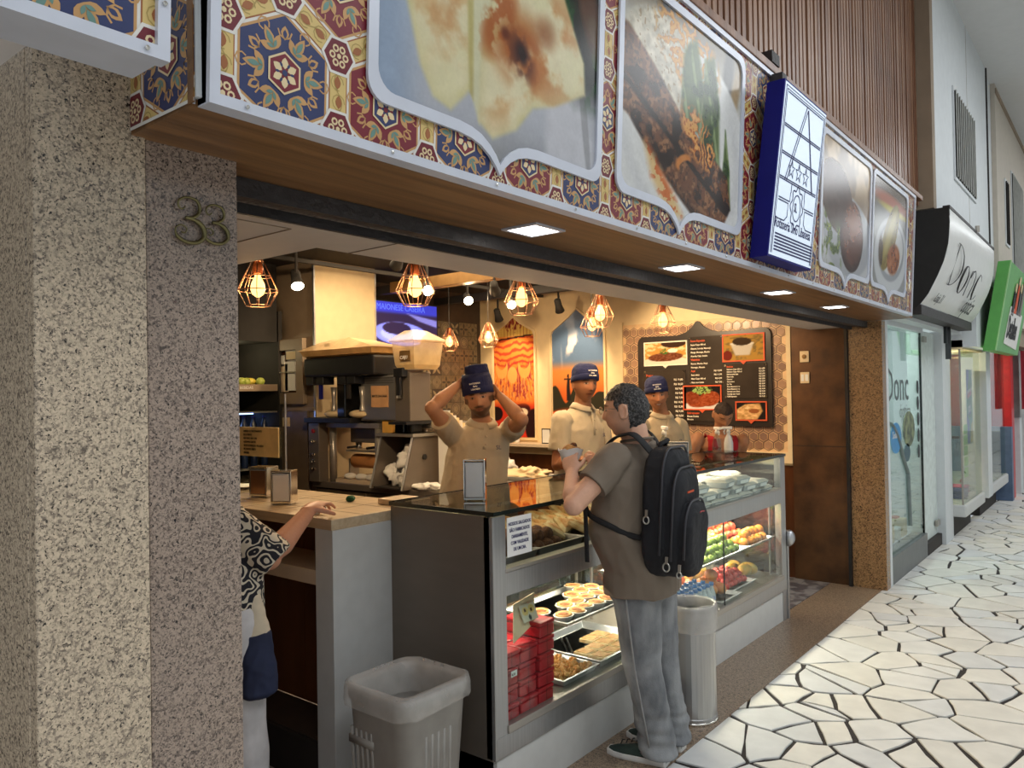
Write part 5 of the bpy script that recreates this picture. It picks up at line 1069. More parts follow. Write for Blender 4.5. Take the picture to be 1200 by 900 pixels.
# ================================================================ two display cases
def case(lab, Y0, Y1, endpost):
    X0, X1 = -2.66, -2.06; t = thing('display_case', lab, 'display case', ((X0+X1)/2, (Y0+Y1)/2, 0))
    MB().box(X0+.03, X1, Y0+.01, Y1-.01, 0, .215).build('base_panel', 'panel_white', t, bevel=.002)
    MB().box(X0, X1+.012, Y0, Y1, .222, .31).build('lower_ledge', 'steel_band', t, bevel=.003)
    MB().box(X1-.02, X1+.018, Y0+.07, Y1-.07, .31, .345).build('glass_rail', 'steel', t, bevel=.003)
    MB().box(X0, X1-.03, Y0+.01, Y1-.01, .31, .335).build('lower_deck', 'steel', t)
    MB().box(X1-.05, X1+.008, Y0+.07, Y1-.07, .875, .975).build('front_band', 'steel_band', t, bevel=.003)
    MB().box(X0, X1-.05, Y0+.01, Y1-.01, .93, .965).build('upper_deck', 'steel', t)
    MB().box(X1-.045, X1+.012, Y0+.07, Y1-.07, .975, .99).build('glass_rail', 'steel', t, bevel=.002)
    MB().box(X1-.006, X1, Y0+.07, Y1-.07, .345, .875).build('front_glass', 'glass', t)
    MB().box(X1-.006, X1, Y0+.07, Y1-.07, .99, 1.212).build('front_glass', 'glass', t)
    MB().box(X0+.05, X1-.08, Y0+.08, Y1-.08, .598, .606).build('glass_shelf', 'glass_green', t)
    for y in (Y0+.07, Y1-.07, (Y0+Y1)/2): 
        for x in ((X0+.05, X1-.09) if y != (Y0+Y1)/2 else (X0+.05,)): MB().lathe((x, y, .335), [(.009,0),(.009,.59)], 8).build('shelf_post', 'steel', t)
    MB().box(X0+.0, X0+.012, Y0+.07, Y1-.07, .335, .93).build('rear_door', 'glass_green', t)
    MB().box(X0, X0+.03, Y0+.06, Y1-.06, .965, .99).build('rear_rail', 'steel', t)
    MB().box(X0-.01, X1+.014, Y0-.004, Y1+.004, 1.222, 1.234).build('glass_top', 'glass_top', t)
    MB().box(X1+.012, X1+.0165, Y0-.006, Y1+.006, 1.218, 1.236).box(X0-.0135, X0-.009, Y0-.006, Y1+.006, 1.218, 1.236).box(X0-.01, X1+.014, Y0-.008, Y0-.003, 1.218, 1.236).box(X0-.01, X1+.014, Y1+.003, Y1+.008, 1.218, 1.236).build('top_edge', 'glass_edge', t)
    return t
c1 = case('steel and glass snack case with trays of pastries and red boxes', 2.41, 3.892, 0)
X0, X1 = -2.66, -2.06
MB().box(X0, X1-.005, 2.402, 2.43, .215, 1.215).build('end_panel', 'steel_dark', c1, bevel=.003)
MB().box(X1-.04, X1+.010, 2.402, 2.487, .222, 1.215).build('corner_post', 'steel_band', c1, bevel=.003)
MB().box(X0, X0+.04, 2.43, 2.49, .222, 1.215).build('corner_post', 'steel_band', c1)
MB().box(X1-.04, X1+.010, 3.822, 3.892, .222, 1.215).build('corner_post', 'steel_band', c1, bevel=.003)
MB().box(X0+.02, X1-.02, 2.42, 2.46, .02, .222).build('foot_block', 'steel', c1)
c2 = case('steel and glass fruit case with fruit, bottles and packed boxes', 3.912, 5.79, 1)
for (y0, y1) in ((3.912, 3.982), (5.70, 5.79)): MB().box(X1-.04, X1+.010, y0, y1, .222 if y0 > 5 else .222, 1.215).build('corner_post', 'steel_band', c2, bevel=.003)
MB().box(X0, X0+.04, 5.72, 5.79, .222, 1.215).build('corner_post', 'steel_band', c2)
MB().box(X0+.04, X1-.04, 5.775, 5.785, .35, .875).box(X0+.04, X1-.04, 5.775, 5.785, .99, 1.21).build('end_glass', 'glass_green', c2)
MB().box(X1-.05, X1+.005, 5.72, 5.80, 0, .222).build('foot_post', 'steel_band', c2, bevel=.003)
MB().box(X1-.0065, X1+.001, 4.69, 4.695, .345, .875).build('glass_joint', 'glass_edge', c2)
kb = MB().rings([[(-2.045+.045*math.cos(a)*s_, 5.80+d_, .60+.062*math.sin(a)*s_) for a in [i*PI/10 for i in range(20)]] for d_, s_ in ((0,.9),(.015,1.),(.05,.95),(.06,.7))]).build('round_bumper', 'alu', c2, smooth=True); MB().box(-2.075,-2.045,5.80,5.83,0,.66).build('bumper_post', 'steel_band', c2, bevel=.003)
# notice
t = thing('paper_notice', 'white paper notice with blue capitals taped inside the snack case glass', 'notice', (-2.055, 2.54, 1.04))
t.location = (-2.052, 2.57, 1.04)
MB().box(-2.053, -2.0505, 2.498, 2.665, 1.035, 1.20).build('sheet', 'paper', t)
for k, l in enumerate(('NOSSOS SALGADOS', 'SÃO FABRICADOS', 'DIARIAMENTE,', 'COM VALIDADE', 'DE UM DIA.')):
    text(t, l, .0205, basis((-2.0498, 2.5815, 1.165-k*.027), (0,1,0), (0,0,1)), 'ink', xs=.82, align='CENTER', bold=.0004)

# lamps inside the cases; under-shelf ones added to brighten the fruit and snacks
for (y0, y1) in ((2.5, 3.83), (3.98, 5.7)):
    for z, p in ((.925, 10.), (1.208, 2.5), (.594, 5.)):
        if z > 1 and y0 < 3: p = .8
        l = area('case_lamp_or_fill', (-2.30 if z > .6 else -2.5, (y0+y1)/2, z-.004), (0,0,0), .02, y1-y0-.1, p*(2.6 if y0 > 3 else 1.), (1,.86,.68))
        MB().box((-2.318 if z > .6 else -2.518), (-2.282 if z > .6 else -2.482), y0+.05, y1-.05, z-.002, z+.004).build('lamp_or_fill_strip', 'paper', c1 if y0 < 3 else c2)

# ---------------------------------------------------------------- snacks, upper deck
BROWN = mat('fried_kibbeh', lin(92,56,36), .75, col2=lin(132,84,50), vscale=60, bump=.8, bscale=120); DOUGH = mat('baked_dough', lin(190,124,62), .6, col2=lin(226,178,112), vscale=22, bump=.4, bscale=80, contrast=(.35,.6)); TOP = mat('browned_filling', lin(120,64,30), .7, col2=lin(190,118,58), vscale=70, bump=.8, bscale=160); CUP = mat('paper_cup', lin(232,226,216), .7)
def tray(lab, x0, x1, y0, y1, z, h=.035, rz=0, m_='alu', name='metal_tray'):
    t = thing(name, lab, 'tray', ((x0+x1)/2, (y0+y1)/2, z)); tray_mb(x0, x1, y0, y1, z+.001, h).build('tray_pan', m_, t, bevel=.002)
    # the hollow: floor a little below the rim
    return t
def pan(lab, x0, x1, y0, y1, z, h=.035, m_='alu', rz=0.):
    t = thing('metal_tray', lab, 'tray', ((x0+x1)/2, (y0+y1)/2, z)); W, D = (x1-x0)/2, (y1-y0)/2
    R = lambda g, zz: [(-W-g,-D-g,zz),(W+g,-D-g,zz),(W+g,D+g,zz),(-W-g,D+g,zz)]
    mb = MB(); mb.rings([R(-.016,.004),R(-.016,.0),R(0,.0),R(.012,h),R(.020,h),R(.020,h+.003),R(.006,h+.003),R(-.012,.004)], cap=True); mb.build('tray_pan', m_, t, local=True, smooth=False, bevel=.0015); t.rotation_euler = (0,0,rz); return t
for k, (y0, y1) in enumerate(((2.51,2.80), (2.84,3.17), (3.21,3.54), (3.58,3.82))):
    pan(('steel tray on the upper deck behind the paper notice', 'steel tray of dark fried balls and folded pastries on the upper deck', 'steel tray of triangular pastries on the upper deck', 'steel tray at the customer end of the upper deck')[k], -2.58, -2.14, y0, y1, .966, .045, 'steel')
kb_ = thing('kibbeh', 'brown oval fried ball in the front of the upper snack tray', 'snack', group='fried balls on the upper deck')
rs = [[(r*math.cos(2*PI*i/12), r*math.sin(2*PI*i/12), z) for i in range(12)] for r, z in ((.002,-.05),(.014,-.042),(.029,-.02),(.033,0),(.029,.02),(.014,.042),(.002,.05))]
MB().rings(rs).build('crust', BROWN, kb_, smooth=True)
random.seed(3)
for ly in range(2):
    for i in range(3):
        for j in range(7-ly):
            place(kb_, 0, (-2.19-i*.062-ly*.03, 2.60+j*.072+ly*.035+random.uniform(-.006,.006), 1.0+ly*.045), rot=(PI/2+random.uniform(-.3,.3), random.uniform(-.3,.3), random.uniform(-.5,.5)))
EFD = mat('pale_pastry', lin(222,180,118), .6, col2=lin(240,214,160), vscale=18, bump=.4, bscale=80, contrast=(.4,.6)); EFT = mat('toasted_pastry', lin(206,140,72), .6, col2=lin(232,188,120), vscale=30, bump=.5, bscale=100)
ef = thing('folded_pastry', 'golden triangular folded pastry on the upper deck', 'pastry', group='triangular pastries on the upper deck')
mb = MB(); T = [(-.075,-.05),(.075,-.05),(.0,.085)]; 
def rt(s_, z, r=.25): 
    out = []
    for i in range(3):
        a, b, c = Vector(T[i-1]), Vector(T[i]), Vector(T[(i+1) % 3])
        for f in (r, 0, -r): q_ = b+(a-b)*max(0,f)*.6+(c-b)*max(0,-f)*.6 if f else b*.9; out.append((q_.x*s_, q_.y*s_, z))
    return out
mb.rings([rt(.9,0), rt(1,.008), rt(.96,.022), rt(.6,.034), rt(.2,.036)]).build('dough', EFD, ef)
MB().rings([rt(.62,.0335), rt(.45,.038)]).build('browned_top', EFT, ef)
for i in range(4):
    for j in range(8):
        if j < 3 and i < 1: continue
        place(ef, 0, (-2.20-i*.090, 2.93+j*.112+random.uniform(-.01,.01), 1.015+(j % 2)*.008+i*.010), rot=(random.uniform(-.12,.12), .42+random.uniform(-.1,.15), random.uniform(-.7, .7)))
for i in range(2):
    for j in range(3): place(ef, 0, (-2.42-i*.09, 2.58+j*.09, .985+i*.02), rot=(random.uniform(-.3,.2), random.uniform(-.2,.3), random.uniform(0, 6)))
t = thing('price_card', 'small cream card hanging at the back of the upper deck', 'card', (-2.6, 3.1, 1.1)); MB().box(-2.602, -2.6, 3.05, 3.15, 1.10, 1.20).build('card', 'cream', t); text(t, 'AVISO', .02, basis((-2.5985, 3.065, 1.16), (0,1,0), (0,0,1)), 'inkblack')
# ---------------------------------------------------------------- lower glass shelf: little pies
pan('aluminium tray of small round pies on the glass shelf', -2.50, -2.12, 3.02, 3.66, .607, .02)
pie = thing('small_pie', 'small open pie in a white paper cup on the glass shelf tray', 'pie', group='small pies on the glass shelf')
MB().rings([[(r*(1+.05*(i % 2)*(z > .01))*math.cos(2*PI*i/20), r*(1+.05*(i % 2)*(z > .01))*math.sin(2*PI*i/20), z) for i in range(20)] for r, z in ((.031,0),(.049,.034))]).build('paper_cup', CUP, pie)
MB().lathe((0,0,0), [(.036,.022),(.043,.032),(.040,.042),(.030,.040),(.026,.036)], 18).build('crust', DOUGH, pie, smooth=True)
MB().lathe((0,0,0), [(.027,.036),(.020,.040),(.004,.042)], 14).build('filling', TOP, pie, smooth=True)
PIES = [(-2.17,3.07),(-2.17,3.165),(-2.17,3.26),(-2.17,3.355),(-2.17,3.45),(-2.17,3.545),(-2.265,3.22),(-2.265,3.315),(-2.265,3.41),(-2.265,3.505),(-2.265,3.60),(-2.36,3.40),(-2.36,3.50),(-2.36,3.60),(-2.29,3.05),(-2.45,3.55)]
for x, y in PIES: place(pie, 0, (x+random.uniform(-.006,.006), y+random.uniform(-.006,.006), .612), rz=random.uniform(0,6), rot=(random.uniform(-.08,.08), random.uniform(-.08,.08), random.uniform(0,6)))
# ---------------------------------------------------------------- lower deck
pan('aluminium tray of flat square pastries at the back of the lower deck', -2.56, -2.12, 3.30, 3.80, .336, .035)
pan('aluminium tray of nut pastries beside the red boxes', -2.42, -2.12, 2.98, 3.25, .336, .03)
sq = thing('square_pastry', 'flat golden square pastry in the aluminium tray', 'pastry', group='square pastries on the lower deck'); MB().box(-.045,.045,-.045,.045,0,.022).build('pastry_slab', EFD, sq, bevel=.005); MB().box(-.036,.036,-.036,.036,.0225,.0245).build('glaze', EFT, sq)
for i in range(3):
    for j in range(4):
        if i == 2 and j < 2: continue
        place(sq, 0, (-2.175-i*.098, 3.40+j*.098, .341), rz=random.uniform(-.06,.06))
nut = thing('nut_cluster', 'small lumpy honey nut cluster in the front tray', 'sweet', group='nut clusters beside the red boxes')
mb = MB(); 
for k in range(7): mb.sphere((random.uniform(-.016,.016), random.uniform(-.016,.016), random.uniform(.008,.02)), random.uniform(.008,.012), nu=7, nv=5)
mb.build('nuts', mat('honey_nuts', lin(206,140,66), .4, col2=lin(232,184,110), vscale=80), nut, smooth=True)
for i in range(6):
    for j in range(6):
        for k in range(2 if (i+j) % 2 else 1): place(nut, 0, (-2.15-i*.044+random.uniform(-.006,.006), 3.005+j*.044+random.uniform(-.006,.006), .342+k*.018), rz=random.uniform(0,6))
t = thing('tongs', 'dark serving tongs lying in the tray of square pastries', 'tongs', (-2.42, 3.4, .36)); MB().tube([(-2.30,3.33,.352),(-2.48,3.52,.362)], .006, 6, flat=.4).tube([(-2.32,3.32,.352),(-2.50,3.50,.362)], .006, 6, flat=.4).build('arms', 'blackgloss', t)
t = thing('striped_pipe', 'white and silver beaded strip lying above the trays', 'strip', (-2.4, 2.95, .6))
for k in range(15): MB().sphere((-2.45+k*.006, 2.86+k*.018, .612), .008, nu=8, nv=5).build('bead', 'paper' if k % 2 else 'chrome', t, smooth=True)
rb = thing('red_box', 'small red sweet box', 'box', group='red boxes')
MB().box(-.048,.048,-.058,.058,0,.047).build('carton', 'redbox', rb, bevel=.006); MB().box(-.050,.050,-.060,.060,.049,.068).build('lid', 'redbox', rb, bevel=.006); MB().box(.0502,.0508,-.002,.0,.005,.066).build('seam', 'blackm', rb)
TIER = ('bottom', 'second', 'third', 'top'); 
for l in range(5):
    for i in range(3):
        for j in range(3):
            if l == 4 and (j < 2 or i > 1): continue
            place(rb, 0, (-2.125-i*.108-l*.004+random.uniform(-.004,.004), 2.535+j*.13+random.uniform(-.006,.006)+l*.006, .337+l*.0715), rz=random.uniform(-.07,.07), label='red box, %s tier, %s, %s' % (('bottom','second','third','fourth','topmost')[l], ('front row against the glass','middle row','back row')[i], ('nearest the steel end','in the middle','nearest the nut tray')[j]))
t = thing('box_sticker', 'small white price sticker on a red box behind the glass', 'sticker', (-2.072, 2.55, .52)); MB().box(-2.0725, -2.0715, 2.535, 2.575, .52, .545).build('sticker', 'paper', t); text(t, '8,50', .014, basis((-2.0708, 2.538, .526), (0,1,0), (0,0,1)), 'inkblack'); 
t = thing('leaflet', 'pale leaflet with a photo leaning on the red boxes', 'leaflet', (-2.1, 2.72, .62))
MB().prism([(2.62,.63),(2.80,.68),(2.84,.80),(2.68,.78)], lambda a, b: (-2.12-(b-.6)*.3, a, b), lambda a, b: (-2.118-(b-.6)*.3, a, b)).build('sheet', 'cream', t)
def lf(u, v): im = np.zeros(u.shape+(3,))+[214,206,180]; im = mixc(im, (226,196,120), ell(u,v,.3,.6,.2,.25)); im = mixc(im, (226,196,120), ell(u,v,.72,.65,.2,.25)); im = mixc(im, (90,60,40), ell(u,v,.3,.65,.08,.1)); im = mixc(im, (90,60,40), ell(u,v,.7,.6,.08,.1)); return mixc(im, (70,70,70), ell(u,v,.5,.2,.1,.15))
print_mesh('photo', lf, 24, 16, lambda u, v: (-2.114-(.03+.1*v)*.3-.006, 2.70+.11*u, .70+.07*v), PRINT, t)
t = thing('order_sheet', 'sheet of printed paper on the rear rail above the pie tray', 'paper', (-2.6, 3.3, .8)); MB().prism([(3.2,.78),(3.42,.78),(3.42,.90),(3.2,.90)], lambda a, b: (-2.60, a, b), lambda a, b: (-2.602, a, b)).build('sheet', 'paper', t)

# ---------------------------------------------------------------- fruit case
pan('steel tray of green limes and guavas on the fruit shelf', -2.56, -2.12, 4.02, 5.18, .607, .02, 'alu'); pan('steel tray of oranges and apples on the fruit shelf', -2.56, -2.12, 5.24, 5.68, .607, .02, 'alu')
def heap(proto, x0, x1, y0, y1, z, step, layers, lab=None, grp=None):
    for l in range(layers):
        xs = np.arange(x0+step*.5*l, x1-step*.4*l+1e-6, step); ys = np.arange(y0+step*.5*l, y1-step*.5*l+1e-6, step)
        for x in xs:
            for y in ys: place(proto, 0, (x+random.uniform(-.005,.005), y+random.uniform(-.005,.005), z+l*step*.62), rot=(random.uniform(-.5,.5), random.uniform(-.5,.5), random.uniform(0,6)))
heap(fruit('lime', 'green lime heaped on the fruit shelf behind the backpack', 'limes on the fruit shelf', .029), -2.46, -2.15, 4.62, 5.14, .610, .060, 3)
heap(fruit('lemon', 'yellow lemon at the near end of the fruit shelf', 'lemons on the fruit shelf', .032, 1.25), -2.42, -2.16, 4.34, 4.56, .610, .066, 2)
heap(fruit('orange', 'orange on the fruit shelf beyond the limes', 'oranges on the fruit shelf', .036), -2.24, -2.15, 5.28, 5.64, .610, .072, 2)
heap(fruit('apple', 'red apple heaped at the back of the fruit shelf', 'apples on the fruit shelf', .036), -2.50, -2.32, 5.16, 5.64, .614, .072, 3)
heap(fruit('guava', 'yellow-green guava at the far end of the fruit shelf', 'guavas on the fruit shelf', .034), -2.54, -2.46, 4.6, 5.1, .614, .07, 2)
# lower deck fruit
pan('white tray of strawberries and red fruit on the lower fruit deck', -2.44, -2.16, 5.02, 5.42, .336, .02, 'paper'); pan('white tray of mangoes and yellow fruit on the lower fruit deck', -2.34, -2.10, 4.72, 5.0, .336, .02, 'paper')
heap(fruit('mango', 'orange-red mango on the lower fruit deck', 'mangoes on the lower fruit deck', .045, 1.3), -2.30, -2.15, 4.76, 4.98, .345, .080, 3)
heap(fruit('strawberry', 'strawberry in the white tray on the lower fruit deck', 'strawberries on the lower fruit deck', .025), -2.40, -2.20, 5.05, 5.39, .345, .046, 3)
heap(fruit('papaya', 'yellow papaya at the far end of the lower fruit deck', 'papayas on the lower fruit deck', .05, 1.5), -2.36, -2.18, 5.50, 5.64, .345, .10, 1)
heap(fruit('peach', 'peach behind the bottles on the lower fruit deck', 'peaches on the lower fruit deck', .036), -2.52, -2.40, 4.75, 5.0, .34, .075, 2)
heap(fruit('melon', 'green-yellow melon at the back of the lower fruit deck', 'melons on the lower fruit deck', .055, 1.15), -2.54, -2.5, 5.1, 5.4, .34, .11, 2)
WATER = glass('clear_plastic', (.82,.92,.96), .1); 
bt = thing('juice_bottle', 'small plastic bottle with coloured cap and label on the lower fruit deck', 'bottle', group='bottles on the lower fruit deck')
MB().lathe((0,0,0), [(.024,0),(.027,.01),(.027,.085),(.013,.125),(.012,.14)], 14).build('bottle_body', mat('milky_plastic', lin(206,216,222), .25), bt, smooth=True)
MB().lathe((0,0,0), [(.0275,.03),(.0275,.075)], 14, cap=False).build('label', mat('blue_label', lin(120,140,190), .4, col2=lin(226,230,240), vscale=60, contrast=(.48,.52)), bt, smooth=True); cap_ = MB().lathe((0,0,0), [(.015,.138),(.015,.158)], 12).build('cap', mat('cyan_cap', lin(40,120,190), .4), bt)
for i in range(3):
    for j in range(9): place(bt, 0, (-2.13-i*.058, 4.18+j*.058, .336), rz=i+j)
bg = thing('juice_bottle', 'small plastic bottle with green cap on the lower fruit deck', 'bottle', group='green-capped bottles'); 
for ch, nm, m_ in ((bt.children[0], 'bottle_body', None), (bt.children[1], 'label', None)): c_ = ch.copy(); C.objects.link(c_); c_.parent = bg
MB().lathe((0,0,0), [(.015,.138),(.015,.158)], 12).build('cap', mat('green_cap', lin(40,150,90), .4), bg)
for j in range(3): place(bg, 0, (-2.13, 4.03+j*.05, .336))
# packed boxes on the upper deck
pb = thing('snack_pack', 'clear-lidded foil pack stacked on the upper deck of the fruit case', 'pack', group='foil packs in the fruit case')
R_ = lambda g, z: [(-.07-g,-.10-g,z),(.07+g,-.10-g,z),(.07+g,.10+g,z),(-.07-g,.10+g,z)]
MB().rings([R_(-.012,0),R_(0,.035),R_(.005,.037)]).build('foil_tray', mat('foil', lin(190,196,200), .35, .5), pb); MB().rings([R_(.003,.037),R_(-.02,.054)]).build('lid', mat('card_lid', lin(206,200,186), .5), pb)
MB().box(.071,.0715,-.06,.06,.008,.03).build('pack_label', 'paper', pb)
for l in range(3):
    for i in range(3):
        for j in range(8-l):
            if l == 2 and random.random() < .3: continue
            place(pb, 0, (-2.16-i*.15+random.uniform(-.006,.006), 4.06+j*.215+l*.09+random.uniform(-.01,.01), .966+l*.0555), rz=random.uniform(-.12,.12))
# spray bottles
def spray(lab, loc, rz, s=1., clear=True):
    t = thing('spray_bottle', lab, 'spray bottle', loc, rz=rz); t.scale = (s, s, s)
    MB().lathe((0,0,0), [(.036,0),(.040,.01),(.040,.09),(.030,.135),(.014,.165),(.013,.18)], 18).build('bottle_body', glass('spray_plastic', (.80,.84,.84), .08) if clear else 'paper', t, smooth=True, local=True)
    MB().lathe((0,0,0), [(.036,.004),(.037,.05),(.002,.052)], 16).build('liquid', glass('spray_liquid', (.7,.76,.78), .05), t, smooth=True, local=True)
    MB().lathe((0,0,0), [(.017,.176),(.017,.20),(.012,.205),(.012,.215)], 14).build('collar', 'paper', t, smooth=True, local=True)
    MB().box(-.06,.035,-.012,.012,.212,.238).build('spray_head', 'paper', t, local=True, bevel=.006); MB().box(-.068,-.06,-.007,.007,.216,.232).build('nozzle', 'paper', t, local=True); MB().tube([(-.030,0,.212),(-.040,0,.19),(-.032,0,.165)], .006, 6).build('trigger', 'paper', t, local=True)
spray('clear spray bottle with white trigger in front of the man in red', (-2.50, 5.60, 1.237), 2.6, .85)
spray('second white spray bottle just behind the clear one', (-2.44, 5.68, 1.237), .4, .85, clear=False)
spray('clear spray bottle behind the backpack by the napkin dispenser', (-2.58, 4.90, 1.237), 2.4)
t = thing('lidded_tub', 'flat clear tub with red sweets on the fruit case top', 'tub', (-2.36, 5.35, 1.237)); MB().rings([[(-2.36+a*r_x, 5.35+b*.11*s_, 1.238+z) for a, b in ((-1,-1),(1,-1),(1,1),(-1,1))] for r_x, s_, z in ((.07,.9,0),(.08,1,.03))]).build('tub', glass('tub_plastic', (.8,.6,.58), .1), t); MB().box(-2.445,-2.275,5.235,5.465,1.2685,1.275).build('lid', glass('tub_lid', (.85,.85,.84), .1), t)

# ================================================================ bins
b1 = thing('square_waste_bin', 'grey rounded-square plastic waste bin with clear liner by the counter', 'bin', (-2.22, 2.05, 0))
def rsq(hx_, hy_, r, z, n=6, c=(-2.22,2.08)):
    pts = []
    for sx, sy, t0 in ((1,1,0),(-1,1,PI/2),(-1,-1,PI),(1,-1,1.5*PI)):
        for i in range(n+1): t = t0+i*PI/2/n; pts.append((c[0]+sx*(hx_-r)+r*math.cos(t), c[1]+sy*(hy_-r)+r*math.sin(t), z))
    return pts
MB().rings([rsq(.135,.135,.05,.0),rsq(.14,.14,.06,.02),rsq(.170,.175,.065,.56),rsq(.176,.181,.065,.57),rsq(.179,.184,.065,.615),rsq(.170,.175,.065,.615),rsq(.162,.167,.06,.56),rsq(.130,.130,.045,.02)], cap=True).build('bin_body', 'binplastic', b1, smooth=True)
mb = MB()
for k in range(5):
    z0, z1 = .06, .46; y = 2.08+(k-2)*.032
    for X_, sg in ((1, 1),): 
        mb.tube([(-2.22+.143+.02*(z-.02)/.55, y-0, z) for z in (z0, .2, .33, z1)], .008, 6)
mb.build('ribs', 'binplastic', b1, smooth=True)
mb = MB()
for k in range(5):
    mb.tube([(-2.30+(k-2)*.028, 2.08-.143-.026*(z-.02)/.55, z) for z in (.06,.2,.33,.46)], .008, 6)
mb.box(-2.37,-2.23,1.91,1.92,.40,.43).build('ribs', 'binplastic', b1, smooth=True)
def wob(ring, amp, s=9, ph=0): return [tuple(Vector(p)+Vector((mnoise.noise(Vector(p)*s+Vector((ph,0,0)))*amp, mnoise.noise(Vector(p)*s+Vector((0,7+ph,0)))*amp, mnoise.noise(Vector(p)*s*1.4+Vector((3,ph,9)))*amp*.8))) for p in ring]
ls_ = []
for g, z in ((.010,.545),(.013,.56),(.012,.60),(.008,.628),(-.006,.632),(-.022,.60),(-.030,.50)): ls_.append(wob(rsq(.177+g,.182+g,.066,z,10), .012 if z < .56 or g < -.01 else .004, 16))
MB().rings(ls_, cap=False).build('bin_liner', 'liner', b1, smooth=True)
b2 = thing('round_waste_bin', 'round grey steel waste bin with clear liner beside the customer', 'bin', (-1.86, 3.78, 0))
cx_, cy_ = -1.85, 3.77
def circ(r, z, n=28): return [(cx_+r*math.cos(2*PI*i/n), cy_+r*math.sin(2*PI*i/n), z) for i in range(n)]
MB().rings([circ(.126,0),circ(.13,.004),circ(.13,.03),circ(.127,.034),circ(.127,.58),circ(.132,.584),circ(.132,.602),circ(.124,.602),circ(.121,.58),circ(.12,.02)]).build('bin_body', 'steel_band', b2, smooth=False, bevel=.001)
MB().rings([circ(.1275,.0),circ(.133,.002),circ(.133,.014),circ(.128,.016)]).build('base_ring', 'chrome', b2, smooth=True)
MB().rings([wob(circ(r, z), .008, 18, 4) for r, z in ((.136,.47),(.139,.52),(.137,.58),(.136,.608),(.126,.610),(.115,.60),(.113,.55))], cap=False).build('bin_liner', 'liner', b2, smooth=True)
# ================================================================ neighbouring optician and shops
of = thing('optician_shopfront', 'glass shopfront of the optician with white frame and blue vinyl discs', 'shopfront', (-1.7, 8.0, 0))
MB().box(-1.74, -1.655, 7.20, 7.27, 0, 2.34).box(-1.72, -1.66, 7.27, 8.75, 2.27, 2.34).build('white_frame', 'wallwhite', of, bevel=.002)
MB().box(-1.80, -1.66, 7.27, 8.75, 0, .235).build('stone_sill', mat('grey_sill', lin(96,98,98), .4), of, bevel=.003)
MB().box(-1.695, -1.687, 7.27, 8.72, .235, 2.27).build('window_glass', 'glass_shop', of)
MB().box(-1.70, -1.68, 8.72, 8.75, .235, 2.27).build('glass_edge_strip', 'glass_edge', of)
text(of, 'Donc', .42, basis((-1.683, 7.27, 1.60), (0,1,0), (0,0,1)), mat('grey_vinyl', lin(84,92,92), .5), xs=.95); text(of, 'óptica', .18, basis((-1.683, 7.78, 1.44), (0,1,0), (0,0,1)), mat('grey_vinyl_light', lin(120,128,126), .5))
for (y, z, r, m_) in ((7.62,1.26,.2,'blue_disc'), (8.14,1.32,.24,'photo_disc'), (8.05,1.10,.12,'dark_disc')):
    mm = mat(m_, {'blue_disc': lin(70,140,190), 'photo_disc': lin(140,150,110), 'dark_disc': lin(60,90,100)}[m_], .5, col2={'blue_disc': None, 'photo_disc': lin(60,70,60), 'dark_disc': None}[m_], vscale=12)
    MB().prism([(y+r*math.cos(t), z+r*.7*math.sin(t)) for t in [i*PI/12 for i in range(24)]], lambda a, b: (-1.685, a, b), lambda a, b: (-1.682, a, b)).build('vinyl_disc', mm, of)
text(of, 'Solar', .09, basis((-1.680, 7.48, 1.26), (0,1,0), (0,0,1)), 'paper')
MB().tube([(-1.681, 7.3+i*.08, 1.42-.012*i*i*.6) for i in range(8)]+[(-1.681,8.05,.9),(-1.681,8.1,.4)], .018, 6, flat=.3).build('arc_strip', mat('grey_vinyl2', lin(140,150,150), .5), of)
for z in (1.72,1.56,1.40,1.24,1.08): MB().sphere((-1.682, 8.55, z), .006, .05, .07, 10, 6).build('sticker', ('black','blue')[int(z*100) % 2], of)
# inside of optician
MB().box(-3.6, -3.5, 7.2, 11, 0, 2.5).box(-3.6, -1.70, 7.19, 7.20, 0, 2.5).build('inner_wall', mat('optician_wall', lin(196,212,206), .6), of)
MB().box(-3.5, -1.72, 7.27, 9.6, 2.36, 2.40).build('inner_ceiling', 'wallwhite', of)
for z in (.45, .85): MB().box(-2.3, -1.9, 7.3, 8.6, z, z+.012).build('glass_shelf', 'glass_green', of)
EY = [mat('eyewear_%d' % i, lin(*c), .3) for i, c in enumerate(((40,50,90),(210,205,190),(90,70,60)))]
for i in range(10):
    t = thing('spectacles', 'pair of spectacles on display behind the optician window', 'spectacles', (-1.98, 7.42+i*.12, .46 if i % 2 else .86), 'spectacles behind the optician window')
    for s_ in (-1, 1): MB().tube([(0+.0, s_*.035+.026*math.cos(a), .03+.02*math.sin(a)) for a in [k*PI/5 for k in range(10)]], .003, 5, closed=True).build('rim', EY[i % 3], t, local=True)
    MB().box(-.1,0,-.062,-.058,.032,.036).box(-.1,0,.058,.062,.032,.036).box(-.002,.002,-.012,.012,.034,.038).build('temples', EY[i % 3], t, local=True)
for i in range(5):
    t = thing('display_block', 'pale stacked display block in the optician window', 'display block', (-1.9, 7.4+i*.26, .24), 'display blocks in the optician window'); MB().box(-.1,.1,-.09,.09,0,.12+.05*(i % 3)).build('block', ('cream','wallwhite')[i % 2], t, bevel=.01, local=True); MB().box(-.04,.04,-.06,.06,.121+.05*(i % 3),.135+.05*(i % 3)).build('card', ('blue','orange','paper')[i % 3], t, local=True)
t = thing('shop_door', 'white optician door standing at the end of the shopfront', 'door', (-1.7, 9.1, 0))
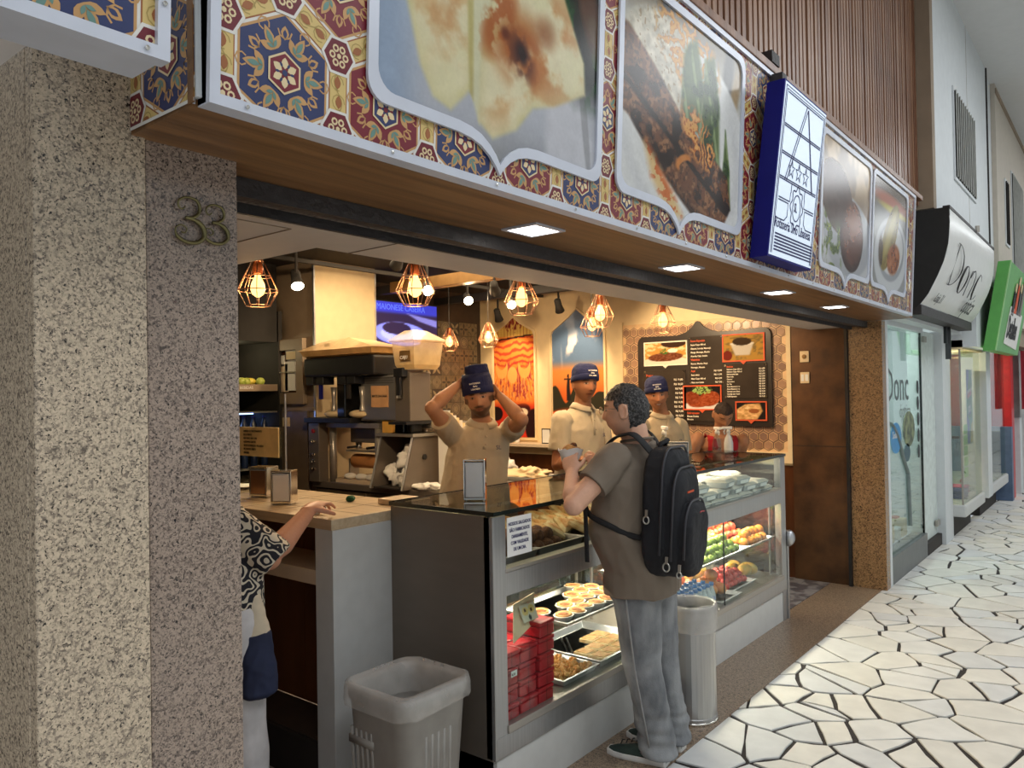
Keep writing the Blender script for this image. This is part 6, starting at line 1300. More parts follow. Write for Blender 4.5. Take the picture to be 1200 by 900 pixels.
MB().box(-1.82, -1.70, 8.78, 9.5, .12, 2.30).build('door_leaf', mat('door_white', lin(214,224,220), .4), t, bevel=.004); MB().box(-1.69,-1.665,8.82,8.95,2.18,2.24).box(-1.69,-1.665,9.3,9.46,.22,.28).build('hinge_plate', 'steel', t); MB().box(-1.80,-1.66,8.78,9.95,0,.12).build('threshold', 'dark', t)
struct(MB().box(-1.95, -1.62, 9.5, 9.95, 0, 2.75).build('trim_6', 'wallwhite'))
# Donc awning
aw = thing('optician_sign', 'curved white fabric sign with thin black letters and black side', 'sign', (-1.3, 8.5, 2.35))
prof = [(-1.15,3.19),(-1.150,3.07),(-1.165,2.90),(-1.20,2.76),(-1.25,2.64),(-1.32,2.50),(-1.38,2.42)]
back = [(-1.262,3.19)]+[(-1.60,3.1),(-1.60,2.34)]
YA, YB = 7.215, 9.8
MB().prism([(-1.155,3.2)]+prof[1:]+[(-1.49,2.335),(-1.60,2.335),(-1.60,3.20)], lambda a, b: (a, YA-.012, b), lambda a, b: (a, YA, b)).build('side_panel', 'blackm', aw)
MB().prism([(-1.155,3.2)]+prof[1:]+[(-1.49,2.335),(-1.60,2.335),(-1.60,3.20)], lambda a, b: (a, YB, b), lambda a, b: (a, YB+.012, b)).build('side_panel', 'blackm', aw)
mb = MB(); mb.rings([[(x, YA+(YB-YA)*i/12+0, z) for i in range(13)] for x, z in spline([(a, 0, b) for a, b in prof], 4) for x, z in [(x, z)]] if False else [[(p.x+.012*math.sin(PI*i/12)*math.sin(PI*min(1,k/8)), YA+(YB-YA)*i/12, p.z) for i in range(13)] for k, p in enumerate(spline([(a, 0, b) for a, b in prof], 4))], cap=False, closed=False)
mb.build('fabric_face', mat('sign_fabric', lin(226,226,222), .3, var=.015), aw, smooth=True)
MB().box(-1.20,-1.145,YA-.01,YB+.01,3.185,3.215).box(-1.50,-1.375,YA,YB,2.33,2.415).build('rail', 'track', aw, bevel=.004); MB().box(-1.60,-1.49,YA,YB,2.33,2.36).build('underside', mat('sign_underside', lin(96,96,98), .6), aw)
SP = spline([(a, 0, b) for a, b in prof], 6)
def onaw(y, s_):   # s_ arc fraction from bottom (0) to top (1)
    f = (1-s_)*(len(SP)-1); i = int(min(f, len(SP)-2)); p = SP[i].lerp(SP[i+1], f-i); g = math.sin(PI*(y-YA)/(YB-YA)); return (p.x+.012*g+.009, y, p.z)
def letter(parent, strokes, y0, s0, w_, h, m_='inkblack'):
    mb = MB()
    for pts, r in strokes:
        P = [(y0+a*w_, s0+b*h) for a, b in pts]
        rr = r if isinstance(r, list) else [r]*len(P)
        mb.tube([onaw(*p) for p in P], [x*.0085 for x in rr], 6, flat=.4, up=(1,0,0))
    mb.build('letter', m_, parent)
arcD = [(.16+.78*math.sin(t), .5+.5*math.cos(t)) for t in [i*PI/14 for i in range(15)]]
letter(aw, [([(.16,0),(.16,1)], .8), ([(0,0),(.2,0)], .6), ([(0,1),(.2,1)], .6), (arcD, [.5+1.1*math.sin(i*PI/14)**2 for i in range(15)])], 7.62, .30, .36, .42)
ring_ = lambda: [(.5+.5*math.sin(t), .5+.5*math.cos(t)) for t in [i*PI/8 for i in range(17)]]
letter(aw, [(ring_(), [.5+.9*abs(math.sin(i*PI/8)) for i in range(17)])], 8.06, .27, .26, .31)
letter(aw, [([(0,0),(0,.95)], .9), ([(0,.7),(.2,.95),(.5,1.),(.75,.85),(.8,.5),(.8,0)], .8)], 8.46, .27, .3, .31)
letter(aw, [([(.95,.8),(.75,.97),(.45,1.),(.15,.8),(.03,.5),(.15,.18),(.45,0),(.75,.05),(.95,.2)], [.5,.6,.6,1.2,1.4,1.2,.6,.5,.4])], 8.80, .27, .28, .31)
tm_ = lambda y, s_: Matrix(((0, -.35, 1, onaw(y, s_)[0]+.008), (1, 0, 0, y), (0, .9, .3, onaw(y, s_)[2]), (0,0,0,1)))
def onb(y, s_):
    a, b = Vector(onaw(y, s_)), Vector(onaw(y, s_+.08)); return basis(tuple(a+Vector((.006,0,-.004))), (0,1,0), (b-a))
text(aw, 'óptica', .25, onb(8.68, .10), 'inkblack', xs=.85, shear=.2); text(aw, 'Loja 31', .12, onb(7.45, .10), 'inkblack', xs=.9, shear=.1)
MB().tube([(-1.14,8.6,3.2),(-1.14,8.6,3.26)], .02, 8).build('bolt', 'steel', aw)
MB().box(-1.5,-1.47,8.9,8.93,2.16,2.33).box(-1.5,-1.45,8.98,9.01,2.0,2.33).build('shutter_bracket', 'black', aw)
struct(MB().box(-1.75, -1.35, 9.95, 11.0, 2.16, 2.9).box(-1.62,-1.5,7.22,9.95,2.30,2.36).build('trim_7', 'wallwhite'))
# clothing vitrine
def vitrine(lab, X, y0, y1, zb, ztop, depth=.9):
    t = thing('shop_vitrine', lab, 'shopfront', (X-.4, (y0+y1)/2, 0))
    MB().box(X-depth, X+.03, y0-.02, y1+.02, zb-.14, zb).build('plinth', 'panel_white', t, bevel=.02); MB().box(X-depth, X-.12, y0+.1, y1-.1, 0, zb-.14).build('recessed_base', 'dark', t)
    MB().box(X-.008, X, y0, y1, zb, ztop).build('front_glass', 'glass_shop', t); MB().box(X-depth, X, y0, y0+.008, zb, ztop).build('side_glass', 'glass_shop', t)
    MB().box(X-.015, X+.003, y0-.003, y0+.015, zb, ztop).build('corner_strip', 'steel', t); MB().box(X-depth, X+.03, y0-.02, y1+.02, ztop, ztop+.1).build('header', 'cream', t)
    MB().box(X-depth-.02, X-depth, y0, y1, zb, ztop).build('back_wall', mat('vitrine_back', lin(226,218,190), .6, emis=None), t); return t
v1 = vitrine('glass clothing vitrine on a white plinth beyond the optician', -1.52, 9.97, 11.35, .38, 2.14)
point('vitrine_lamp', (-1.9, 10.5, 2.0), 26, (1,.86,.6)); point('vitrine_lamp', (-2.0, 12.8, 2.0), 10, (1,.86,.7)); point('optician_lamp', (-2.4, 8.1, 2.2), 45, (.9,1,.97))
t = thing('sale_poster', 'tall blue green and yellow poster in the clothing vitrine', 'poster', (-1.6, 11.1, 1.1))
def sp(u, v):
    im = np.zeros(u.shape+(3,))+[60,150,120]; im = mixc(im, (60,90,190), polym(u,v,[(0,.6),(.4,.8),(.5,1),(0,1)])); im = mixc(im, (240,200,80), polym(u,v,[(.5,0),(1,0),(1,.3),(.7,.25)])); im = mixc(im, (50,70,170), polym(u,v,[(0,0),(.5,0),(.4,.3),(0,.4)])); im = mixc(im, (40,120,70), polym(u,v,[(.2,.35),(.9,.35),(.9,.8),(.3,.85)],.02)); im = mixc(im, (220,70,90), polym(u,v,[(.15,.6),(.9,.66),(.9,.76),(.15,.7)])); im = mixc(im, (50,50,120), polym(u,v,[(.25,.38),(.75,.4),(.75,.52),(.25,.5)])); return im
MB().box(-1.601,-1.599,10.85,11.3,1.0,1.93).build('board', 'paper', t); print_mesh('print', sp, 40, 70, lambda u, v: (-1.597, 10.86+.43*u, 1.01+.91*v), PRINT, t)
text(t, 'LIQUIDAÇÃO', .06, basis((-1.595, 10.9, 1.62), (0,1,.15), (0,0,1)), 'paper'); text(t, '30%', .12, basis((-1.595, 10.95, 1.38), (0,1,.15), (0,0,1)), 'paper', bold=.002)
t = thing('price_strip', 'bright green column of stacked price labels in the vitrine', 'price sign', (-1.6, 10.6, .7))
for k in range(5): MB().box(-1.6,-1.595,10.62,10.86,.62+k*.13,.735+k*.13).build('label', mat('lime_paper', lin(170,230,90), .5), t)
t = thing('dummy_torso', 'headless mannequin in denim jacket and checked skirt in the vitrine', 'mannequin', (-1.95, 10.35, .38))
MB().rings([[(-1.95+rx*math.cos(a), 10.35+ry*math.sin(a), z) for a in [i*PI/10 for i in range(20)]] for rx, ry, z in ((.10,.15,1.28),(.13,.19,1.2),(.14,.2,1.1),(.13,.18,.98))]).build('jacket', mat('denim', lin(110,140,170), .8), t, smooth=True)
MB().rings([[(-1.95+rx*math.cos(a), 10.35+ry*math.sin(a), z) for a in [i*PI/10 for i in range(20)]] for rx, ry, z in ((.11,.15,.98),(.16,.2,.8),(.18,.23,.68))]).build('skirt', mat('check_skirt', lin(90,90,96), .8, col2=lin(200,200,196), vscale=30, detail=0, contrast=(.48,.52)), t, smooth=True)
MB().lathe((-1.95,10.35,1.28), [(.05,0),(.045,.06),(.02,.1)], 12).build('neck', 'cream', t, smooth=True); MB().lathe((-1.95,10.35,.382), [(.12,0),(.12,.01),(.012,.02),(.012,.3)], 14).build('stand', 'chrome', t)
t = thing('rail_bar', 'brown garment rail across the clothing vitrine', 'rail', (-1.9, 10.3, 1.15)); MB().box(-2.3,-1.56,10.05,10.07,1.12,1.15).build('bar', 'darkwood', t)
for k, (x, y, m_, l) in enumerate(((-1.70,10.6,lin(60,70,130),'folded blue garments on the vitrine floor'), (-1.75,11.0,lin(214,90,130),'pink folded garment in the clothing vitrine'), (-2.2,10.8,lin(220,220,220),'white folded garment behind the blue ones'))):
    t = thing('folded_clothes', l, 'clothes', (x, y, .38))
    for q_ in range(3): MB().box(x-.12,x+.12,y-.16,y+.16,.383+q_*.035,.413+q_*.035).build('folded_layer', mat('cloth_%d_%d' % (k, q_), tuple(c*(1-.15*q_) for c in m_), .9), t, bevel=.012)
v2 = vitrine('second glass vitrine with dark interior and red figures beyond the first', -1.50, 11.75, 13.5, .42, 2.2, .7)
MB().box(-1.75,-1.45,11.37,11.73,0.3,2.3).build('white_pier', 'wallwhite', v2)
t = thing('pink_garment', 'pink garment on the floor of the second vitrine', 'clothes', (-1.7, 12.0, .42)); MB().box(-1.85,-1.55,11.85,12.2,.423,.47).build('folded_layer', mat('pink_cloth', lin(220,60,100), .9), t, bevel=.02)
rs_ = thing('red_shop_portal', 'red shop portal with hanging dark red banner at far right', 'shopfront', (-1.5, 14.5, 0))
MB().box(-2.4,-1.44,13.8,14.1,0,2.28).build('red_pillar', mat('red_paint', lin(200,30,36), .4), rs_, bevel=.01); MB().box(-2.4,-1.42,14.6,14.9,0,1.2).build('white_post', 'wallwhite', rs_); MB().box(-2.4,-1.43,13.6,13.78,0,1.1).build('blue_grey_base', mat('slate_panel', lin(90,110,140), .5), rs_)
MB().box(-1.35,-1.30,14.2,15.0,1.35,2.25).build('banner', mat('wine_banner', lin(150,24,44), .5), rs_)
for k, ch in enumerate('SOULLOJA'): text(rs_, ch, .085, basis((-1.296, 14.55, 2.12-k*.095), (0,1,0), (0,0,1)), 'paper', align='CENTER', bold=.002)
MB().box(-2.5,-1.45,14.95,26,0,2.29).build('far_front', mat('far_shop', lin(150,150,150), .6, col2=lin(200,196,190), vscale=2), rs_)
struct(MB().box(-2.5, -1.3, 11.0, 26, 2.3, 2.56).build('trim_8', 'concrete'))
struct(MB().box(-3.6, -1.9, 9.6, 9.66, 0, 2.5).build('wall_right', 'wallwhite'))
# green sign
gs = thing('green_sign', 'green box sign with cut-out figures and black lettering at the right edge', 'sign', (-1.2, 10.6, 2.1))
def gf(a, z, d=0.): return (-1.21+(z-2.12)*.17+d, a, z)
GREEN = mat('sign_green', lin(96,170,84), .4, var=.03)
MB().prism([(10.2,2.12),(12.4,2.12),(12.4,3.12),(10.2,3.12)], lambda a, b: gf(a, b, -.12), lambda a, b: gf(a, b, 0)).build('box', GREEN, gs, bevel=.005)
MB().prism([(10.2,2.12),(10.24,2.12),(10.24,3.12),(10.2,3.12)], lambda a, b: gf(a, b, 0), lambda a, b: gf(a, b, .01)).build('pale_edge', mat('pale_green', lin(160,210,140), .4), gs)
MB().prism([(10.75,2.22),(12.0,2.18),(12.05,2.62),(10.85,2.66)], lambda a, b: gf(a, b, .003), lambda a, b: gf(a, b, .01)).build('white_panel', 'paper', gs)
for k, (a, h) in enumerate(((11.0,.24),(11.25,.34),(11.5,.28),(11.75,.36))):
    MB().prism([(a-.09,2.6),(a+.09,2.6),(a+.06,2.6+h),(a-.05,2.6+h)], lambda p, b: gf(p, b, .01), lambda p, b: gf(p, b, .016)).build('figure_body', ('inkblack','orange','black','steel_dark')[k], gs); MB().prism([(a+.05*math.cos(t), 2.64+h+.06*math.sin(t)) for t in [i*PI/6 for i in range(12)]], lambda p, b: gf(p, b, .01), lambda p, b: gf(p, b, .018)).build('figure_head', 'cream', gs)
text(gs, 'Detalhes', .36, basis(gf(10.82, 2.3, .014), (0,1,0), (.17,0,1)), 'inkblack', xs=.7, bold=.01)
text(gs, 'Dos', .13, basis(gf(10.9, 2.56, .014), (0,1,0), (.17,0,1)), 'inkblack')
# ================================================================ people
V = Vector
def solid(name, mb, m, parent, voxel=.006, sm_it=4, disp=None, colfn=None, cut=None, label=None):
    me = bpy.data.meshes.new('t'); me.from_pydata([tuple(p) for p in mb.v], [], mb.f)
    bm = bmesh.new(); bm.from_mesh(me); bmesh.ops.recalc_face_normals(bm, faces=bm.faces); bm.to_mesh(me); bm.free()
    o = bpy.data.objects.new('t', me); C.objects.link(o)
    r = o.modifiers.new('r', 'REMESH'); r.mode = 'VOXEL'; r.voxel_size = voxel
    if sm_it: s = o.modifiers.new('s', 'SMOOTH'); s.factor = .5; s.iterations = sm_it
    dg = bpy.context.evaluated_depsgraph_get(); dg.update(); out = bpy.data.meshes.new_from_object(o.evaluated_get(dg)); bpy.data.objects.remove(o)
    n = len(out.vertices); co = np.empty(n*3, np.float32); out.vertices.foreach_get('co', co); co = co.reshape(-1, 3)
    if disp:
        nr = np.empty(n*3, np.float32); out.vertices.foreach_get('normal', nr); nr = nr.reshape(-1, 3)
        d = np.array([disp(V(p)) for p in co], np.float32); co = co+nr*d[:, None]; out.vertices.foreach_set('co', co.reshape(-1))
    if cut is not None:
        bm = bmesh.new(); bm.from_mesh(out); bmesh.ops.delete(bm, geom=[f for f in bm.faces if cut(f.calc_center_median())], context='FACES'); bm.to_mesh(out); bm.free(); n = len(out.vertices); co = np.empty(n*3, np.float32); out.vertices.foreach_get('co', co); co = co.reshape(-1, 3)
    if colfn:
        c = colfn(co); a = out.color_attributes.new('Col', 'FLOAT_COLOR', 'POINT'); a.data.foreach_set('color', np.concatenate([c, np.ones((n, 1))], 1).reshape(-1).astype(np.float32))
    off = root_loc(parent); out.transform(Matrix.Translation(-off))
    out.polygons.foreach_set('use_smooth', [True]*len(out.polygons)); out.materials.clear(); out.materials.append(M[m] if isinstance(m, str) else m); out.update(); out.name = name
    o = bpy.data.objects.new(name, out); C.objects.link(o); o.parent = parent
    if label: o['label'] = label
    return o
def limb(mb, pts, rs, n=14, flat=1., up=None, ends=True):
    P = [V(p) for p in pts]; mb.tube(P, rs, n, flat=flat, up=up)
    if ends:
        for p, r in ((P[0], rs[0]), (P[-1], rs[-1])): mb.sphere(p, r*.98, nu=12, nv=8)
    for p, r in zip(P[1:-1], rs[1:-1]): mb.sphere(p, r*1.0, nu=12, nv=8)
def lerp_limb(a, b, c, r0, r1, r2, r3=None, calf=1.):   # shoulder-elbow-wrist with muscle bulge
    a, b, c = V(a), V(b), V(c); return [a, a.lerp(b, .5), b, b.lerp(c, .3), b.lerp(c, .7), c], [r0, (r0*.5+r1*.5)*1.04, r1, r1*1.04*calf, (r1+r2)/2*.96, r2]
def torso(mb, prof, n=24):     # prof: list of (centre, side vector, rx, ry, forward offset)
    rings = []
    for c, s, rx, ry in prof:
        c = V(c); s = V(s).normalized(); f = V((0,0,1)).cross(s).normalized()
        rings.append([c+s*(rx*math.copysign(abs(math.cos(t))**.85, math.cos(t)))+f*(ry*math.copysign(abs(math.sin(t))**.9, math.sin(t))) for t in [2*PI*i/n for i in range(n)]])
    mb.rings(rings)
def hand(mb, wrist, direction, palm_n, thumb_side, curl=.35, s=1., spread=.12, fist=0., thumb_out=.7):
    w = V(wrist); d = V(direction).normalized(); nrm = V(palm_n); nrm = (nrm-d*nrm.dot(d)).normalized(); sd = d.cross(nrm).normalized()*(1 if thumb_side > 0 else -1)
    # sd points to the thumb side; nrm points out of the palm
    rings = []
    for t, wd, th in ((-.012,.024,.019),(.015,.030,.016),(.045,.041,.0145),(.075,.042,.013),(.090,.038,.011)):
        c = w+d*t*s; rings.append([c+sd*wd*s*math.cos(a)+nrm*th*s*math.sin(a) for a in [2*PI*i/12 for i in range(12)]])
    mb.rings(rings)
    for k, (off, L, r) in enumerate(((.030,.072,.0088),(.010,.080,.0092),(-.010,.074,.0088),(-.029,.058,.0078))):
        p = w+d*(.080-.006*abs(k-1))*s+sd*off*s; a = curl+fist*.4+.07*k; dd = (d+sd*spread*(1.5-k)/1.5*.6).normalized(); pts = [p-dd*.02*s]; rs = [r*s]
        ang = a*.6
        for q_, f in enumerate((.45,.32,.23)):
            v_ = dd*math.cos(ang)+nrm*math.sin(ang); pts.append(p); rs.append(r*s*(1-.08*q_)); p = p+v_*L*f*s; ang += a*1.15
        pts.append(p); rs.append(r*s*.78); limb(mb, pts, rs, 8)
    p = w+d*.022*s+sd*.028*s+nrm*.004*s; v1 = (d*.62+sd*thumb_out+nrm*.35).normalized(); v2 = (d*.85+sd*thumb_out*.35+nrm*(.35+curl*.5)).normalized()
    limb(mb, [p-v1*.012*s, p+v1*.034*s, p+v1*.034*s+v2*.028*s, p+v1*.034*s+v2*.052*s], [.0125*s,.0115*s,.0100*s,.0078*s], 8)
class Head:
    def __init__(s, c, fwd, tilt=0., pitch=0., sc=1., wide=1., nose=1., jaw=1.):
        s.c = V(c); f = V(fwd).normalized(); r = f.cross(V((0,0,1))).normalized(); u = r.cross(f)
        R = Matrix((r, f, u)).transposed(); s.R = R @ Matrix.Rotation(tilt, 3, 'Y') @ Matrix.Rotation(pitch, 3, 'X'); s.sc = sc; s.wide = wide; s.nose = nose; s.jaw = jaw
    def P(s, x, y, z): return s.c+s.R @ (V((x, y, z))*s.sc)
    def surf(s, dx, dy, dz, grow=0.):
        a, b, c = .0765*s.wide, .098, .118; x, y, z = dx*a, dy*b, dz*c
        if z < 0: t = min(1, -z/.118); x *= 1-.30*t**1.5/s.jaw; y *= (1-.34*t) if y < 0 else 1-.04*t
        else: x *= 1+.03*math.sin(PI*min(1, z/.1)); 
        if y > 0:      # face: flatter plane
            y = y*(.90+.10*(1-min(1, abs(x)/.06)**2)); e = lambda u, w_: math.exp(-(u/w_)**2)
            y += s.nose*.024*e(x, .0105)*max(0, min(1, (.022-z)/.050))*(1 if z > -.030 else math.exp(-((z+.030)/.007)**2)); y += s.nose*.007*(e(x-.013,.008)+e(x+.013,.008))*e(z+.028,.009)
            y += .006*e(z-.030,.010)*e(abs(x)-.026,.026); y -= .010*e(z-.010,.012)*e(abs(x)-.031,.015); y += .004*e(z-.009,.006)*e(abs(x)-.031,.011)
            y += .005*e(z+.018,.016)*e(abs(x)-.044,.016); y += .0075*e(x,.024)*(e(z+.053,.0065)+e(z+.067,.007)); y -= .005*e(x,.026)*e(z+.0600,.0028); y -= .004*e(x,.03)*e(z+.080,.007); y += .011*e(x,.024)*e(z+.100,.014)
        g = 1+grow
        return s.P(x*g, y*g, z*g)
    def skull(s, mb, nu=56, nv=46):
        rs = []
        for k in range(nv+1):
            a = min(max(PI*k/nv, .03), PI-.03); rs.append([s.surf(math.sin(a)*math.cos(2*PI*i/nu), math.sin(a)*math.sin(2*PI*i/nu), -math.cos(a)) for i in range(nu)])
        mb.rings(rs)
    def ears(s, mb):
        for sg in (-1, 1):
            pts = [s.P(sg*(.078*s.wide+.006*abs(math.sin(t*.5))), -.010+.017*math.cos(t)-.004, .000+.031*math.sin(t)) for t in [i*2*PI/12 for i in range(12)]]
            mb.tube(pts, .0052*s.sc, 6, closed=True); q_ = s.R.to_4x4()
            mb.sphere(s.P(sg*.077*s.wide, -.012, -.002), .006, .014, .026, 10, 7, rot=s.R)
    def local(s, co):
        R = np.array(s.R); return ((co-np.array(s.c)) @ R)/s.sc
def skin_fn(base, h, lips=(.75,.5,.5), brow=lin(30,22,18), beard=0., bcol=lin(34,26,22), brownarms=1., iris=lin(40,24,14), smile=0., stub=None, closed=False):
    base = np.array(base)
    def f(co):
        L = h.local(co); x, y, z = L[:, 0], L[:, 1], L[:, 2]; c = np.tile(base, (len(co), 1)); face = (np.abs(x) < .088) & (y < .14) & (y > -.11) & (np.abs(z) < .126)
        ax = np.abs(x); fr = (y > .03)&face
        def put(mask, col, k=1.): nonlocal c; m = np.clip(mask, 0, 1)[:, None]*k; c = c*(1-m)+np.array(col)*m
        G = lambda q_: np.clip(1.25-q_, 0, .5)*2
        put(fr*np.exp(-((x)/.03)**2-((z+.02)/.03)**2), base*np.array((1.06,.88,.86)), .35)
        if beard:
            jawl = np.clip((-.036-z)/.016, 0, 1)*face*(y > -.035); jawl = np.maximum(jawl, face*np.clip((ax-.056)/.008, 0, 1)*np.clip((.012-z)/.01, 0, 1)*(y > -.012)*(y < .075)*(z > -.13))
            mus = fr*G(np.sqrt((x/.030)**2+((z+.044)/.0065)**2)); clear = G(np.sqrt((x/.021)**2+((z+.061)/.009)**2)); ck = G(np.sqrt(((ax-.04)/.026)**2+((z+.034)/.022)**2))
            jawl = jawl*np.clip((z+.121)/.008, 0, 1); put(np.maximum(jawl*(1-.85*ck), mus)*(1-clear), bcol, beard)
        lipm = fr*G(np.sqrt((x/(.026+.006*smile))**2+((z+.060-smile*8*x*x)/.0095)**2)); put(lipm, base*np.array(lips), .9); 
        put(fr*G(np.sqrt((x/(.026+.004*smile))**2+((z+.060-smile*8*x*x)/(.0022))**2)), base*.25, .9)
        if smile > .5: put(fr*G(np.sqrt((x/.017)**2+((z+.0595-smile*8*x*x)/.0035)**2)), lin(230,224,210), .9)
        put(fr*G(np.sqrt((x/.012)**2+((z+.036)/.003)**2)), base*.45, .6)
        e = np.sqrt(((ax-.031)/.0145)**2+((z-.010)/(.0058 if not closed else .002))**2); put(fr*G(e*.9), base*.35, .8)
        if not closed: put(fr*G(e*1.30), lin(186,174,160)); put(fr*G(np.sqrt(((ax-.031)/.0062)**2+((z-.010)/.0062)**2)), iris)
        put(fr*G(np.sqrt(((ax-.033)/.021)**2+((z-.0305+(ax-.033)*.12)/.0050)**2)), brow, .9)
        if stub is not None: put(face*np.clip((z-stub[0]-np.clip(y-.02, 0, 1)*stub[1])/.01, 0, 1)*(1-0*y), bcol, .6)
        return c
    return f
def hairpart(h, m, parent, hairline, grow=.055, name='hair', res=(60,44), wave=.004):
    mb = MB(); nu, nv = res; rs = []
    for k in range(nv+1):
        a = min(max(PI*k/nv, .03), PI-.03); rs.append([h.surf(math.sin(a)*math.cos(2*PI*i/nu), math.sin(a)*math.sin(2*PI*i/nu), -math.cos(a), grow) for i in range(nu)])
    mb.rings(rs)
    def cut(p):
        l = h.R.transposed() @ (p-h.c)/h.sc; return not hairline(l)
    return solid(name, mb, m, parent, .0055, 2, disp=lambda p: wave*mnoise.noise(p*55), cut=cut)
def folds(amp=.006, s=7., dirz=1., seed=0.):
    def f(p):
        q_ = V((p.x*s+seed, p.y*s, p.z*s*dirz)); return amp*(mnoise.noise(q_)*1.0+.5*(.35-abs(mnoise.noise(q_*2.3+V((5,1,2))))*1.6))
    return f
def cap(h, parent, tall=0., m='navy', txt=True, tilt=0.):
    mb = MB(); rs = []
    prof_ = [(1.07,.044),(1.10,.06),(1.09,.080),(1.02,.105),(.85,.128),(.5,.142),(.02,.146)] if not tall else [(1.07,.046),(1.12,.066),(1.10,.10),(1.05,.13),(.92,.145),(.5,.15),(.02,.152)]
    for g, z in prof_: rs.append([h.P(.0795*g*h.wide*math.cos(t), -.004+.102*g*math.sin(t), z-.020*(1-math.sin(t))*(z < .06)) for t in [i*2*PI/32 for i in range(32)]])
    mb.rings(rs); solid('cap', mb, m, parent, .005, 2, disp=folds(.004, 22))
    mb = MB(); mb.rings([[h.P(.0795*g*h.wide*math.cos(t), -.004+.102*g*math.sin(t), z-.022*(1-math.sin(t))) for t in [i*2*PI/32 for i in range(32)]] for g, z in ((1.09,.040),(1.13,.042),(1.135,.078),(1.09,.080))])
    mb.build('cap_band', m, parent, smooth=True)
    if tall:
        mb = MB(); rs = []
        for g, z in ((.95,.09),(1.02,.12),(1.02,.165),(.98,.185),(.85,.19),(.02,.185)): rs.append([h.P(.07*g*math.cos(t)-.012, -.02+.080*g*math.sin(t), z+.01*math.sin(t)) for t in [i*2*PI/28 for i in range(28)]])
        mb.rings(rs); solid('cap_crown', mb, m, parent, .005, 2, disp=folds(.005, 20))
    if txt:
        for k, (s_, sz) in enumerate((('ROTISSERIA', .0125), ('Sírio', .014), ('LIBANESA', .0125))):
            z = .093-k*.0165; P_ = h.P(0, .107 if not tall else .114, z); r = h.R @ V((-1,0,0)); u = h.R @ V((0,-.25,1))
            text(parent, s_, sz, basis(tuple(P_+(h.R @ V((0,.005-.004*k*0,0)))), r, u), 'paper', align='CENTER', bold=.0004)
def person(lab, J, loc=None):
    p = J['pelvis']; return thing('person', lab, 'person', loc or (p[0], p[1], .1))
def legs(mb, hips, knees, ankles, r=(.085,.058,.042)):
    for a, b, c in zip(hips, knees, ankles): limb(mb, *lerp_limb(a, b, c, r[0], r[1], r[2]))
def shoe_mb(heel, toe, w_=.042, z0=0.):
    heel, toe = V(heel), V(toe); d = (toe-heel); d.z = 0; L = d.length; d.normalize(); s = V((-d.y, d.x, 0)); up = MB(); sole = MB()
    pr_ = [(-.03,.030,.05),(.0,.036,.085),(.25,.038,.095),(.45,.040,.072),(.7,.046,.052),(.88,.040,.042),(1.0,.022,.030)]
    rs = []
    for f, w, hgt in pr_: c = heel+d*(f*L); rs.append([V((c.x, c.y, z0))+s*w*math.cos(a)+V((0,0,.018+(hgt-.018)*max(0, math.sin(a)))) for a in [i*2*PI/16 for i in range(16)]])
    up.rings(rs); rs = []
    for z, g in ((0,.96),(.010,1.06),(.024,1.06),(.027,1.0)):
        ring = []
        for sg, seq in ((1, pr_), (-1, pr_[::-1])):
            for f, w, hgt in seq: c = heel+d*(f*L+(.006 if f > .9 else 0)); ring.append((c.x+s.x*w*g*sg, c.y+s.y*w*g*sg, z0+z))
        rs.append(ring)
    sole.rings(rs); return up, sole
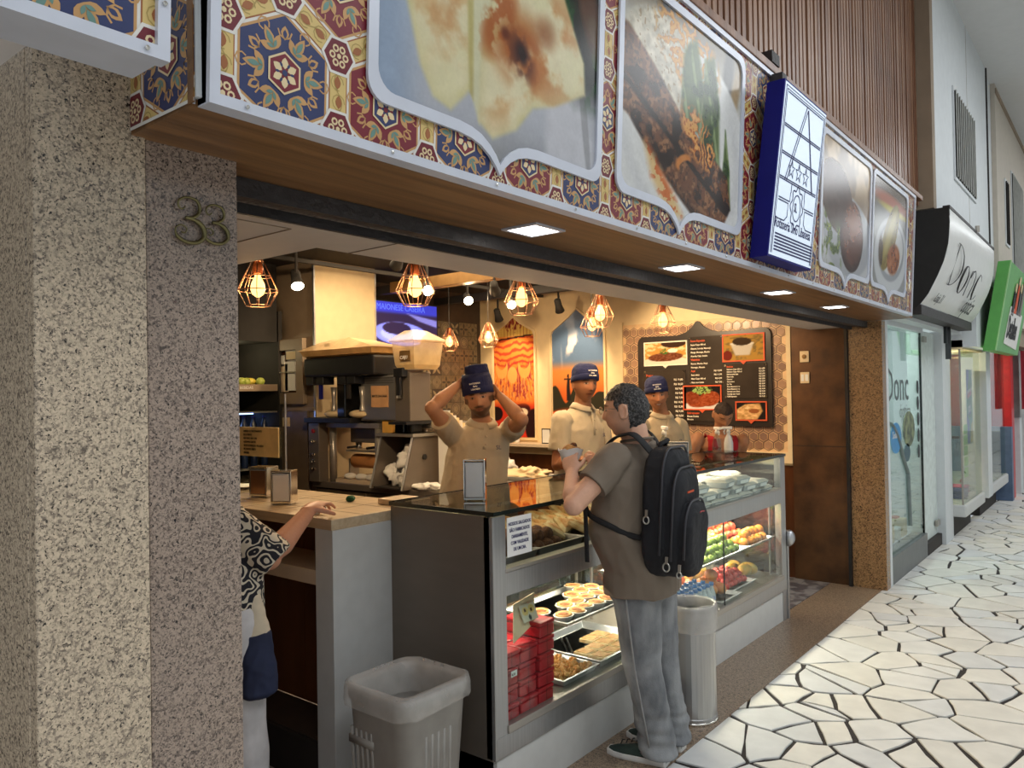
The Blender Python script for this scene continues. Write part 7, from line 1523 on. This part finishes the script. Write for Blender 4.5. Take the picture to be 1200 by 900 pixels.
def worker(lab, J, head, skin, z0, belly=.0, shirt='polo', cap_tall=0, collar=True, hands=None, skinkw={}, sleeve=.62, capon=True, back=0., pantm='dark', shw=1.):
    t = person(lab, J, (J['pelvis'][0], J['pelvis'][1], z0)); P = {k: V(v) for k, v in J.items()}; P['pelvis'].z = z0+.93 if not back else P['pelvis'].z
    P['pelvis'] = V((J['pelvis'][0], J['pelvis'][1], z0+.92)); side = (P['shR']-P['shL']); side.z = 0; side.normalize(); fw = V((0,0,1)).cross(side)
    wst = P['pelvis'].lerp(P['chest'], .42); 
    up_ = P['chest'].lerp((P['shR']+P['shL'])/2, .62); top = (P['shR']+P['shL'])/2+V((0,0,.035)); sw_ = (P['shR']-P['shL']).length/2
    body = MB(); pr_ = [(P['pelvis']+V((0,0,-.09)), side, .145, .10), (P['pelvis'], side, .158, .115), (wst+fw*belly*.5, side, .150+belly*.3, .105+belly), (P['chest'], side, .162*shw, .115), (up_, side, sw_*.92, .105), (top-V((0,0,.02)), side, sw_*.66, .08), (P['neck']+V((0,0,.005)), side, .062, .06)]
    torso(body, pr_); limb(body, [P['neck']-V((0,0,.03)), P['neck'].lerp(head.c, .5), head.P(0,-.012,-.05)], [.062,.056,.056])
    head.skull(body); head.ears(body)
    for s_ in 'RL': limb(body, *lerp_limb(P['sh'+s_], P['el'+s_], P['wr'+s_], .050*shw, .040*shw, .027))
    for s_, (d, n, c, fi) in (hands or {}).items(): hand(body, P['wr'+s_], d, n, 1 if s_ == 'R' else -1, c, .98, fist=fi)
    hp = [P['pelvis']+side*s_*.088-V((0,0,.04)) for s_ in (1,-1)]; an = [V((h_.x, h_.y, z0+.085)) for h_ in hp]; kn = [(a+b)/2+fw*.02 for a, b in zip(hp, an)]
    legs(body, hp, kn, an); solid('body', body, skin_dark, t, .0062, 3, colfn=skin_fn(skin, head, **skinkw))
    sh = MB(); g = .018
    torso(sh, [(P['pelvis']+V((0,0,-.07)), side, .180, .130), (P['pelvis']+V((0,0,.02)), side, .182+belly*.2, .134+belly*.6), (wst+fw*belly*.5, side, .176+belly*.4, .124+belly*1.05), (P['chest'], side, (.162+g)*shw, .115+g), (up_, side, sw_*.92+g*.8, .105+g), (top-V((0,0,.018)), side, sw_*.70+g*.5, .080+g), (P['neck']+V((0,0,-.012)), side, .072, .070)])
    for s_ in 'RL':
        a, b = P['sh'+s_], P['el'+s_]; e = a.lerp(b, sleeve); sh.tube([a+(P['neck']-a)*.25+V((0,0,-.01)), a, a.lerp(b, .3), e], [.062,.068*shw,.069*shw,.070], 18); sh.sphere(a, .067*shw, nu=14, nv=9)
    solid('shirt', sh, shirt, t, .007, 5, disp=folds(.008, 8., .7, J['chest'][0]*9))
    nk = P['neck']; 
    if collar:
        cb = MB(); nrm = fw
        cb.rings([[nk+side*(rx*math.cos(a))+fw*(ry*math.sin(a)+.008)+V((0,0,z-.030*max(0, math.sin(a)))) for a in [PI/2+.18+i*(2*PI-.36)/22 for i in range(23)]] for rx, ry, z in ((.066,.064,.016),(.071,.069,.018),(.100,.092,-.016),(.094,.086,-.022))], cap=False, closed=False)
        cb.build('collar', shirt, t, smooth=True)
        pb_ = MB(); c0 = nk+fw*.080-V((0,0,.045)); c1 = P['chest']+fw*(.115+g+.006)+V((0,0,.02)); pb_.tube([c0+fw*.000, c0.lerp(c1, .5)+fw*.002, c0.lerp(c1, .8)-fw*.004], .012, 8, flat=.12, up=tuple(fw)); pb_.build('placket', shirt, t, smooth=True)
        for f in (.3, .6): MB().sphere(c0.lerp(c1, f)+fw*.018, .005, nu=8, nv=5).build('button', 'shelfwood', t)
        e_ = P['chest']-side*.07+fw*(.115+g+.006)+V((0,0,.05)); text(t, 'SL', .035, basis(tuple(e_+fw*.006), tuple(-side), (0,0,1)), 'ink')
    pt_ = MB(); legs(pt_, hp, kn, [a+V((0,0,.02)) for a in an], (.100,.078,.068)); torso(pt_, [(P['pelvis']+V((0,0,-.12)), side, .168, .122), (P['pelvis']+V((0,0,.03)), side, .168, .125)])
    solid('trousers', pt_, pantm, t, .009, 4)
    for a in an: 
        u_, s_ = shoe_mb((a.x-fw.x*.04, a.y-fw.y*.04, 0), (a.x+fw.x*.20, a.y+fw.y*.20, 0), z0=z0+.0); u_.build('shoe', 'blackm', t, smooth=True); s_.build('shoe_sole', 'black', t)
    if capon: cap(head, t, cap_tall)
    return t
W1 = dict(pelvis=(-3.151,3.474,.75), chest=(-3.107,3.511,1.342), neck=(-3.085,3.528,1.560), shR=(-3.182,3.374,1.485), elR=(-3.154,3.176,1.646), wrR=(-3.135,3.374,1.773), shL=(-2.997,3.689,1.49), elL=(-2.784,3.539,1.567), wrL=(-2.946,3.545,1.705))
h1 = Head((-3.058,3.480,1.700), (.60,-.80,-.12), tilt=.14, sc=1.02, wide=1.04, jaw=1.25)
worker('man in beige polo and navy cap, both arms raised to adjust the cap', W1, h1, lin(196,142,106), .10, belly=.055, cap_tall=1, hands=dict(R=((.12,.55,.38), (.5,-.3,-.6), .6, .4), L=((-.55,.10,.45), (.3,-.4,-.5), .6, .4)), skinkw=dict(beard=.8, bcol=lin(46,32,26)), sleeve=.55, shw=1.08)
W2 = dict(pelvis=(-3.05,4.474,.5), chest=(-3.012,4.488,1.363), neck=(-2.998,4.496,1.635), shR=(-3.028,4.290,1.53), elR=(-3.039,4.250,1.233), wrR=(-2.857,4.205,1.285), shL=(-2.999,4.700,1.528), elL=(-2.957,4.753,1.236), wrL=(-2.79,4.60,1.28))
h2 = Head((-2.955,4.474,1.775), (.86,-.50,-.05), tilt=-.03, sc=1.03, jaw=1.1)
worker('man in beige polo and navy cap standing in front of the sunset picture', W2, h2, lin(172,116,82), .10, belly=.02, hands=dict(R=((.7,.35,.05), (0,.2,-1), .5, .1), L=((.5,-.6,.05), (0,-.2,-1), .5, .1)), skinkw=dict(beard=.12), sleeve=.68, shw=1.05)
W3 = dict(pelvis=(-2.96,5.58,.474), chest=(-2.954,5.56,1.265), neck=(-2.936,5.536,1.545), shR=(-3.034,5.380,1.455), elR=(-3.026,5.276,1.172), wrR=(-2.868,5.14,1.10), shL=(-2.867,5.721,1.435), elL=(-2.842,5.754,1.123), wrL=(-2.837,5.508,1.06))
h3 = Head((-2.925,5.450,1.690), (.55,-.83,-.15), tilt=.10, sc=1.03, jaw=1.1)
worker('smiling man in beige polo and bright blue cap behind the customer', W3, h3, lin(184,126,90), .10, belly=.02, hands=dict(R=((.5,-.3,0), (0,.2,-1), .5, .1), L=((.4,-.6,.05), (0,-.2,-1), .5, .1)), skinkw=dict(smile=1.), sleeve=.65)
W4 = dict(pelvis=(-3.02,6.40,.4), chest=(-2.84,6.365,1.145), neck=(-2.80,6.33,1.350), shR=(-2.93,6.175,1.305), elR=(-2.99,6.02,1.06), wrR=(-2.80,5.92,1.07), shL=(-2.60+.0-.05,6.47,1.28), elL=(-2.79,6.62,1.03), wrL=(-2.74,6.38,1.06))
h4 = Head((-2.745,6.285,1.505), (.66,-.75,-.55), tilt=.0, pitch=-.12, sc=1.02)
t4 = worker('man in red tank top with short dark hair looking down behind the fruit case', W4, h4, lin(176,124,90), .0, shirt='redshirt', collar=False, capon=False, hands=dict(R=((.5,-.1,0), (0,.2,-1), .6, .2), L=((.2,-.5,.0), (0,-.2,-1), .6, .2)), skinkw=dict(closed=True), sleeve=.02, shw=1.2)
hairpart(h4, 'hairbrown', t4, lambda l: l.z > .045-max(0, -(l.y-.02))*.9 and not (l.y > .05 and l.z < .062) and l.z > -.06, .03)
for o in t4.children:      # the tank top: cut arm holes and a low neckline
    if o.name.startswith('shirt'):
        bm = bmesh.new(); bm.from_mesh(o.data); off = root_loc(t4); sR, sL = V(W4['shR']), V(W4['shL']); nk = V(W4['neck']); sd = (sR-sL).normalized(); fw4 = V((0,0,1)).cross(sd); mid = (sR+sL)/2
        bad = []
        for f in bm.faces:
            p = f.calc_center_median()+off; x = (p-mid).dot(sd); y = (p-mid).dot(fw4); z = p.z
            if abs(x) > .135+.5*max(0, (1.20-z)) and z > 1.12: bad.append(f)
            elif abs(x) < .085-.3*max(0, (1.34-z))*1.0 and z > 1.20 and y > .0: bad.append(f)
            elif abs(x) < .08 and z > 1.34: bad.append(f)
        bmesh.ops.delete(bm, geom=bad, context='FACES'); bm.to_mesh(o.data); bm.free()

# ---------------------------------------------------------------- the customer
CU = dict(pelvis=(-1.816,3.19,.90), waist=(-1.825,3.13,1.083), chest=(-1.812,3.12,1.30), neck=(-1.785,3.125,1.492), shL=(-1.800,2.965,1.425), elL=(-1.892,2.762,1.235), wrL=(-1.985,2.885,1.352), shR=(-1.840,3.300,1.435), elR=(-1.995,3.335,1.292), wrR=(-2.015,3.190,1.385), hiL=(-1.80,3.11,.86), knL=(-1.785,3.14,.47), anL=(-1.755,3.205,.085), hiR=(-1.815,3.29,.86), knR=(-1.80,3.34,.47), anR=(-1.765,3.385,.085))
t = thing('person', 'grey-haired customer in taupe T-shirt and grey jeans eating at the snack case', 'person', (-1.80, 3.2, 0)); P = {k: V(v) for k, v in CU.items()}
hc = Head((-1.822, 3.098, 1.630), (-.96, -.22, -.02), sc=1.04, wide=1.04, pitch=-.02, jaw=1.25)
side = P['shR']-P['shL']; side.z = 0; side.normalize(); fw = V((0,0,1)).cross(side)
body = MB(); pr_ = [(P['pelvis']-V((0,0,.08)), side, .15, .12), (P['pelvis'], side, .165, .13), (P['waist']+fw*.02, side, .165, .135), (P['chest'], side, .165, .125), (P['chest'].lerp((P['shR']+P['shL'])/2, .6), side, .155, .115), ((P['shR']+P['shL'])/2+V((0,0,.02)), side, .11, .085), (P['neck'], side, .062, .062)]
torso(body, pr_); limb(body, [P['neck']-V((0,0,.04)), P['neck'].lerp(hc.c, .5)+V((.01,0,-.01)), hc.P(0,-.016,-.05)], [.068,.062,.062]); hc.skull(body); hc.ears(body)
limb(body, *lerp_limb(P['shL'], P['elL'], P['wrL'], .052, .047, .029)); limb(body, *lerp_limb(P['shR'], P['elR'], P['wrR'], .052, .045, .028))
hand(body, P['wrL'], (-.35,.35,.75), (-.2,.9,-.25), -1, .75, 1., thumb_out=.5); hand(body, P['wrR'], (-.1,-.85,.42), (-.5,-.3,-.8), 1, .75, 1., thumb_out=.4)
legs(body, [P['hiL'], P['hiR']], [P['knL'], P['knR']], [P['anL'], P['anR']]); solid('body', body, skin_dark, t, .0058, 3, colfn=skin_fn(lin(222,172,144), hc, beard=.18, bcol=lin(110,96,90)))
sh = MB(); torso(sh, [(V((-1.80,3.185,.795)), side, .205, .165), (V((-1.80,3.185,.90)), side, .200, .165), (P['waist']+fw*.025, side, .192, .168), (P['chest']+fw*.01, side, .190, .150), (P['chest'].lerp((P['shR']+P['shL'])/2, .6), side, .175, .132), ((P['shR']+P['shL'])/2+V((0,0,.025)), side, .134, .108), (P['neck']-V((0,0,.002)), side, .080, .078)])
for a, b in (('shL','elL'), ('shR','elR')):
    e = P[a].lerp(P[b], .60); sh.tube([P[a]+(P['neck']-P[a])*.25-V((0,0,.01)), P[a], P[a].lerp(P[b], .3), e], [.064,.072,.076,.080], 18); sh.sphere(P[a], .072, nu=14, nv=9)
solid('t_shirt', sh, 'tshirt', t, .007, 4, disp=lambda p: folds(.011, 6., .45, 3)(p)+.006*mnoise.noise(V((p.x*14+p.z*10, p.y*14, p.z*5))))
MB().tube([P['neck']+side*.070*math.cos(a)+fw*.072*math.sin(a)+V((0,0,.008-.01*math.sin(a))) for a in [i*2*PI/24 for i in range(24)]], .007, 6, closed=True).build('neck_rib', 'tshirt', t, smooth=True)
jn = MB(); limb(jn, [P['hiL'], P['hiL'].lerp(P['knL'], .5), P['knL'], P['knL'].lerp(P['anL'], .5), P['anL']+V((.0,-.0,.03)), P['anL']+V((.005,-.005,-.045))], [.118,.104,.088,.082,.086,.092], 18, ends=False); limb(jn, [P['hiR'], P['hiR'].lerp(P['knR'], .5), P['knR'], P['knR'].lerp(P['anR'], .5), P['anR']+V((0,0,.03)), P['anR']+V((.005,0,-.045))], [.116,.102,.086,.080,.084,.088], 18, ends=False)
torso(jn, [(P['pelvis']-V((0,0,.13)), side, .172, .135), (P['pelvis']+V((0,0,.02)), side, .178, .142)])
def jf(p): 
    low = max(0, .34-p.z)/.30; q_ = V((p.x*7, p.y*7, p.z*24)); return .010*mnoise.noise(V((p.x*9, p.y*9, p.z*5+p.x*6)))+max(0, .12-abs(p.z-.50))*.06*(mnoise.noise(V((p.x*8, p.y*8, p.z*30))))+low*.026*(mnoise.noise(q_)-.1)
solid('jeans', jn, 'jeans', t, .0075, 3, disp=jf)
sd_ = MB(); 
for a, b, c in (('hiL','knL','anL'),): sd_.tube([P[a]-side*.118+V((0,0,.0)), P[a].lerp(P[b], .5)-side*.106, P[b]-side*.090, P[b].lerp(P[c], .5)-side*.086, P[c]-side*.09+V((0,0,.02))], .004, 6)
sd_.build('side_seam', mat('jeans_seam', lin(150,150,150), .9), t, smooth=True)
SH = mat('trainer_upper', lin(44,60,54), .8, bump=.3, bscale=200)
for a, toe, nm in ((P['anL'], (-1.985,3.165,0), 'near'), (P['anR'], (-2.00,3.375,0), 'far')):
    u_, s_ = shoe_mb((a.x+.045, a.y+.004, 0), toe, z0=.001); o = u_.build('trainer', SH, t, smooth=True); s_.build('sole', 'paper', o); lc = MB(); d = V(toe)-a; d.z = 0; d.normalize(); q_ = V((-d.y, d.x, 0))
    for k in range(4): c = a+d*(.09+k*.026); lc.tube([V((c.x, c.y, .088-k*.008))-q_*.022, V((c.x, c.y, .096-k*.008)), V((c.x, c.y, .088-k*.008))+q_*.022], .003, 5)
    lc.build('laces', 'blackm', o); u2 = MB(); u2.tube([V((a.x, a.y, .03))+d*(.05+.03*i)-q_*(.042 if a is P['anL'] else .042) for i in range(4)], .006, 6, flat=.4); u2.build('stripe', 'navy', o)
hairpart(hc, 'greyhair', t, lambda l: (l.z > .052 if l.y > .03 else l.z > .030-(.03-l.y)*1.55 if l.y > -.03 else l.z > -.075) and not (abs(l.x) > .06 and abs(l.y+.012) < .022 and l.z < .03), .075, wave=.006)
gl = MB()
for s_ in (-1, 1):
    gl.tube([hc.P(s_*.034+.023*math.cos(a), .106, .008+.017*math.sin(a)) for a in [i*PI/6 for i in range(12)]], .0016, 5, closed=True); gl.tube([hc.P(s_*.058, .104, .012), hc.P(s_*.078, .07, .014), hc.P(s_*.083, -.01, .014), hc.P(s_*.082, -.03, .0)], .0018, 5)
gl.tube([hc.P(-.011,.108,.012), hc.P(0,.112,.015), hc.P(.011,.108,.012)], .0016, 5); gs_ = gl.build('spectacles', 'chrome', t)
for s_ in (-1, 1): MB().rings([[hc.P(s_*.034+.022*math.cos(a), .1055+dz, .008+.016*math.sin(a)) for a in [i*PI/6 for i in range(12)]] for dz in (0, .001)]).build('lens', 'glass', gs_)
# what he eats
hL = P['wrL']+V((-.35,.35,.75)).normalized()*.095
t_ = thing('pastry', 'bitten pastry held in a paper napkin by the customer', 'pastry', tuple(hL+V((-.02,.03,.03))))
mb = MB(); mb.sphere(hL+V((-.015,.045,.022)), .042, .028, .026, 16, 10); solid('pastry_piece', mb, DOUGH, t_, .004, 2, disp=folds(.012, 30)); mb = MB(); mb.sphere(hL+V((-.018,.052,.036)), .03, .018, .016, 12, 8); solid('filling', mb, BROWN, t_, .004, 1, disp=folds(.01, 40))
mb = MB(); mb.rings([wob([tuple(hL+V((-.018+r*math.cos(a), .03+r*.8*math.sin(a), z))) for a in [i*2*PI/20 for i in range(20)]], .02, 30) for r, z in ((.02,-.07),(.038,-.03),(.048,.01),(.056,.03))], cap=False).build('napkin', 'paper', t_, smooth=True)
# ---------------------------------------------------------------- backpack
bp_ = thing('backpack', 'large black backpack with zips and a small red mark on the customer', 'backpack', (-1.60, 3.20, 1.2))
bx = V((.975, .13, -.06)).normalized()      # away from the back
bs = V((0,0,1)).cross(bx).normalized(); bu = bx.cross(bs)
def BP(o_, s_, u): return V((-1.690, 3.105, 1.205))+bx*o_+bs*s_+bu*u
def shell(mb, o0, o1, w_, z0, z1, r=.09, n=8, inset=.03):
    outline_ = []
    for (cx, cz, t0) in ((w_-r, z1-r*1.3, 0), (-w_+r, z1-r*1.3, PI/2), (-w_+r*1.15, z0+r*1.5, PI), (w_-r*1.15, z0+r*1.5, 1.5*PI)):
        for i in range(n+1): a = t0+i*PI/2/n; outline_.append((cx+(r if t0 < 3 else r*1.15)*math.cos(a), cz+(r*1.3 if t0 < 3 else r*1.5)*math.sin(a)))
    outline_ = [(a*(1-.22*max(0, -b/.3)**2), b) for a, b in outline_]; cz_ = (z0+z1)/2; rs = []
    for f, g in ((0,.93),(.1,1.),(.7,1.),(.9,.93),(1.,.80)): rs.append([BP(o0+(o1-o0)*f, a*g, cz_+(b-cz_)*g) for a, b in outline_])
    mb.rings(rs)
mb = MB(); shell(mb, 0, .12, .165, -.30, .27, .11); solid('main_bag', mb, 'bag', bp_, .007, 4, disp=folds(.007, 9))
mb = MB(); shell(mb, .07, .165, .155, -.295, .185, .10); solid('middle_compartment', mb, 'bag', bp_, .007, 4, disp=folds(.006, 10, seed=4))
mb = MB(); shell(mb, .13, .215, .135, -.285, .045, .09); solid('front_pocket', mb, 'bag', bp_, .006, 4, disp=folds(.006, 11, seed=8))
def zipline(o_, w_, z0, z1, r=.09):
    pts = []
    for (cx, cz, t0) in ((w_-r, z1-r*1.3, 0), (-w_+r, z1-r*1.3, PI/2)):
        for i in range(9): a = t0+i*PI/2/8; pts.append(BP(o_, cx+r*math.cos(a), cz+r*1.3*math.sin(a)))
    return [BP(o_, w_, z0)]+pts+[BP(o_, -w_, z0)]
for o_, w_, z0, z1 in ((.092,.168,-.18,.273),(.140,.158,-.20,.190),(.190,.137,-.19,.050)): MB().tube(zipline(o_, w_, z0, z1), .006, 6).build('zip', mat('zip_tape', lin(52,52,58), .5), bp_, smooth=True)
for (o_, s_, u, r) in ((.125,-.160,-.225,.018),(.175,-.138,-.255,.013),(.03,-.168,-.035,.016)):
    MB().tube([BP(o_+r*.8*math.cos(a), s_-.006, u+r*math.sin(a)) for a in [i*PI/6 for i in range(12)]], .0035, 6, closed=True).build('zip_puller', 'zipm', bp_, smooth=True); MB().obox(BP(o_, s_-.004, u+.03), bx, bs, bu, .006, .003, .014).build('zip_slider', 'zipm', bp_)
MB().tube([BP(.2155,-.02,-.0), BP(.218,.0,.004), BP(.2155,.04,-.002)], .003, 5).build('red_mark', 'redbox', bp_); MB().obox(BP(.168,-.01,.085), bs, bx, bu, .04, .002, .004).build('mark', 'orange', bp_)
MB().tube([BP(.02,-.04,.235), BP(.03,-.03,.285), BP(.05,0,.30), BP(.03,.03,.285), BP(.02,.04,.235)], .011, 8).build('grab_handle', 'bagstrap', bp_, smooth=True)
nk = P['neck']
for sg, a in ((-1, 'shL'), (1, 'shR')):
    s0 = P[a]+(nk-P[a])*.42+V((0,0,.052)); pts = spline([BP(.02, sg*.06, .225), s0+V((.05,0,.012)), s0+V((-.01,0,.018)), s0+V((-.085,0,-.025)), s0+V((-.13,0,-.12)), P[a]+fw*.06+V((-.085,-sg*.0-.0+(.04 if sg < 0 else -.04),-.20)), P[a]+fw*.0+V((-.03,sg*.075,-.27)), BP(.01, sg*.155, -.10)], 5)
    if sg < 0: pts = spline([BP(.02, -.06, .225), s0+V((.06,0,.016)), s0+V((0,0,.022)), s0+V((-.075,.0,-.012)), V((-1.962,3.00,1.36)), V((-1.975,2.985,1.27))], 5)
    MB().tube(pts, .026 if sg > 0 else .027, 10, flat=.26, up=(1,0,.2)).build('shoulder_strap', 'bagstrap', bp_, smooth=True)
    if sg < 0:
        MB().tube(spline([V((-1.978,2.965,1.28)), V((-1.93,2.925,1.18)), V((-1.82,2.925,1.13)), V((-1.70,2.985,1.08)), BP(.01,-.158,-.05)], 5), .013, 8, flat=.3, up=(0,-1,.2)).build('lower_strap', 'bagstrap', bp_, smooth=True)
        MB().tube(spline([V((-1.958,2.940,1.30)), V((-1.935,2.915,1.18)), V((-1.925,2.905,1.03)), V((-1.922,2.903,.96))], 5), .012, 8, flat=.25, up=(0,-1,.1)).build('loose_strap_end', 'bagstrap', bp_, smooth=True)

# ---------------------------------------------------------------- person behind the pillar
HW = dict(pelvis=(-2.76,1.62,.92), chest=(-2.86,1.56,1.22), neck=(-2.92,1.58,1.39), shR=(-2.735,1.585,1.30), elR=(-2.615,1.735,1.10), wrR=(-2.715,1.985,1.232), shL=(-3.08,1.57,1.30), elL=(-3.12,1.62,1.02), wrL=(-3.06,1.75,.95))
t = thing('person', 'person in black and white patterned shirt leaning on the bar, half hidden by the pillar', 'person', (-2.75, 1.58, 0)); P = {k: V(v) for k, v in HW.items()}
hh = Head((-2.94,1.62,1.54), (-.1,1,0), sc=1.); side = V((1,0,0)); fw = V((0,1,0))
body = MB(); torso(body, [(P['pelvis']-V((0,0,.09)), side, .145, .105), (P['pelvis'], side, .155, .115), (P['pelvis'].lerp(P['chest'], .42), side, .15, .115), (P['chest'], side, .16, .115), (V((-2.905,1.58,1.30)), side, .165, .10), (P['neck'], side, .06, .06)])
limb(body, [P['neck']-V((0,0,.03)), hh.P(0,-.01,-.05)], [.06,.055]); hh.skull(body); hh.ears(body)
for s_ in 'RL': limb(body, *lerp_limb(P['sh'+s_], P['el'+s_], P['wr'+s_], .052, .047, .032))
hand(body, P['wrR']+V((0,0,.012)), (-.4,.9,.16), (0,.05,-1), -1, .32, 1.12, spread=.3); hand(body, P['wrL'], (.1,.9,-.2), (0,.2,-1), 1, .4)
hp = [P['pelvis']+side*s_*.085-V((0,0,.04)) for s_ in (1,-1)]; an = [V((h_.x+.015, h_.y+.03, .085)) for h_ in hp]; legs(body, hp, [(a+b)/2 for a, b in zip(hp, an)], an)
solid('body', body, skin_dark, t, .006, 3, colfn=skin_fn(lin(204,146,116), hh)); hairpart(hh, 'greyhair', t, lambda l: l.z > .05 or (l.y < .03 and l.z > -.05), .05)
HAW = bpy.data.materials.new('patterned_shirt'); T_, N_, L_ = nt(HAW); b_ = N_['Principled BSDF']; b_.inputs['Roughness'].default_value = .85; tc = N_.new('ShaderNodeTexCoord'); ns = N_.new('ShaderNodeTexNoise'); ns.inputs['Scale'].default_value = 16; ns.inputs['Detail'].default_value = 1.; L_.new(tc.outputs['Object'], ns.inputs[0])
wv = N_.new('ShaderNodeMath'); wv.operation = 'MULTIPLY'; wv.inputs[1].default_value = 46.; L_.new(ns.outputs['Fac'], wv.inputs[0]); sn = N_.new('ShaderNodeMath'); sn.operation = 'SINE'; L_.new(wv.outputs[0], sn.inputs[0]); cr = N_.new('ShaderNodeValToRGB'); cr.color_ramp.elements[0].position = .60; cr.color_ramp.elements[1].position = .68; cr.color_ramp.elements[0].color = (*lin(28,28,38), 1); cr.color_ramp.elements[1].color = (*lin(214,204,184), 1)
mr_ = N_.new('ShaderNodeMapRange'); mr_.inputs[1].default_value = -1; mr_.inputs[2].default_value = 1; L_.new(sn.outputs[0], mr_.inputs[0]); L_.new(mr_.outputs[0], cr.inputs[0]); L_.new(cr.outputs[0], b_.inputs['Base Color'])
sh = MB(); torso(sh, [(P['pelvis']-V((0,0,.06)), side, .18, .135), (P['pelvis']+V((0,0,.12)), side, .175, .135), (P['chest'], side, .18, .135), (V((-2.905,1.58,1.305)), side, .18, .115), (P['neck']-V((0,0,.01)), side, .075, .07)])
for s_ in 'RL': a, b = P['sh'+s_], P['el'+s_]; sh.tube([a+(P['neck']-a)*.25, a, a.lerp(b, .5), a.lerp(b, 1.08)], [.06,.070,.078,.088], 18); sh.sphere(a, .07, nu=14, nv=9)
solid('patterned_shirt', sh, HAW, t, .008, 4, disp=folds(.007, 9))
pt_ = MB(); legs(pt_, hp, [(a+b)/2 for a, b in zip(hp, an)], [a+V((0,0,.02)) for a in an], (.112,.098,.09)); torso(pt_, [(P['pelvis']-V((0,0,.12)), side, .165, .12), (P['pelvis']+V((0,0,.03)), side, .168, .125)])
solid('trousers', pt_, mat('white_trousers', lin(206,204,206), .85), t, .009, 4, disp=folds(.008, 6, .4))
for a in an: u_, s_ = shoe_mb((a.x, a.y-.04, 0), (a.x, a.y+.2, 0)); u_.build('shoe', 'blackm', t, smooth=True); s_.build('sole', 'black', t)
MB().tube([P['wrR']+V((-.4,.9,.12)).normalized()*.105+V((.036,0,-.006))+V((.0085*math.cos(a), 0, .0085*math.sin(a))) for a in [i*PI/5 for i in range(10)]], .002, 5, closed=True).build('ring', 'chrome', t)
t = thing('cloth_bag', 'cream and navy cloth bag hanging at the side of the half-hidden person', 'bag', (-2.56, 1.62, .7))
def bagp(mb, z0, z1, w0, w1, d0, d1):
    rs = []
    for k in range(5): f = k/4; z = z0+(z1-z0)*f; w_ = w0+(w1-w0)*f; d = d0+(d1-d0)*f; rs.append([(-2.57+(z-.7)*-.12+d*math.cos(a), 1.655+w_*math.sin(a), z) for a in [i*2*PI/20 for i in range(20)]])
    mb.rings(rs)
mb = MB(); bagp(mb, .62, .84, .075, .06, .05, .04); mb.sphere((-2.56,1.655,.63), .05, .075, .03, 16, 8); solid('navy_bottom', mb, mat('navy_canvas', lin(34,42,70), .85), t, .007, 3, disp=folds(.008, 10))
mb = MB(); bagp(mb, .80, .98, .062, .03, .042, .018); solid('cream_top', mb, mat('cream_canvas', lin(214,200,176), .85), t, .007, 3, disp=folds(.008, 10)); MB().tube([(-2.61,1.655,.97),(-2.66,1.64,1.15),(-2.76,1.60,1.36)], .014, 8, flat=.4).build('bag_strap', 'cream', t, smooth=True)
